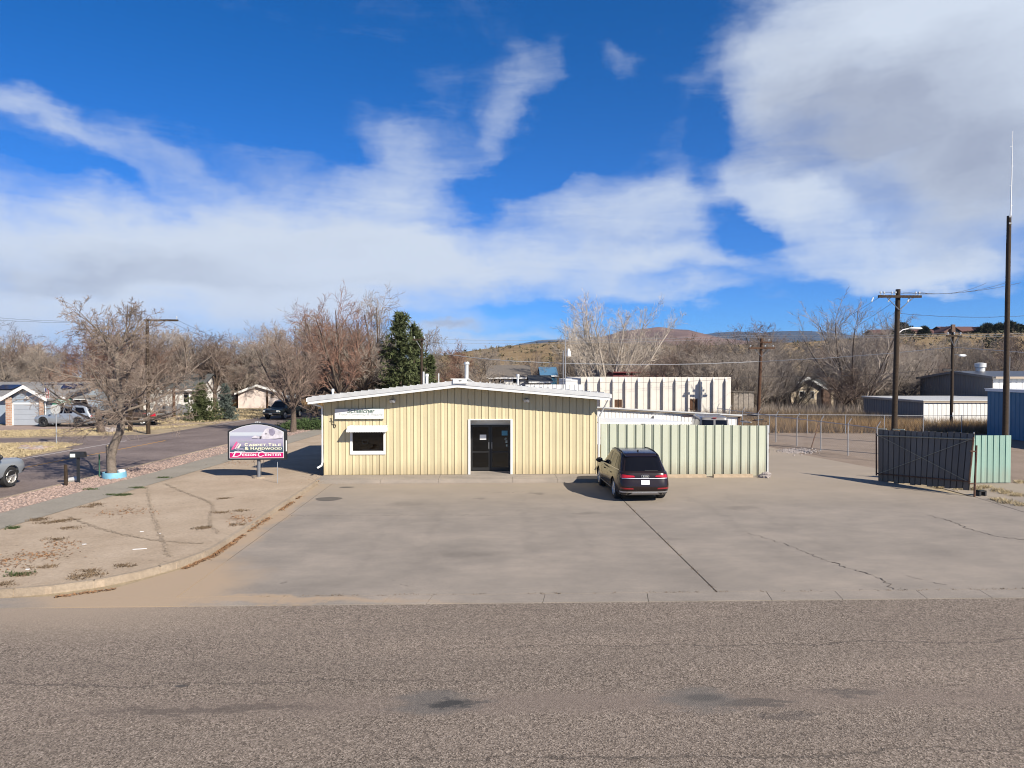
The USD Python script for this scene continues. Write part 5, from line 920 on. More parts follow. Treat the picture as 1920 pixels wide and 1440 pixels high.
y_ = hero.gy(0, .12, -1); obj('wiper', MB().tube([(.02, y_ - .02, hero.gz(y_, .10)), (.50, hero.gy(.5, .16, -1) - .02, hero.gz(y_, .13))], .011, 5), 'trim_black', hero.cab)
hero.mirrors(3.35, 1.16, 'trim_black', .14); hero.handles((1.55, 2.75), .93); hero.side_strip('sill_trim', 1.55, 3.6, .36, .39, 'chrome')
for y0, y1 in ((1.175, 1.185), (2.165, 2.175), (3.335, 3.345)): hero.side_strip('door_gap', y0, y1, .45, 1.04, 'black_matte', .003)

def suv_details(v, hood):
    v.mirrors(hood, 1.12)
# silver SUV parked in front of the garage house
sv = Vehicle('silver grey SUV parked in front of the garage of the blue grey house', 'SUV', (0, 0, 0), 0, dict(L=5.1, W=1.94, zb=.28, r=.40, wy=(1.10, 4.14), paint='paint_silver', rim='dark_alloy', n=7,
    belt=[(0, 1.05), (.3, 1.10), (1.5, 1.08), (3.6, 1.04), (4.6, .98), (5.1, .78)], green=dict(w0=.89, w1=.68, r0=.12, r1=.50, f0=4.0, f1=2.85, n=7, roof=[(.3, 1.74), (2.0, 1.80), (3.4, 1.76)])))
sv.end_pane(-1, ((.74, .12), (.62, .84)), name='rear_window'); sv.end_pane(1, ((.74, .08), (.6, .86)), name='windscreen')
for c in (((.50, .16), (1.35, .16), (1.50, .80), (.75, .80)), ((1.62, .14), (2.40, .14), (2.32, .84), (1.72, .82)), ((2.48, .14), (3.45, .14), (2.75, .86), (2.42, .84))): sv.side_pane(c)
sv.end_patch('tail_light', -1, [(-.94, .86), (.94, .86), (.94, .96), (-.94, .96)], 'tail_red', k=(24, 2)); sv.end_patch('number_plate', -1, [(-.15, .62), (.15, .62), (.15, .77), (-.15, .77)], 'plate_white'); sv.mirrors(3.4, 1.12); sv.handles((1.9, 2.95), .95)
for y0, y1 in ((1.55, 1.562), (2.44, 2.452), (3.5, 3.512)): sv.side_strip('door_gap', y0, y1, .45, 1.02, 'black_matte', .003)
for sd in (-1, 1): obj('roof_rail', MB().tube([(sd * .66, .9, 1.74), (sd * .63, 1.3, 1.83), (sd * .63, 2.6, 1.83), (sd * .66, 3.0, 1.75)], .02, 6), 'trim_black', sv.cab)
def place(v, rear, front):                                     # rear and front end points on the ground
    rear, front = np.asarray(rear)[:2], np.asarray(front)[:2]; d = front - rear; ang = math.atan2(-d[0], d[1]); m = (rear + front) / 2; d = d / np.linalg.norm(d); o = m - d * v.L / 2
    ops = UsdGeom.Xformable(v.root).GetOrderedXformOps(); ops[0].Set(Gf.Vec3d(float(o[0]), float(o[1]), 0.0)); ops[1].Set(math.degrees(ang))
place(sv, G(180, 799), G(78, 798.5))
# brown pickup behind the leaning street tree
PK = dict(L=5.5, W=2.0, zb=.42, r=.40, n=9, cuts=[(-.84, .84, .12, 2.05, .72, 2.0)], belt=[(0, 1.12), (2.1, 1.13), (3.9, 1.10), (4.2, 1.10), (5.3, 1.02), (5.5, .95)], yr=[.05, .0, 0, 0, 0, 0, 0, 0, .02],
          green=dict(w0=.90, w1=.72, r0=2.15, r1=2.32, f0=4.1, f1=3.3, n=9, roof=[(2.2, 1.76), (3.0, 1.80), (3.9, 1.76)]))
bp = Vehicle('old brown pickup truck parked behind the leaning street tree', 'pickup truck', (0, 0, 0), 0, dict(PK, wy=(1.15, 4.45), paint='paint_brown'), name='pickup_truck')
bp.end_pane(-1, ((.70, .2), (.6, .84)), name='rear_window'); bp.end_pane(1, ((.74, .1), (.62, .86)), name='windscreen'); bp.side_pane(((2.38, .16), (3.62, .16), (3.16, .84), (2.45, .84)))
bp.end_patch('tail_light', -1, [(-.98, .78), (-.84, .78), (-.84, 1.02), (-.98, 1.02)], 'tail_red'); bp.end_patch('tail_light', -1, [(.84, .78), (.98, .78), (.98, 1.02), (.84, 1.02)], 'tail_red'); bp.end_patch('tailgate_band', -1, [(-.82, .86), (.82, .86), (.82, 1.0), (-.82, 1.0)], 'brushed_silver', k=(16, 2))
obj('bumper', MB().box(-.98, .98, -.16, .02, .48, .66), 'trim_black', bp.root); obj('toolbox', MB().box(-.80, .80, 1.62, 2.0, 1.0, 1.24), 'dark_alloy', bp.root); bp.mirrors(3.62, 1.18, 'trim_black'); bp.handles((2.6,), .98)
place(bp, G(299, 796), G(187, 796))
# dark green pickup with camper shell driving down the side street
gpk = Vehicle('dark green pickup truck with camper shell driving towards us on the side street', 'pickup truck', (0, 0, 0), 0, dict(PK, cuts=[], L=5.2, wy=(1.05, 4.15), paint='paint_green', belt=[(0, 1.10), (2.1, 1.12), (3.7, 1.10), (4.0, 1.08), (5.0, 1.0), (5.2, .93)], green=dict(w0=.88, w1=.70, r0=.04, r1=.30, f0=3.95, f1=3.1, n=9, roof=[(.1, 1.72), (1.6, 1.76), (3.0, 1.77), (3.7, 1.72)])), name='pickup_truck')
gpk.end_pane(1, ((.76, .10), (.62, .86)), name='windscreen'); gpk.end_pane(-1, ((.7, .2), (.6, .84)), name='rear_window')
for c in (((.3, .18), (1.75, .18), (1.75, .80), (.45, .80)), ((2.05, .16), (2.6, .16), (2.5, .84), (2.1, .84)), ((2.66, .14), (3.5, .14), (2.95, .85), (2.58, .84))): gpk.side_pane(c)
gpk.end_patch('headlight', 1, [(-.92, .76), (-.58, .76), (-.56, .94), (-.92, .94)], 'lamp_clear'); gpk.end_patch('headlight', 1, [(.58, .76), (.92, .76), (.92, .94), (.56, .94)], 'lamp_clear')
gpk.end_patch('grille', 1, [(-.52, .74), (.52, .74), (.52, .93), (-.52, .93)], 'trim_black', k=(10, 3)); gpk.end_patch('bumper', 1, [(-.97, .46), (.97, .46), (.97, .64), (-.97, .64)], 'dark_alloy', .05, k=(20, 2)); gpk.end_patch('number_plate', 1, [(-.16, .52), (.16, .52), (.16, .66), (-.16, .66)], 'plate_white', .06, k=(3, 2))
gpk.end_patch('chrome_strip', 1, [(-.97, .63), (.97, .63), (.97, .66), (-.97, .66)], 'chrome', .055, k=(20, 1)); gpk.mirrors(3.45, 1.15, 'trim_black'); gpk.handles((2.2, 2.85), .98)
fr_ = G(507, 787.5); d_ = np.array([.16, 1.0, 0]); d_ /= np.linalg.norm(d_); place(gpk, fr_ + d_ * 5.2 + [.25, 0, 0], fr_ + [.0, 0, 0])
# front end of a silver pickup at the left picture edge
spk = Vehicle('silver pickup truck entering at the left picture edge beside the side street kerb', 'pickup truck', (0, 0, 0), 0, dict(PK, cuts=[(-.84, .84, .12, 2.0, .8, 2.2)], L=5.8, wy=(1.2, 4.78), r=.42, tw=.28, paint='paint_silver', belt=[(0, 1.22), (2.1, 1.24), (3.9, 1.22), (4.3, 1.22), (5.2, 1.16), (5.6, 1.07), (5.8, .92)], green=dict(w0=.92, w1=.74, r0=2.12, r1=2.3, f0=4.35, f1=3.4, n=9, roof=[(2.2, 1.90), (3.0, 1.93), (3.9, 1.88)])), name='pickup_truck')
spk.end_pane(1, ((.76, .10), (.64, .86)), name='windscreen'); spk.side_pane(((2.4, .14), (3.25, .14), (3.12, .84), (2.5, .84))); spk.side_pane(((3.32, .14), (3.95, .14), (3.4, .84), (3.2, .84)))
spk.end_patch('headlight', 1, [(-.98, .82), (-.66, .82), (-.66, 1.0), (-.98, 1.0)], 'lamp_clear'); spk.end_patch('headlight', 1, [(.66, .82), (.98, .82), (.98, 1.0), (.66, 1.0)], 'lamp_clear'); spk.end_patch('grille', 1, [(-.6, .72), (.6, .72), (.6, 1.0), (-.6, 1.0)], 'chrome', k=(10, 3)); spk.end_patch('bumper', 1, [(-1.0, .46), (1.0, .46), (1.0, .66), (-1.0, .66)], 'trim_black', .06, k=(24, 2)); spk.mirrors(3.95, 1.32, 'trim_black', .16); spk.handles((2.6, 3.4), 1.08)
wc = G(17, 913); dd_ = np.array([.06, 1.0]); dd_ /= np.linalg.norm(dd_); rgt = np.array([dd_[1], -dd_[0]]); o_ = wc[:2] - rgt * .86 - dd_ * 4.78
place(spk, o_, o_ + dd_ * 5.8)
# van roof behind the pale fence
vn = Vehicle('taupe van behind the pale green fence, only its roof and rear windows showing', 'van', (0, 0, 0), 0, dict(L=5.0, W=1.9, zb=.3, r=.36, wy=(1.0, 3.9), paint='paint_taupe', n=9, belt=[(0, 1.35), (3.6, 1.25), (4.2, 1.1), (5.0, .9)], yr=[.08, 0, 0, 0, 0, 0, 0, .01, .02],
    green=dict(w0=.90, w1=.78, r0=.03, r1=.13, f0=4.3, f1=3.3, n=9, roof=[(0, 2.05), (2.5, 2.10), (3.8, 2.0)])), name='van')
def vp(x0, x1):
    def fn(a, b):
        t = .12 + .66 * b; x = x0 + (x1 - x0) * a; y = vn.gy(x, t, -1); return [x, y - .008, vn.gz(y, t)]
    v, f = vn.grid(fn, (8, 4)); obj('rear_window', MB().add(v, f), 'car_glass', vn.cab, smooth=True)
vp(-.70, -.06); vp(.06, .70); vn.end_pane(1, ((.8, .1), (.7, .85)), name='windscreen'); vn.side_pane(((.3, .12), (2.2, .12), (2.2, .78), (.35, .78))); obj('brake_lamp', MB().box(-.12, .12, .06, .12, 2.0, 2.03), 'tail_red', vn.cab)
c0 = PY(1334, 797, 41.5); place(vn, (c0[0] + .1, 41.2), (c0[0] + .75, 46.1))

# ---------------------------------------------------------------- buildings further off
def X(u, y): return PY(u, 700, y)[0]
def Z(u, v, y): return PY(u, v, y)[2]
def gable(t, x0, x1, y0, y1, eave, rdg, axis, wm, rm, over=.4, th=.14, zb=-.05, rx=None, barge='white_paint'):
    barge = rm if rm == 'red_roof' else barge
    if axis == 'y':
        xm = (x0 + x1) / 2 if rx is None else rx
        obj('wall', MB().plate([(x0, zb), (x1, zb), (x1, eave), (xm, rdg), (x0, eave)], y0, y1), wm, t)
        sl_ = (rdg - eave) / (xm - x0); sr = (rdg - eave) / (x1 - xm)
        r = obj('roof', MB().plate([(x0 - over, eave - over * sl_ + .02), (xm, rdg + .02), (x1 + over, eave - over * sr + .02), (x1 + over, eave - over * sr + .02 + th), (xm, rdg + .02 + th), (x0 - over, eave - over * sl_ + .02 + th)], y0 - over, y1 + over), rm, t)
        obj('bargeboard', MB().plate([(x0 - over, eave - over * sl_ - .06), (xm, rdg - .06), (x1 + over, eave - over * sr - .06), (x1 + over, eave - over * sr + .10 + th), (xm, rdg + .10 + th), (x0 - over, eave - over * sl_ + .10 + th)], y0 - over - .04, y0 - over - .003), barge, r)
    else:
        ym = (y0 + y1) / 2; s = (rdg - eave) / (ym - y0); mb = MB()
        mb.box(x0, x1, y0, y1, zb, eave)
        for x, o in ((x0, 1), (x1, -1)): mb.add([[x, y0, eave], [x, y1, eave], [x, ym, rdg]], [[0, 2, 1][::o]])
        obj('wall', mb, wm, t); rf = MB()
        e = eave - over * s + .02
        P_ = [(y0 - over, e), (ym, rdg + .02), (y1 + over, e), (y1 + over, e + th), (ym, rdg + .02 + th), (y0 - over, e + th)]
        tr = trimesh.creation.extrude_polygon(Polygon(P_), x1 - x0 + 2 * over, engine='earcut'); v = tr.vertices
        rf.add(np.column_stack([v[:, 2] + x0 - over, v[:, 0], v[:, 1]]), tr.faces); r = obj('roof', rf, rm, t)
        obj('eave_board', MB().box(x0 - over, x1 + over, y0 - over - .03, y0 - over - .003, e - .05, e + th), barge, r)
    return r
def win(t, x0, x1, y, z0, z1, fm='white_paint', mull=0, gm='car_glass', name='window'):
    f = .07; w = obj(name, MB().box(x0 - f, x1 + f, y - .05, y - .003, z0 - f, z0).box(x0 - f, x1 + f, y - .05, y - .003, z1, z1 + f).box(x0 - f, x0, y - .05, y - .003, z0, z1).box(x1, x1 + f, y - .05, y - .003, z0, z1), fm, t)
    n = mull + 1
    for i in range(n):
        a, b = x0 + (x1 - x0) * i / n, x0 + (x1 - x0) * (i + 1) / n; obj('pane', MB().box(a + (.02 if i else 0), b - (.02 if i < n - 1 else 0), y - .03, y - .012, z0, z1), gm, w)
# blue grey garage house
Y = 63.5; h = thing('garage_house', 'blue grey house with brick pillars, garage door and solar panels', 'house')
x0, x1 = X(15, Y), X(83, Y); ev, rd = Z(50, 746, Y), Z(54, 727, Y)
gable(h, x0, x1, Y, Y + 7, ev, rd, 'y', 'blue_siding', 'shingle_grey', .45)
for k in range(7): obj('siding_board', MB().box(x0 + .5 + max(0, (k - 3) * .5), x1 - .5 - max(0, (k - 3) * .5), Y - .02, Y - .003, ev - .55 + k * .2, ev - .37 + k * .2), 'blue_siding', h)
gx0, gx1 = X(25, Y), X(73, Y); gz_ = Z(50, 758, Y)
dg = obj('garage_door', MB().box(gx0, gx1, Y - .05, Y - .004, 0, gz_), 'grey_door', h)
for k in range(4): obj('door_panel', MB().box(gx0 + .03, gx1 - .03, Y - .07, Y - .052, .02 + k * gz_ / 4, (k + 1) * gz_ / 4 - .02), 'grey_door', dg)
obj('door_trim', MB().box(gx0 - .14, gx0, Y - .09, Y - .004, 0, gz_ + .14).box(gx1, gx1 + .14, Y - .09, Y - .004, 0, gz_ + .14).box(gx0, gx1, Y - .09, Y - .004, gz_, gz_ + .14), 'white_paint', h)
for a, b in ((13, 23), (76, 83)): obj('brick_pillar', MB().box(X(a, Y), X(b, Y), Y - .25, Y - .1, -.05, ev + (.1 if a < 20 else -.02)), 'brick', h)
obj('gable_ornament', MB().tm(torus(.16, .05, 16, 6)).move((X(51, Y), Y - .08, rd - .9)), 'white_print', h); obj('porch_light', MB().box(X(49, Y), X(53, Y), Y - .15, Y - .02, ev - .02, ev + .14), 'white_print', h)
r2 = gable(h, x0 - 16, X(150, Y + 5), Y + 2.2, Y + 12, Z(40, 744, Y + 2), Z(40, 719, Y + 7), 'x', 'blue_siding', 'shingle_grey', .6)
ee, rr, ya, yb_ = Z(40, 744, Y + 2), Z(40, 719, Y + 7), Y + 2.2, Y + 7.1
def onroof(u0, u1, s0, s1):
    q = lambda x, s: [x, ya + (yb_ - ya) * s, ee + (rr - ee) * s + .25]
    a, b = X(u0, Y + 4), X(u1, Y + 4); p = [q(a, s0), q(b, s0), q(b, s1), q(a, s1)]; return MB().add([*p, *[[c[0], c[1], c[2] + .05] for c in p]], [[4, 5, 6, 7], [0, 1, 5, 4], [1, 2, 6, 5], [2, 3, 7, 6], [3, 0, 4, 7]])
for i in range(3): obj('solar_panel', onroof(-14 + i * 13, -1.6 + i * 13, .32, .66), 'solar', h)
for i in range(6): obj('solar_panel', onroof(60 + i * 13, 72.4 + i * 13, .28 + .02 * i, .72), 'solar', h)
obj('brick_front', MB().box(X(88, Y), X(118, Y), Y + 2.0, Y + 2.15, -.05, 1.3), 'brick', h); win(h, X(84, Y) + .1, X(92, Y), Y + 2.19, 1.0, 2.2); win(h, X(110, Y), X(137, Y), Y + 2.19, 1.3, 2.1, mull=1)
obj('downspout', MB().tube([(X(1, Y), Y + 1.6, 2.3), (X(5, Y), Y + 1.6, 2.1), (X(5, Y), Y + 1.6, .2)], .06, 6), 'white_paint', h)
# white houses behind the trees
Y = 78; h = thing('white_house', 'long low white house half hidden behind the leaning street tree', 'house'); x0, x1 = X(165, Y), X(272, Y)
gable(h, x0, x1, Y, Y + 8, Z(200, 738, Y), Z(200, 722, Y + 4), 'x', 'white_siding', 'shingle_dark')
for a, b in ((190, 206), (208, 222), (225, 236), (168, 178)): win(h, X(a, Y), X(b, Y), Y, Z(200, 752, Y), Z(200, 742, Y), 'shade_grey_metal')
Y = 81; h = thing('white_house', 'white gabled house with dark grey roof behind the spruce trees', 'house')
gable(h, X(277, Y), X(311, Y), Y - 1.5, Y + 7, Z(290, 729, Y), Z(290, 711, Y), 'y', 'white_siding', 'shingle_dark', .35)
gable(h, X(300, Y), X(368, Y), Y, Y + 8, Z(330, 730, Y), Z(330, 703, Y + 4), 'x', 'white_siding', 'shingle_dark', .4)
win(h, X(344, Y), X(354, Y), Y, Z(345, 754, Y), Z(345, 737, Y)); win(h, X(287, Y), X(299, Y), Y - 1.5, Z(290, 753, Y), Z(290, 744, Y), mull=1); win(h, X(290, Y), X(298, Y), Y - 1.5, Z(290, 724, Y), Z(290, 719, Y), 'shade_grey_metal')
Y = 92; h = thing('white_house', 'narrow white gable end showing between the two spruce trees', 'house'); gable(h, X(386, Y), X(409, Y), Y, Y + 8, Z(395, 733, Y), Z(395, 716, Y), 'y', 'white_siding', 'shingle_dark', .3); win(h, X(396, Y), X(401, Y), Y, Z(395, 729, Y), Z(395, 723, Y), 'shade_grey_metal'); win(h, X(394, Y), X(402, Y), Y, Z(395, 752, Y), Z(395, 741, Y))
Y = 76; t = thing('picket_fence', 'dark picket fence in front of the white gabled house', 'fence')
for i in range(46):
    x = X(288, Y) + i * .078 * 1.0; obj('picket', MB().plate([(x - .03, 0), (x + .03, 0), (x + .03, .95 + .25 * abs(math.sin(i * .33))), (x, 1.02 + .25 * abs(math.sin(i * .33))), (x - .03, .95 + .25 * abs(math.sin(i * .33)))], Y, Y + .03), 'steel_pole', t)
obj('rail', MB().box(X(288, Y), X(288, Y) + 3.6, Y + .031, Y + .08, .2, .28).box(X(288, Y), X(288, Y) + 3.6, Y + .031, Y + .08, .75, .83), 'steel_pole', t)
Y = 91; h = thing('pinkish_house', 'pale pinkish gable house beyond the dark green pickup', 'house'); gable(h, X(446, Y), X(530, Y), Y, Y + 10, Z(480, 738, Y), Z(480, 724, Y), 'y', 'pinkish_stucco', 'shingle_brown', .35, rx=X(482, Y)); win(h, X(508, Y), X(513, Y), Y, Z(510, 745, Y), Z(510, 738, Y), 'shade_grey_metal'); obj('porch_wall', MB().box(X(527, Y), X(548, Y), Y - .4, Y + 4, -.05, Z(540, 742, Y)), 'white_siding', h)
Y = 93; h = thing('grey_roofed_house', 'white house with broad grey brown roof right behind the cream roof ridge', 'house'); gable(h, X(917, Y), X(991, Y), Y, Y + 9, Z(950, 708, Y), Z(950, 687, Y + 4.5), 'x', 'white_siding', 'shingle_brown', .4)
for a, b in ((921, 929), (930, 938), (938.5, 945), (962, 968), (969, 974)): win(h, X(a, Y), X(b, Y), Y, Z(950, 718, Y), Z(950, 710, Y), 'white_paint')
Y = 88; h = thing('dark_shed', 'low dark roofed shed right of the grey brown roof', 'shed'); gable(h, X(994, Y), X(1033, Y), Y, Y + 5, Z(1010, 717, Y), Z(1010, 706, Y + 2), 'x', 'brown_siding', 'shingle_dark', .2)
Y = 103; h = thing('blue_roofed_shed', 'small shed with bright blue sloping roof behind the yard lamp', 'shed'); gable(h, X(1015, Y), X(1044, Y), Y, Y + 6, Z(1030, 705, Y), Z(1030, 690, Y + 3), 'x', 'blue_metal', 'blue_roof', .2)
def ribwall(t, x0, x1, y, z0, zf, pitch, d, mm, name='wall_panel', each=False):
    n = max(1, round((x1 - x0) / pitch)); p = (x1 - x0) / n; big_ = MB()
    for i in range(n):
        a = x0 + i * p; mb = big_ if not each else MB(); mb.add(*strip([a, a + p * .10, a + p * .2, a + p * .86, a + p * .93, a + p], [0, 0, d, d, 0, 0], z0, zf, y))
        if each: obj(name, mb, mm, t)
    if not each: obj(name, big_, mm, t)
Y = 60; t = thing('grey_panel_fence', 'light grey ribbed panel fence showing above the cream roof', 'fence'); ribwall(t, X(985, Y), X(1092, Y), Y, 0, Z(1030, 721, Y), .36, .05, 'white_metal', 'fence_panel', True); obj('rail', MB().box(X(985, Y), X(1092, Y), Y + .005, Y + .06, 2.6, 2.7), 'galvanized', t)
single('chimney', MB().box(X(1060, 61), X(1070, 61), 60.5, 61, 0, Z(1065, 712, 61)).box(X(1059, 61), X(1071, 61), 60.45, 61.05, Z(1065, 712, 61), Z(1065, 710, 61)), 'white_paint', 'small white chimney block beside the yard lamp', 'chimney')
# white ribbed concrete building
Y = 68.0; h = thing('ribbed_building', 'long white concrete building with dark vertical ribs behind the white shed', 'building'); x0, x1 = X(1089, Y), X(1371, Y); zt_ = Z(1230, 707, Y); n = 12; p = (x1 - x0) / n
obj('core', MB().box(x0 + .02, x1 - .02, Y + .15, Y + 14, -.05, zt_ - .12), 'ribbed_concrete', h)
for i in range(n):
    a = x0 + i * p
    for k in range(2): obj('wall_panel', MB().box(a + k * p / 2 + .012, a + (k + 1) * p / 2 - .012, Y, Y + .148, -.05, zt_), 'ribbed_concrete', h)
    xr = a + p * .5; d = .27
    obj('rib', MB().add([[xr, Y - .002, -.05], [xr + .16, Y - .002, -.05], [xr + .16, Y - d, -.05], [xr, Y - d, -.05], [xr, Y - .002, zt_ - .05], [xr + .16, Y - .002, zt_ - .05], [xr + .16, Y - d, zt_ - .42], [xr, Y - d, zt_ - .42]], [[3, 2, 6, 7], [2, 1, 5, 6], [0, 3, 7, 4], [7, 6, 5, 4]]), 'ribbed_concrete', h)
obj('wing', MB().box(X(1071, Y), x0 - .01, Y + .3, Y + 12, -.05, Z(1080, 712.5, Y)), 'white_metal', h)
for a, b, c, d in ((1152.5, 1158.5, 763, 750), (1160, 1166, 763, 750), (1293, 1299.5, 769, 748.5), (1301, 1307.5, 769, 748.5)): win(h, X(a, Y), X(b, Y), Y, Z(a, c, Y), Z(a, d, Y), 'tan_trim', gm='brown_wood')
Y = 46.0; h = thing('white_shed', 'long low white metal shed behind the pale green fence', 'shed'); x0, x1 = X(1112, Y), X(1385, Y); zl, zr_ = Z(1118, 764, Y), Z(1385, 779.5, Y); zf = lambda x: float(np.interp(x, [x0, x1], [zl, zr_]))
ribwall(h, x0, x1, Y, 0, zf, .235, .02, 'white_metal')
def slope(o0, o1, ya, yb): return MB().plate([(x0 - .1, zl + o0), (x1 + .15, zr_ + o0 - .01), (x1 + .15, zr_ + o1 - .01), (x0 - .1, zl + o1)], ya, yb)
obj('roof', MB().add([[x, y, z + e] for e in (0, .08) for x, y, z in ((x0 - .1, Y - .25, zl + .01), (x1 + .15, Y - .25, zr_ + .0), (x1 + .15, Y + 9, zr_ - .75), (x0 - .1, Y + 9, zl - .62))], [[0, 3, 2, 1], [4, 5, 6, 7], [0, 1, 5, 4], [1, 2, 6, 5], [2, 3, 7, 6], [3, 0, 4, 7]]), 'galvanized', h); obj('eave_board', slope(-.06, -.004, Y - .20, Y - .16), 'tan_trim', h); obj('door_track', MB().box(X(1279, Y), X(1312, Y), Y - .08, Y - .03, Z(1290, 780.5, Y), Z(1290, 779, Y)), 'brown_wood', h)
obj('corner_post', MB().box(x1 - .05, x1 + .1, Y - .1, Y + .05, 0, zr_), 'rusty', h); obj('vent_box', MB().box(X(1225, Y), X(1246, Y), Y - .25, Y - .03, Z(1230, 786, Y), Z(1230, 779, Y)), 'white_paint', h); obj('door_seam', MB().box(X(1279, Y), X(1281, Y), Y - .04, Y - .025, 0, Z(1280, 780, Y)), 'white_paint', h)
Y = 72; h = thing('grey_wood_shed', 'weathered grey plank shed right of the white ribbed building', 'shed'); x0 = X(1376, Y)
for i in range(12): obj('plank', MB().box(x0 + i * .17, x0 + i * .17 + .16, Y + .02 * (i % 3), Y + .06 + .02 * (i % 3), 0, Z(1390, 736 + (i % 3) * .4, Y)), 'grey_wood', h)
obj('side_wall', MB().box(x0 + 2.02, x0 + 2.08, Y + .1, Y + 5, 0, Z(1390, 737, Y)).box(x0, x0 + .05, Y + .12, Y + 5, 0, Z(1390, 737, Y)), 'grey_wood', h)
obj('roof', MB().box(x0 - .1, x0 + 2.2, Y - .1, Y + 5, Z(1390, 736, Y) + .01, Z(1390, 736, Y) + .1), 'shingle_brown', h)
yd = thing('junk_pile', 'pile of dark scrap and boards at the foot of the brown utility pole', 'junk pile'); rng = np.random.default_rng(21)
for k in range(14):
    c = PY(rng.uniform(1386, 1425), 790, 50 + rng.uniform(-1, 3)); obj('board', MB().box(-.5, .5, -.06, .06, -.03, .03, rng.uniform(0, 3), (c[0], c[1], rng.uniform(.1, 1.7))), ('grey_wood', 'galvanized', 'trim_black', 'brown_wood', 'tan_trim')[k % 5], yd)
Y = 88; h = thing('beige_house', 'beige gable house deep among the bare trees', 'house'); gable(h, X(1484, Y), X(1541, Y), Y, Y + 10, Z(1510, 726, Y), Z(1513, 710, Y), 'y', 'cream_stucco', 'shingle_dark', .4, rx=X(1513, Y)); gable(h, X(1541, Y), X(1574, Y), Y + 1.5, Y + 9, Z(1550, 729, Y), Z(1550, 712, Y + 5), 'x', 'cream_stucco', 'shingle_dark', .3); win(h, X(1500, Y), X(1508, Y), Y, Z(1500, 744, Y), Z(1500, 734, Y)); win(h, X(1521, Y), X(1526, Y), Y, Z(1521, 746, Y), Z(1521, 734, Y)); obj('porch', MB().box(X(1540, Y), X(1555, Y), Y - .6, Y + 1.4, 0, Z(1548, 730, Y)), 'brown_siding', h)
Y = 84; single('red_building', MB().box(X(1150, Y), X(1247, Y), Y, Y + 5, 0, Z(1200, 699, Y)).box(X(1149, Y), X(1248, Y), Y - .3, Y + 5.2, Z(1200, 699, Y) + .004, Z(1200, 697, Y)), 'red_wall', 'low dark red building behind the white ribbed building', 'building')
# metal buildings on the right
def box_building(label, name, x0, x1, y0, y1, z, front, left, rf, pitch=.32, trim='tan_trim', each=False):
    h = thing(name, label, 'building'); ribwall(h, x0, x1, y0, 0, z - .16, pitch, .025, front, 'wall_panel', each)
    mb = MB(); q = strip(*[np.array(k) for k in ([0], [0])], 0, 1, 0) if 0 else None
    n = round((y1 - y0) / .4); p = (y1 - y0) / n
    for i in range(n):
        a = y1 - i * p; ysx = [a, a - p * .15, a - p * .22, a - p * .86, a - p * .93, a - p]; ds = [0, 0, .025, .025, 0, 0]
        mb.add([[x0 - d - .004, y_, 0] for y_, d in zip(ysx, ds)] + [[x0 - d - .004, y_, z - .1] for y_, d in zip(ysx, ds)], [[j, j + 1, 6 + j + 1, 6 + j] for j in range(5)])
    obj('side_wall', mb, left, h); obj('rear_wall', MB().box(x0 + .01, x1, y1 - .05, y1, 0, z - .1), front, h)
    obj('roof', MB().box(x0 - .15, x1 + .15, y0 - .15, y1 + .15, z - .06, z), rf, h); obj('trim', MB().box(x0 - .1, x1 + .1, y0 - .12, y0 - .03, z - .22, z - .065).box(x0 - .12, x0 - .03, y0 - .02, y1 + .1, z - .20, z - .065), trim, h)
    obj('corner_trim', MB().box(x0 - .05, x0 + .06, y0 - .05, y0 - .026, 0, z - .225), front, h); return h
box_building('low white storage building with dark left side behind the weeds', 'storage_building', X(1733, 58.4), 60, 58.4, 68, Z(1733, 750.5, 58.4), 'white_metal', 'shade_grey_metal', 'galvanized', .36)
bb = box_building('blue metal building at the right picture edge behind the antenna pole', 'blue_building', 35.9, 60, 34.0, 51.0, Z(1873, 728, 51), 'blue_metal', 'blue_metal', 'white_paint', .4, trim='white_paint')
h = thing('grey_metal_building', 'large grey gabled metal building beyond the low white storage building', 'building'); xg, ya, ym, yb_ = 46.9, 66.0, 71.4, 77.3; za, zm, zb_ = 4.05, 4.52, 3.85; mb = MB(); n = 30
for i in range(n):
    a, b = yb_ - (yb_ - ya) * i / n, yb_ - (yb_ - ya) * (i + 1) / n; ysx = [a, a * .85 + b * .15, a * .8 + b * .2, a * .1 + b * .9, b]; ds = [0, 0, .03, .03, 0]
    mb.add([[xg - d, y_, 0] for y_, d in zip(ysx, ds)] + [[xg - d, y_, float(np.interp(y_, [ya, ym, yb_], [za, zm, zb_])) - .05] for y_, d in zip(ysx, ds)], [[j, j + 1, 5 + j + 1, 5 + j] for j in range(4)])
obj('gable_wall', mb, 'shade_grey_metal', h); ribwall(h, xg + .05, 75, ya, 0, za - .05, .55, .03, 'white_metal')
def yz(poly, x0, x1): tr = trimesh.creation.extrude_polygon(Polygon(poly), x1 - x0, engine='earcut'); v = tr.vertices; return MB().add(np.column_stack([v[:, 2] + x0, v[:, 0], v[:, 1]]), tr.faces)
obj('roof', yz([(ya - .4, za - .02), (ym, zm + .02), (yb_ + .4, zb_ - .02), (yb_ + .4, zb_ + .08), (ym, zm + .12), (ya - .4, za + .08)], xg - .2, 75.2), 'dark_metal_roof', h); obj('bargeboard', yz([(ya - .4, za - .14), (ym, zm - .10), (yb_ + .4, zb_ - .14), (yb_ + .4, zb_ + .09), (ym, zm + .13), (ya - .4, za + .09)], xg - .26, xg - .203), 'shade_grey_metal', h); obj('eave_trim', MB().box(xg, 75, ya - .45, ya - .41, za - .12, za + .08), 'tan_trim', h)
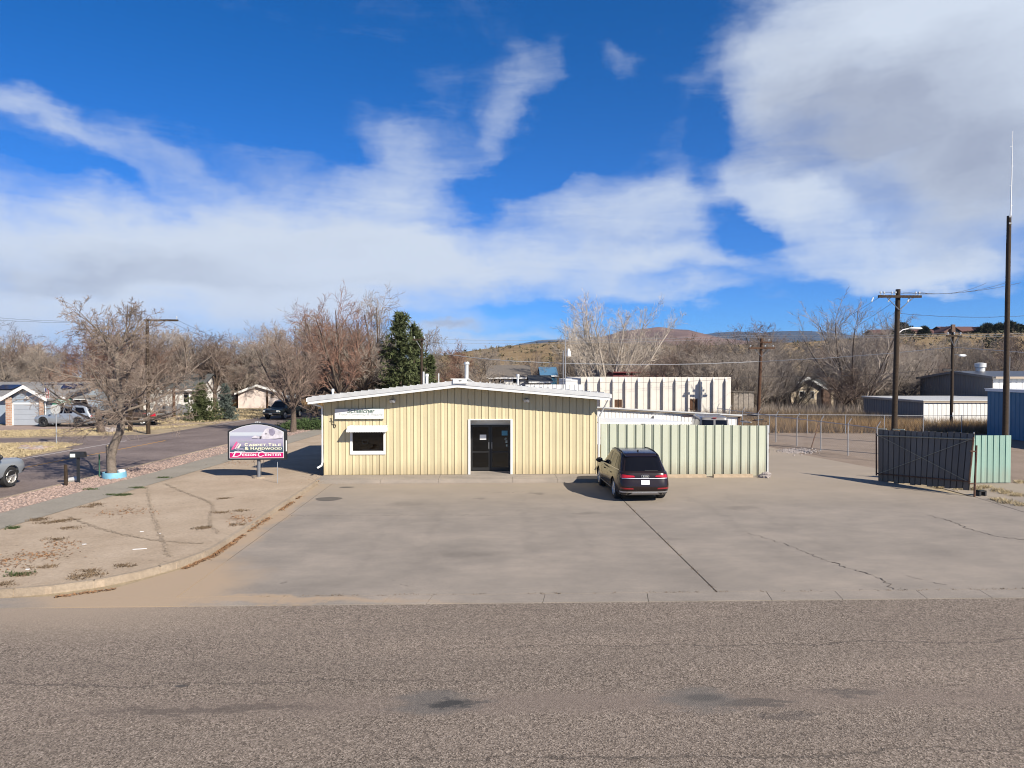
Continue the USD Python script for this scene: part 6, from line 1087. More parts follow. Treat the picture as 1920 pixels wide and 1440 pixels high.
xv = X(1838, 71.4); obj('roof_fan', MB().tube([(xv, 71.4, zm), (xv, 71.4, zm + .45), (xv, 71.4, zm + .5), (xv, 71.4, zm + .9), (xv, 71.4, zm + .95)], [.42, .42, .52, .52, .2], 16), 'galvanized', h, smooth=40)
# house on the hill
Y = 335; h = thing('hilltop_house', 'long brown house with red brown roof on the hilltop', 'house'); zb0 = Z(1790, 628, Y)
gable(h, X(1772, Y), X(1836, Y), Y, Y + 12, Z(1800, 620, Y), Z(1800, 613, Y + 6), 'x', 'brown_siding', 'red_roof', .8, zb=zb0 - 2); gable(h, X(1722, Y), X(1775, Y), Y + 3, Y + 13, Z(1750, 623.5, Y), Z(1750, 617, Y + 6), 'x', 'brown_siding', 'red_roof', .8, zb=zb0 - 2); gable(h, X(1760, Y), X(1790, Y), Y - 4, Y + 6, Z(1775, 622, Y), Z(1775, 612.5, Y), 'y', 'brown_siding', 'red_roof', .8, zb=zb0 - 2)
gable(h, X(1827, Y), X(1840, Y), Y - 3, Y + 8, Z(1833, 618, Y), Z(1833, 613, Y), 'y', 'cream_stucco', 'red_roof', .6, zb=zb0 - 2)
obj('chimney', MB().box(X(1771, Y), X(1777, Y), Y - 5.2, Y - 4.1, zb0 - 2, Z(1773, 609.5, Y)), 'brown_siding', h)
for a in (1781, 1784.5, 1812, 1820): win(h, X(a, Y), X(a + 2.6, Y), Y - (4 if a < 1790 else 0), Z(a, 624, Y), Z(a, 619, Y), 'brown_siding')
obj('retaining_wall', MB().box(X(1715, Y), X(1757, Y), Y - 7, Y - 6.5, zb0 - 3, Z(1730, 629, Y)), 'cream_stucco', h)
h = thing('hilltop_house', 'low dark roofed house with cream pillars on the hilltop behind the lamp pole', 'house'); gable(h, X(1650, Y), X(1700, Y), Y + 5, Y + 15, Z(1680, 624, Y), Z(1680, 618.5, Y + 9), 'x', 'brown_siding', 'red_roof', .6, zb=zb0 - 2)
for u in (1686.5, 1717): obj('pillar', MB().box(X(u - 1.5, Y), X(u + 2.5, Y), Y + 1, Y + 2, zb0 - 2, Z(u, 623, Y)), 'cream_stucco', h)

# ---------------------------------------------------------------- trees
def nrm(v): return v / (np.linalg.norm(v) + 1e-9)
class Tree:
    """Bare tree: branches grow from branches; level 0 is the trunk."""
    def __init__(s, seed, nseg=(6, 5, 4, 3, 2), wob=(.10, .16, .2, .24, .28), up=(.05, .05, .06, .05, .04), kids=(9, 7, 6, 5), ang=((.5, 1.0), (.5, 1.0), (.5, 1.1), (.5, 1.1)), ratio=(.75, .62, .58, .55), tmin=(.3, .2, .15, .1), taper=.35, rk=.55, rmin=.006):
        s.r = np.random.default_rng(seed); s.nseg, s.wob, s.up, s.kids, s.ang, s.ratio, s.tmin, s.taper, s.rk, s.rmin = nseg, wob, up, kids, ang, ratio, tmin, taper, rk, rmin; s.B = {}
    def put(s, pts, rad, lev): s.B.setdefault((lev, len(pts)), []).append((pts, rad))
    def grow(s, p, d, L, r, lev, kids=True):
        n = s.nseg[lev]; pts = [np.asarray(p, float)]; D = [nrm(np.asarray(d, float))]
        for i in range(n):
            D.append(nrm(D[-1] + s.r.normal(0, s.wob[lev], 3) + [0, 0, s.up[lev]])); pts.append(pts[-1] + D[-1] * L / n)
        rad = np.linspace(r, max(s.rmin * .5, r * s.taper), n + 1); s.follow(np.array(pts), rad, L, lev, kids)
    def follow(s, pts, rad, L, lev, kids=True):
        s.put(pts, rad, lev); n = len(pts) - 1
        if not kids or lev >= len(s.kids): return
        k = s.kids[lev]; k = int(k * s.r.uniform(.8, 1.25) + .5); ts = s.tmin[lev] + (1 - s.tmin[lev]) * (np.arange(k) + s.r.random(k)) / k
        for t in ts:
            x = min(t * n, n - 1e-6); i = int(x); f = x - i; p = pts[i] * (1 - f) + pts[i + 1] * f; d = nrm(pts[i + 1] - pts[i]); rr = rad[i] * (1 - f) + rad[i + 1] * f
            a = s.r.uniform(*s.ang[lev]); q = nrm(np.cross(d, s.r.normal(0, 1, 3))); nd = d * math.cos(a) + q * math.sin(a)
            s.grow(p, nd, L * s.ratio[lev] * (1.15 - .55 * t) * s.r.uniform(.7, 1.2), max(s.rmin, rr * s.rk), lev + 1)
    def meshes(s, sides=(9, 6, 4, 3, 3), split=1):
        out = []
        for sel in (lambda l: l <= split, lambda l: l > split):
            mb = MB()
            for (lev, n), bs in s.B.items():
                if sel(lev): mb.add(*tubes(np.array([b[0] for b in bs]), np.array([b[1] for b in bs]), sides[lev]))
            out.append(mb)
        return out
def tree_thing(T, name, label, loc, rz, bm, tm_, group=None, sc=1.0, split=1):
    a, b = T.meshes(split=split); t = thing(name, label, 'tree', loc, rz, group, None, sc); obj('trunk', a, bm, t, smooth=60); obj('crown', b, tm_, t); return t
# leaning street tree
T = Tree(11, kids=(0, 8, 7, 6), ang=((.5, 1), (.45, 1.15), (.4, 1.2), (.4, 1.2)), up=(0, .045, .04, .05, .06), wob=(.1, .17, .26, .32, .34), ratio=(.7, .50, .52, .5), tmin=(.3, .12, .1, .1), rk=.5, taper=.25, rmin=.009)
trunk = np.array([(0, 0, 0), (-.04, 0, .5), (-.06, 0, 1.0), (.10, 0, 1.6), (.33, .02, 2.1), (.44, .05, 2.7), (.34, .05, 3.5), (.32, .03, 4.4), (.26, 0, 5.3), (.22, 0, 5.9)]); trad = np.array([.24, .21, .20, .19, .175, .165, .14, .12, .10, .08]); T.put(trunk, trad, 0)
rng = np.random.default_rng(4)
for z, n, L, el, r in ((2.6, 3, 3.9, .12, .085), (3.1, 4, 4.2, .13, .075), (3.8, 3, 3.5, .16, .065), (4.6, 3, 2.7, .26, .06), (5.3, 3, 2.5, .42, .055), (5.9, 6, 2.5, .52, .055)):
    i = np.searchsorted(trunk[:, 2], z) - 1; p = trunk[i] + (trunk[i + 1] - trunk[i]) * (z - trunk[i, 2]) / (trunk[i + 1, 2] - trunk[i, 2]) if i < 9 else trunk[-1]
    for k in range(n):
        a = 2 * PI * (k + rng.uniform(-.25, .25)) / n + z * 1.7; e = el + rng.uniform(-.12, .15); T.grow(p, [math.cos(a) * math.cos(e), math.sin(a) * math.cos(e) * .8, math.sin(e)], L * rng.uniform(.75, 1.15), r, 1)
T.put(np.array([(-.02, -.02, .95), (-.14, -.03, 1.2), (-.16, -.03, 1.5)]), np.array([.13, .12, .10]), 0); T.put(np.array([(.40, -.02, 2.2), (.55, -.08, 2.4)]), np.array([.09, .07]), 0)
street_tree = tree_thing(T, 'street_tree', 'bare tree with crooked leaning trunk in the blue ring beside the mailbox', (TB[0], TB[1], YZ), 0, 'bark_grey', 'twig_street', sc=(.95, .95, .92))
single('pruned_stub', MB().tube([(TB[0] - .153, TB[1] - .03, YZ + 1.38), (TB[0] - .155, TB[1] - .03, YZ + 1.44)], [.10, .085], 10), 'timber', 'pale sawn end of the stub on the crooked street tree', 'cut branch')
# prototypes of bare trees, 10 m high
def elm(seed): 
    t = Tree(seed, kids=(0, 9, 8, 7), up=(.05, .10, .05, .04, .03), wob=(.06, .14, .18, .22, .26), ratio=(.6, .52, .52, .5), ang=((.5, .9), (.35, .85), (.4, 1.0), (.4, 1.0)), tmin=(.3, .2, .12, .1), rmin=.010, taper=.3); r = t.r
    tr = np.array([(0, 0, -.1), (.05, .02, 1.0), (.1 * r.normal(), .05, 2.0)]); t.put(tr, np.array([.32, .24, .22]), 0)
    for k in range(7): a = 2 * PI * k / 7 + r.uniform(-.3, .3); e = r.uniform(.75, 1.25); t.grow(tr[2], [math.cos(a) * math.cos(e), math.sin(a) * math.cos(e), math.sin(e)], r.uniform(5.0, 6.6), .12, 1)
    for k in range(4): a = r.uniform(0, 6.3); t.grow(tr[2], [math.cos(a) * .8, math.sin(a) * .8, .5], r.uniform(3.2, 4.4), .09, 1)
    return t
def vase(seed):                                              # dense, many upright stems
    t = Tree(seed, kids=(0, 10, 8, 6), up=(.05, .12, .08, .06, .05), wob=(.06, .10, .15, .2, .24), ratio=(.6, .46, .5, .5), ang=((.5, .9), (.3, .7), (.35, .9), (.4, 1.0)), tmin=(.2, .18, .1, .1), rmin=.010, taper=.25); r = t.r
    for k in range(10): a = 2 * PI * k / 10 + r.uniform(-.3, .3); e = r.uniform(.85, 1.4); t.grow([.15 * math.cos(a), .15 * math.sin(a), -.1], [math.cos(a) * math.cos(e), math.sin(a) * math.cos(e), math.sin(e)], r.uniform(6.5, 8.6), .12, 1)
    return t
def oval(seed):
    t = Tree(seed, kids=(20, 9, 7, 5), up=(.05, .04, .05, .04, .03), ratio=(.52, .5, .52, .5), ang=((.75, 1.25), (.45, .9), (.4, 1.0), (.4, 1.0)), tmin=(.18, .15, .12, .1), rmin=.010, taper=.22, rk=.42)
    t.grow([0, 0, -.1], [0, 0, 1], 8.6, .26, 0); return t
protos = {}
def bare(kind, label, u, y, vtop, group=None, rz=None, wide=1.0, z0=-.03, hgt=None):
    x = X(u, y); hh = (hgt or (Z(u, vtop, y) - z0)) / protos[kind][1]
    r = random.uniform(0, 6.28) if rz is None else rz; sc_ = (hh * wide, hh * wide, hh)
    if protos[kind][2] is None:
        src = protos[kind][0]; 
        k = tree_thing(src, 'bare_tree', label, (x, y, z0), r, *protos[kind][3], group=group, sc=sc_); protos[kind][2] = k; return k
    return dup(protos[kind][2], (x, y, z0), r, label, group, sc_, 'tree')
for nm, fn, sd, bm, tw in (('elm', elm, 21, 'bark', 'twig_brown'), ('elm2', elm, 22, 'bark', 'twig_grey'), ('elm3', elm, 23, 'bark', 'twig_rust'), ('vase', vase, 31, 'bark', 'twig_grey'), ('vase2', vase, 32, 'bark', 'twig_brown'), ('oval', oval, 41, 'bark_grey', 'twig_grey'), ('oval2', oval, 42, 'bark', 'twig_rust')):
    t_ = fn(sd); zmax = np.percentile(np.concatenate([np.array([b[0] for b in bs]).reshape(-1, 3)[:, 2] for bs in t_.B.values()]), 98.0); protos[nm] = [t_, zmax, None, (bm, tw)]
# pale cottonwood behind the ribbed building
T = Tree(77, kids=(0, 13, 9, 6), up=(.05, .07, .07, .05, .04), wob=(.06, .09, .16, .2, .25), ratio=(.6, .36, .5, .5), ang=((.5, .9), (.3, .8), (.35, .9), (.4, 1.0)), tmin=(.2, .35, .15, .1), rmin=.012, taper=.18, rk=.5); r = T.r
for k in range(15): a = 2 * PI * k / 15 + r.uniform(-.2, .2); e = r.uniform(.85, 1.45) if k % 3 else r.uniform(.45, .8); T.grow([.3 * math.cos(a), .3 * math.sin(a), 0], [math.cos(a) * math.cos(e), math.sin(a) * math.cos(e), math.sin(e)], r.uniform(10.0, 13.0) * (.85 if e < .8 else 1), .20, 1)
cw = tree_thing(T, 'cottonwood_tree', 'big pale branched bare cottonwood behind the white ribbed building', (X(1142, 86), 86, 0), .4, 'twig_pale', 'twig_pale', sc=.99)
bare('elm', 'bare tree with dark trunk on the gravel strip behind the monument sign', 549, 54.5, 628, rz=.6, wide=1.0, z0=YZ)
bare('vase', 'large dense grey bare tree between the brown and the tall utility poles', 1612, 76, 578, rz=1.0, wide=1.05)
bare('elm3', 'tall reddish bare tree left of the dark pines', 640, 66, 570, wide=.95); bare('elm2', 'tall bare tree close to the left of the dark pines', 688, 70, 563, wide=.85)
bare('elm2', 'bare tree rising behind the dark green pickup', 590, 76, 590); bare('oval', 'slim bare tree rising at the right of the dark pines', 800, 88, 613, wide=.8)
bare('oval2', 'bare tree behind the grey roofed house', 872, 86, 650); bare('oval', 'pollarded bare tree left of the grey brown roof', 893, 84, 655)
ORD = 'first second third fourth fifth sixth seventh eighth ninth tenth eleventh twelfth thirteenth fourteenth fifteenth sixteenth seventeenth eighteenth nineteenth twentieth'.split()
def belt(rows, kinds, where, group, w0, w1, seed):
    rg = np.random.default_rng(seed)
    for row, ts in rows:
        for i, (u, y, v) in enumerate(sorted(ts)):
            bare(kinds[rg.integers(len(kinds))], '%s bare tree from the left in the %s row %s' % (ORD[i], row, where), u, y, v, group, wide=rg.uniform(w0, w1))
belt((('front', [(18, 76, 622), (60, 74, 668), (105, 78, 655), (130, 72, 690), (150, 77, 632), (228, 78, 622), (245, 73, 672), (262, 77, 626), (340, 86, 628), (402, 86, 632), (650, 78, 612), (720, 80, 640), (625, 82, 625)]),
      ('middle', [(-70, 90, 620), (-30, 84, 612), (40, 92, 640), (85, 94, 648), (190, 96, 636), (300, 92, 612), (372, 96, 636), (432, 98, 640), (460, 92, 636), (488, 100, 645), (520, 96, 622), (560, 100, 618), (600, 98, 606), (700, 95, 620), (330, 99, 630)]),
      ('back', [(30, 104, 640), (80, 108, 650), (140, 110, 640), (210, 110, 636), (280, 112, 630), (350, 112, 636), (410, 118, 644), (450, 115, 650), (510, 116, 640), (600, 110, 616), (670, 112, 625), (740, 104, 640)])),
     ('elm', 'elm2', 'elm3', 'vase', 'vase2', 'oval', 'oval2'), 'behind the houses on the left', 'bare trees in the dense belt behind the houses on the left', .95, 1.35, 17)
belt((('front', [(1290, 79, 662), (1340, 77, 668), (1390, 76, 664), (1410, 74, 672), (1450, 80, 668), (1470, 83, 655), (1572, 80, 664), (1489, 80, 700), (1665, 80, 660), (1705, 78, 690), (1230, 80, 668), (1585, 74, 690), (1640, 80, 690)]),
      ('middle', [(1235, 92, 640), (1280, 88, 638), (1330, 94, 642), (1370, 88, 650), (1400, 98, 646), (1440, 92, 636), (1500, 96, 648), (1540, 100, 648), (1575, 96, 642), (1640, 92, 630), (1680, 88, 645), (1720, 96, 655), (1765, 92, 680), (1185, 92, 655), (1075, 98, 660), (1110, 96, 668)]),
      ('back', [(1010, 112, 662), (1050, 118, 650), (950, 120, 668), (920, 118, 658), (850, 110, 664), (1260, 110, 634), (1310, 114, 638), (1350, 118, 642), (1420, 116, 646), (1437, 112, 612), (1530, 116, 648), (1590, 110, 625), (1200, 104, 645), (1140, 112, 648), (990, 106, 676), (880, 104, 672), (1650, 108, 632), (1700, 112, 645)])),
     ('vase', 'vase2', 'elm2', 'vase', 'oval', 'elm'), 'below the grassy hill', 'bare trees in the belt below the grassy hill on the right', 1.0, 1.45, 18)
belt((('hillside', [(1715, 128, 640), (1818, 122, 632), (1835, 130, 644), (1755, 125, 650), (1905, 118, 628), (1870, 126, 640), (1785, 132, 644), (1945, 122, 640), (1740, 116, 668), (1800, 112, 672), (1890, 116, 660)]),), ('elm2', 'elm', 'vase'), 'behind the metal buildings', 'thin bare trees on the hillside behind the metal buildings', .75, 1.0, 19)
# evergreens
def conifer(seed, h, rad, n, mm_scale=.16, droop=.15, start=.08, shape=1.0, tufts=9):
    r = np.random.default_rng(seed); tr = MB().tube([(0, 0, -.1), (0, 0, h * .96)], [h * .018, .02], 7); V = []
    for i in range(n):
        t = start + (1 - start) * (i + 3 * r.random()) / (n + 2); z = h * t; L = rad * ((1 - t) ** shape * .92 + .05) * r.choice([.5, .75, .95, 1.2]); a = r.uniform(0, 2 * PI)
        for k in range(tufts):
            s = (k + .6) / tufts if L > .5 else r.uniform(.2, 1); c = np.array([math.cos(a) * L * s, math.sin(a) * L * s, z - droop * L * s + .12 * L * s * s]) + r.normal(0, .05 * rad, 3)
            q = 7; d = r.normal(0, 1, (q, 3)) * [1, 1, .8] + [math.cos(a) * .7, math.sin(a) * .7, .5]; d /= np.linalg.norm(d, axis=1)[:, None]
            sd = np.cross(d, r.normal(0, 1, (q, 3))); sd /= np.linalg.norm(sd, axis=1)[:, None]; ln_ = mm_scale * r.uniform(1.2, 2.4, (q, 1))
            V.append(np.stack([c - sd * mm_scale * .28, c + sd * mm_scale * .28, c + d * ln_], 1).reshape(-1, 3))
    V = np.vstack(V); return tr, MB().add(V, np.arange(len(V)).reshape(-1, 3))
def ever(name, label, u, y, vtop, rad, n, mm, **kw):
    z0 = kw.pop('z0', -.03); hh = Z(u, vtop, y) - z0; a, b = conifer(int(u), hh, rad, n, **kw); t = thing(name, label, 'tree', (X(u, y), y, z0)); obj('trunk', a, 'bark', t); obj('crown', b, mm, t); return t
ever('pine_tree', 'tall dark green pine behind the left half of the cream roof', 751, 68, 589, 2.9, 150, 'pine_green', shape=.62, mm_scale=.22, droop=-.1); ever('pine_tree', 'shorter dark green pine tucked against the right of the tall pine', 777, 70, 611, 2.2, 110, 'pine_green', shape=.7, mm_scale=.22, droop=-.1); ever('pine_tree', 'low broad dark pine at the left foot of the tall pine', 728, 74, 640, 2.6, 110, 'pine_green', shape=.6, mm_scale=.22, droop=-.1); ever('pine_tree', 'small dark pine at the right foot of the tall pines', 806, 74, 668, 1.5, 110, 'pine_green', shape=.7, mm_scale=.2, droop=0)
ever('spruce_tree', 'wide olive green spruce left of the small blue spruce', 377, 68.5, 722, 2.3, 190, 'pine_green', shape=.8, mm_scale=.13, start=.02); ever('spruce_tree', 'small blue green spruce right of the olive green spruce', 422, 69.5, 722, 1.35, 150, 'spruce_blue', shape=.85, mm_scale=.12, start=.04)
for u, y, v, rad in ((412, 94, 662, 2.0), (455, 100, 668, 2.4)): ever('cedar_tree', 'rusty brown cedar %s above the small blue spruce' % ('directly' if u < 430 else 'to the right'), u, y, v, rad, 130, 'cedar_rust', shape=.6, mm_scale=.24)
for i, (u, v, rad) in enumerate(((1690, 609, 5.5), (1849, 610, 5.0), (1872, 611, 6.5), (1893, 607, 6.0), (1911, 612, 5.0), (1732, 616, 2.4))):
    t = ever('juniper_tree', 'dark round juniper on the hilltop, %s' % ('left of the lamp head of the tall pole', 'first one right of the brown house', 'second one right of the brown house', 'tallest one right of the brown house', 'last one near the right edge', 'small one left of the brown house chimney')[i], u, 330, v, rad, 110, 'dark_scrub', shape=.45, mm_scale=.9, tufts=6, z0=Z(u, 630, 330))

# ---------------------------------------------------------------- shrubs, grass, leaves, litter
def tufts(r, C, n, h, w, lean=.5, spread=.1):                   # blades of grass standing round each centre
    C = np.repeat(np.asarray(C), n, 0); k = len(C); C = C + np.column_stack([r.normal(0, spread, (k, 2)), np.zeros(k)]); a = r.uniform(0, 2 * PI, k); hh = h * r.uniform(.5, 1.2, k)
    top = C + np.column_stack([r.normal(0, lean, k) * hh, r.normal(0, lean, k) * hh, hh]); s = np.column_stack([np.cos(a), np.sin(a), 0 * a]) * w
    V = np.stack([C - s, C + s, top], 1).reshape(-1, 3); return MB().add(V, np.arange(len(V)).reshape(-1, 3))
def stuff(name, label, mb, mm, cat=None): return single(name, mb, mm, label, cat, kind='stuff')
r = np.random.default_rng(99)
def area(poly, n):
    P = Polygon(poly); x0, y0, x1, y1 = P.bounds; import shapely
    p = r.uniform([x0, y0], [x1, y1], (n * 3, 2)); p = p[shapely.contains_xy(P, p[:, 0], p[:, 1])][:n]; return np.column_stack([p, np.zeros(len(p))])
stuff('dry_weeds', 'golden dry weeds behind the low chain link fence', tufts(r, area([(18.6, 54.3), (42, 52.3), (43, 57.5), (18.6, 60)], 2600), 9, .95, .012, .35, .22), 'weed_gold')
stuff('dry_weeds', 'brown dry weeds at the foot of the white storage building', tufts(r, area([(34, 53), (47, 52.4), (47, 58), (34, 58)], 700), 9, .42, .015, .5, .25), 'weed_brown'); stuff('dry_weeds', 'rusty brown brush behind the golden weeds', tufts(r, area([(18, 60), (35, 58), (35, 66), (16, 74)], 1800), 8, 1.1, .014, .4, .3), 'weed_brown')
stuff('dry_grass', 'pale dry grass on the lawn islands along the side street', tufts(r, np.vstack([area([G(-10, 868)[:2], G(60, 852)[:2], G(150, 833)[:2], G(100, 830)[:2], G(-10, 832)[:2]], 2200), area([G(0, 820)[:2], G(200, 815)[:2], G(420, 792)[:2], G(300, 800)[:2], G(0, 808)[:2]], 2500)]), 4, .10, .022, .8, .12), 'dry_grass')
stuff('dry_grass', 'yellowish dry lawn in front of the spruce trees and white house', tufts(r, np.vstack([area([G(285, 797)[:2], G(470, 786)[:2], G(600, 772)[:2], G(560, 766)[:2], G(330, 772)[:2]], 2600), area([G(540, 768)[:2], G(620, 772)[:2], G(620, 755)[:2], G(520, 757)[:2]], 900)]), 4, .14, .03, .8, .15), 'dry_grass')
stuff('dry_weeds', 'tan dry brush along the far side of the street left of the cream building', tufts(r, area([G(560, 768)[:2], G(640, 770)[:2], G(640, 750)[:2], G(430, 757)[:2], G(440, 762)[:2]], 900), 8, .9, .03, .5, .3), 'weed_gold'); stuff('red_brush', 'dark red leafless brush in front of the pinkish house', tufts(r, area([G(436, 760)[:2], G(465, 760)[:2], G(465, 755)[:2], G(436, 755)[:2]], 60), 14, 1.6, .02, .3, .3), 'red_twig')
stuff('undergrowth', 'dark brown undergrowth below the bare trees behind the golden weeds', tufts(r, area([(22, 68), (50, 69), (58, 84), (20, 84)], 1100), 10, 1.4, .02, .35, .5), 'twig_grey'); stuff('undergrowth', 'brown undergrowth below the bare trees behind the left houses', tufts(r, area([(-75, 93), (-48, 98), (-30, 103), (-12, 98), (-8, 112), (-80, 118)], 1500), 10, 2.3, .03, .35, .7), 'twig_brown')
stuff('undergrowth', 'brown undergrowth at the foot of the grassy hill', tufts(r, area([(-6, 100), (70, 84), (95, 118), (-4, 130)], 1800), 9, 1.7, .03, .4, .8), 'twig_grey')
stuff('joint_weeds', 'tiny dry weeds and grit along the gutter and expansion joint of the lot', tufts(r, np.vstack([np.column_stack([r.uniform(-5, 16, 110), 15.41 + r.normal(0, .015, 110), np.zeros(110) + .005]), np.column_stack([4.92 + r.normal(0, .012, 60), r.uniform(15.5, 25.5, 60), np.zeros(60)])]), 5, .035, .006, 1.0, .03), 'weed_brown')
# spreading juniper bush by the pavement
c0 = G(580, 806); jb = []
for k in range(420):
    a = r.uniform(0, 6.3); q = r.random() ** .6; c = np.array([c0[0] + 2.6 * q * math.cos(a), c0[1] + 1.9 * q * math.sin(a), YZ + .05 + .62 * (1 - q * q) * r.uniform(.3, 1)])
    m = 16; d = r.normal(0, 1, (m, 3)) * [1, 1, .5] + [math.cos(a), math.sin(a), .5]; d /= np.linalg.norm(d, axis=1)[:, None]; s = np.cross(d, r.normal(0, 1, (m, 3))); s /= np.linalg.norm(s, axis=1)[:, None]; cc = c + r.normal(0, .12, (m, 3))
    jb.append(np.stack([cc - s * .025, cc + s * .025, cc + d * r.uniform(.15, .36, (m, 1))], 1).reshape(-1, 3))
jb = np.vstack(jb); t = thing('juniper_bush', 'low spreading dark green juniper at the left corner of the cream building', 'bush'); obj('foliage', MB().add(jb, np.arange(len(jb)).reshape(-1, 3)), 'juniper_green', t)
# scrub on the hill
hv = hill[:, 6:-3].reshape(-1, 3); pick = hv[r.integers(0, len(hv), 2600)] + np.column_stack([r.normal(0, 2.0, (2600, 2)), np.zeros(2600)]); mb = MB()
for p in pick:
    q = r.integers(10, 18); s = r.uniform(.5, 1.3); d = r.normal(0, 1, (q, 3)) * [1, 1, .6]; c = p + d * s * .5 + [0, 0, s * .25]; e = r.normal(0, s * .45, (q, 2, 3)); mb.add(np.stack([c, c + e[:, 0], c + e[:, 1]], 1).reshape(-1, 3), np.arange(q * 3).reshape(-1, 3))
stuff('scrub', 'dark low scrub dotted over the grassy hill', mb, 'scrub')
for lab, pts in (('dark evergreen bush on the hill slope right of the tall lamp pole', (1733, 668)), ('dark evergreen bush on the slope above the grey metal building', (1846, 668)), ('dark evergreen bush on the slope beside the antenna pole', (1868, 640))):
    c = PY(*pts, 200); mb = MB()
    for k in range(260): d = r.normal(0, 1, 3) * [2.2, 1.6, .9]; e = r.normal(0, .5, (2, 3)); mb.add([c + d, c + d + e[0], c + d + e[1]], [[0, 1, 2]])
    single('bush', mb, 'dark_scrub', lab, 'bush')
# yard weeds, leaves, litter
wz = YZ + .003
green = [(310, 896), (257, 915), (213, 928), (232, 928), (168, 918), (262, 1066), (240, 1074), (133, 1087), (32, 1097), (23, 990), (190, 1081), (36, 1077), (150, 1085)]
brown = [(66, 976), (75, 973), (125, 975), (116, 978), (165, 950), (184, 946), (415, 961), (443, 984), (170, 1070), (150, 1083), (205, 1081), (100, 1012), (88, 1063), (60, 1103), (175, 1078), (290, 1066), (420, 935), (450, 958), (385, 990), (235, 1061), (5, 1096), (130, 990), (90, 980), (45, 1077), (380, 990)]
import shapely
core_yard = yard.buffer(-.42)
def patchtufts(pts, n, h, w): 
    C = []
    for u, v in pts:
        c = G(u, v, wz)
        if not core_yard.contains(shapely.Point(c[0], c[1])): continue
        for k in range(22): C.append(c + [r.normal(0, .15), r.normal(0, .09), 0])
    return tufts(r, C, n, h, w, 1.2, .05)
stuff('weeds', 'small dark green weed tufts scattered on the dirt yard', patchtufts(green, 9, .06, .012), 'weed_green'); stuff('weeds', 'small brown weed tufts scattered on the dirt yard', patchtufts(brown, 6, .05, .012), 'weed_brown')
def flakes(P, s, z): 
    P = np.asarray(P); k = len(P); a = r.uniform(0, 6.3, k); u_ = np.column_stack([np.cos(a), np.sin(a), r.normal(0, .25, k)]) * s; w_ = np.column_stack([-np.sin(a), np.cos(a), r.normal(0, .25, k)]) * s * .55; c = np.column_stack([P, z + r.uniform(0, .02, k)])
    return MB().add(np.stack([c - u_, c - w_, c + u_, c + w_], 1).reshape(-1, 3), np.arange(4 * k).reshape(-1, 4))
L_ = []
for y0, y1, n in ((17.6, 20.2, 700), (20.2, 21.2, 120), (21.6, 23.6, 190), (24.8, 26.4, 240), (27.0, 27.6, 60)):
    for k in range(n): y = r.uniform(y0, y1); L_.append([-7.19 + abs(r.normal(0, .075)) - (max(0, 18.8 - y)) * .22, y])
for k in range(160): y = r.uniform(-9.2, -8.2); L_.append([y, 15.55 - .02 + (y + 9.2) * .55 - abs(r.normal(0, .06))])
stuff('dead_leaves', 'orange brown dead leaves blown along the kerb', flakes(L_, .035, .012), 'dead_leaf')
L2 = []
for u, v, su, sv, n in ((118, 1022, 22, 5, 90), (75, 1042, 28, 5, 160), (15, 1055, 20, 6, 110), (250, 958, 24, 4, 110), (470, 975, 18, 5, 100), (205, 964, 18, 3, 40), (440, 868, 25, 4, 130), (600, 899, 14, 4, 50), (445, 972, 10, 4, 60)):
    for k in range(n): L2.append(G(u + r.normal(0, su), v + r.normal(0, sv), YZ)[:2])
stuff('leaf_litter', 'thin drifts of straw and dead leaves on the dirt yard', flakes(L2, .04, YZ + .004), 'dead_leaf')
mb = MB()
for k in range(5200):
    y = r.uniform(18.8, 62) if k % 3 else r.uniform(18.8, 36); x = LS(y, r.uniform(.2, 2.0)); v, f = blob(r, r.uniform(.018, .055), 0, .6, (1.2, 1, .7)); mb.add(v + [x, y, YZ + .012], f)
stuff('gravel', 'pinkish landscape gravel on the strip beside the pavement', mb, 'stone_pink')
mb = MB()
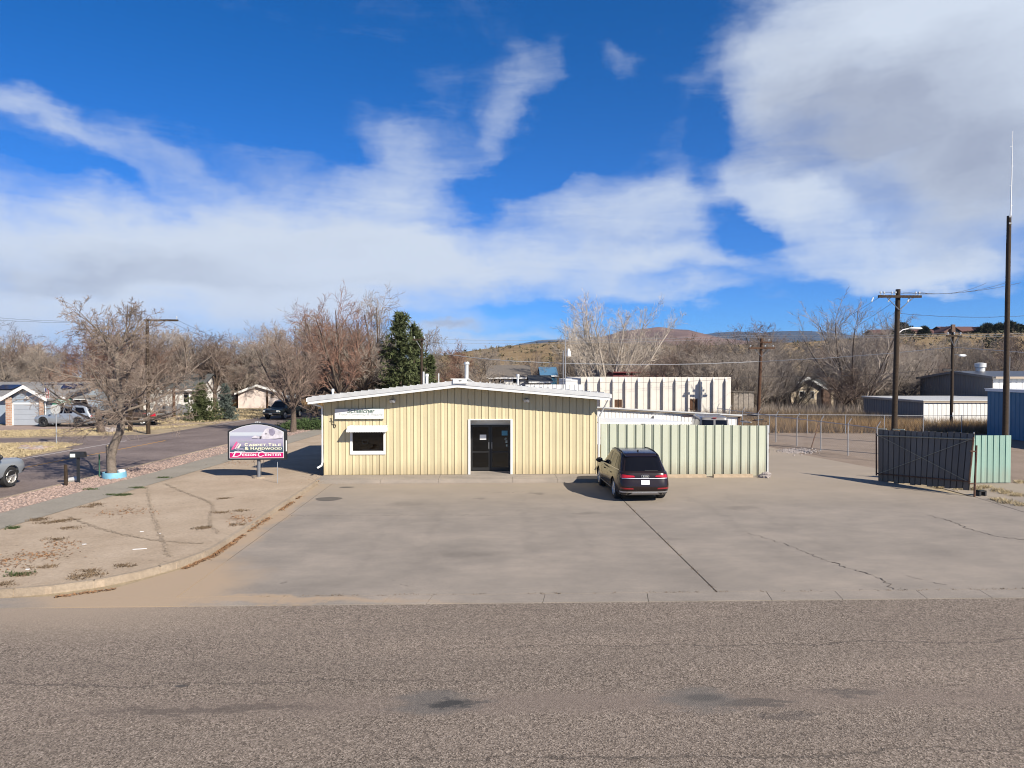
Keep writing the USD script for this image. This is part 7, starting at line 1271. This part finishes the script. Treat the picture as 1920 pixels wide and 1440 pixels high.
for k in range(1500):
    p = G(r.uniform(-20, 600), 900 + 215 * r.random() ** .7, YZ)
    if yard.contains(__import__('shapely').Point(p[0], p[1])) and p[0] > LS(p[1], 3.9): v, f = blob(r, r.uniform(.006, .016), 0, .6, (1, 1, .5)); mb.add(v + [p[0], p[1], YZ + .003], f)
mat('pebble', (0.36, 0.285, 0.21), 0.9, 0.3, 9.0)
stuff('pebbles', 'small pebbles scattered on the dirt yard', mb, 'pebble')
for i, (u, v, sx, sy, lab) in enumerate(((52, 1068, .04, .02, 'white crumpled litter on the front of the dirt yard'), (158, 1021, .05, .012, 'white litter scrap in the leaf drift of the dirt yard'), (262, 1030, .17, .006, 'thin white stick lying on the dirt yard'), (266, 997, .05, .008, 'small pale scrap in the middle of the dirt yard'), (300, 1001, .02, .012, 'tiny white scrap right of the pale scrap on the yard'))):
    c = G(u, v, YZ); single('litter', MB().box(-sx, sx, -sy, sy, .003, .018).move((c[0], c[1], YZ), .2), 'litter', lab, 'litter')
stuff('apron_grass', 'straw coloured grass tufts in the cracks of the apron by the mint fence', tufts(r, np.vstack([np.array([G(u + r.normal(0, 6), v + r.normal(0, 1.0)) for _ in range(26)]) for u, v in ((1832, 918), (1846, 914), (1886, 924), (1905, 929), (1872, 938), (1890, 943), (1915, 947), (1765, 914), (1806, 917), (1870, 920), (1912, 905))]), 8, .12, .012, .9, .06), 'dry_grass')
stuff('wall_weeds', 'small weeds at the foot of the concrete walk', tufts(r, np.vstack([np.array([G(u, 904.5) + [r.normal(0, .12), -.03 - abs(r.normal(0, .03)), 0] for _ in range(14)]) for u in (736, 784, 852, 606, 690)]), 8, .10, .012, .8, .03), 'weed_green')
n = Nodes(); hzv = n('principled_volume', color=(0.50, 0.70, 1.0), density=2.6e-5, anisotropy=0.2); n.make('haze_air', volume=hzv + '.volume'); M['haze_air'] = UsdShade.Material.Get(stage, '/World/Looks/haze_air')
single('haze', MB().box(-20000, 20000, -20000, 20000, -1.5, 620), 'haze_air', 'thin blue haze in the air over the whole scene', kind='stuff')
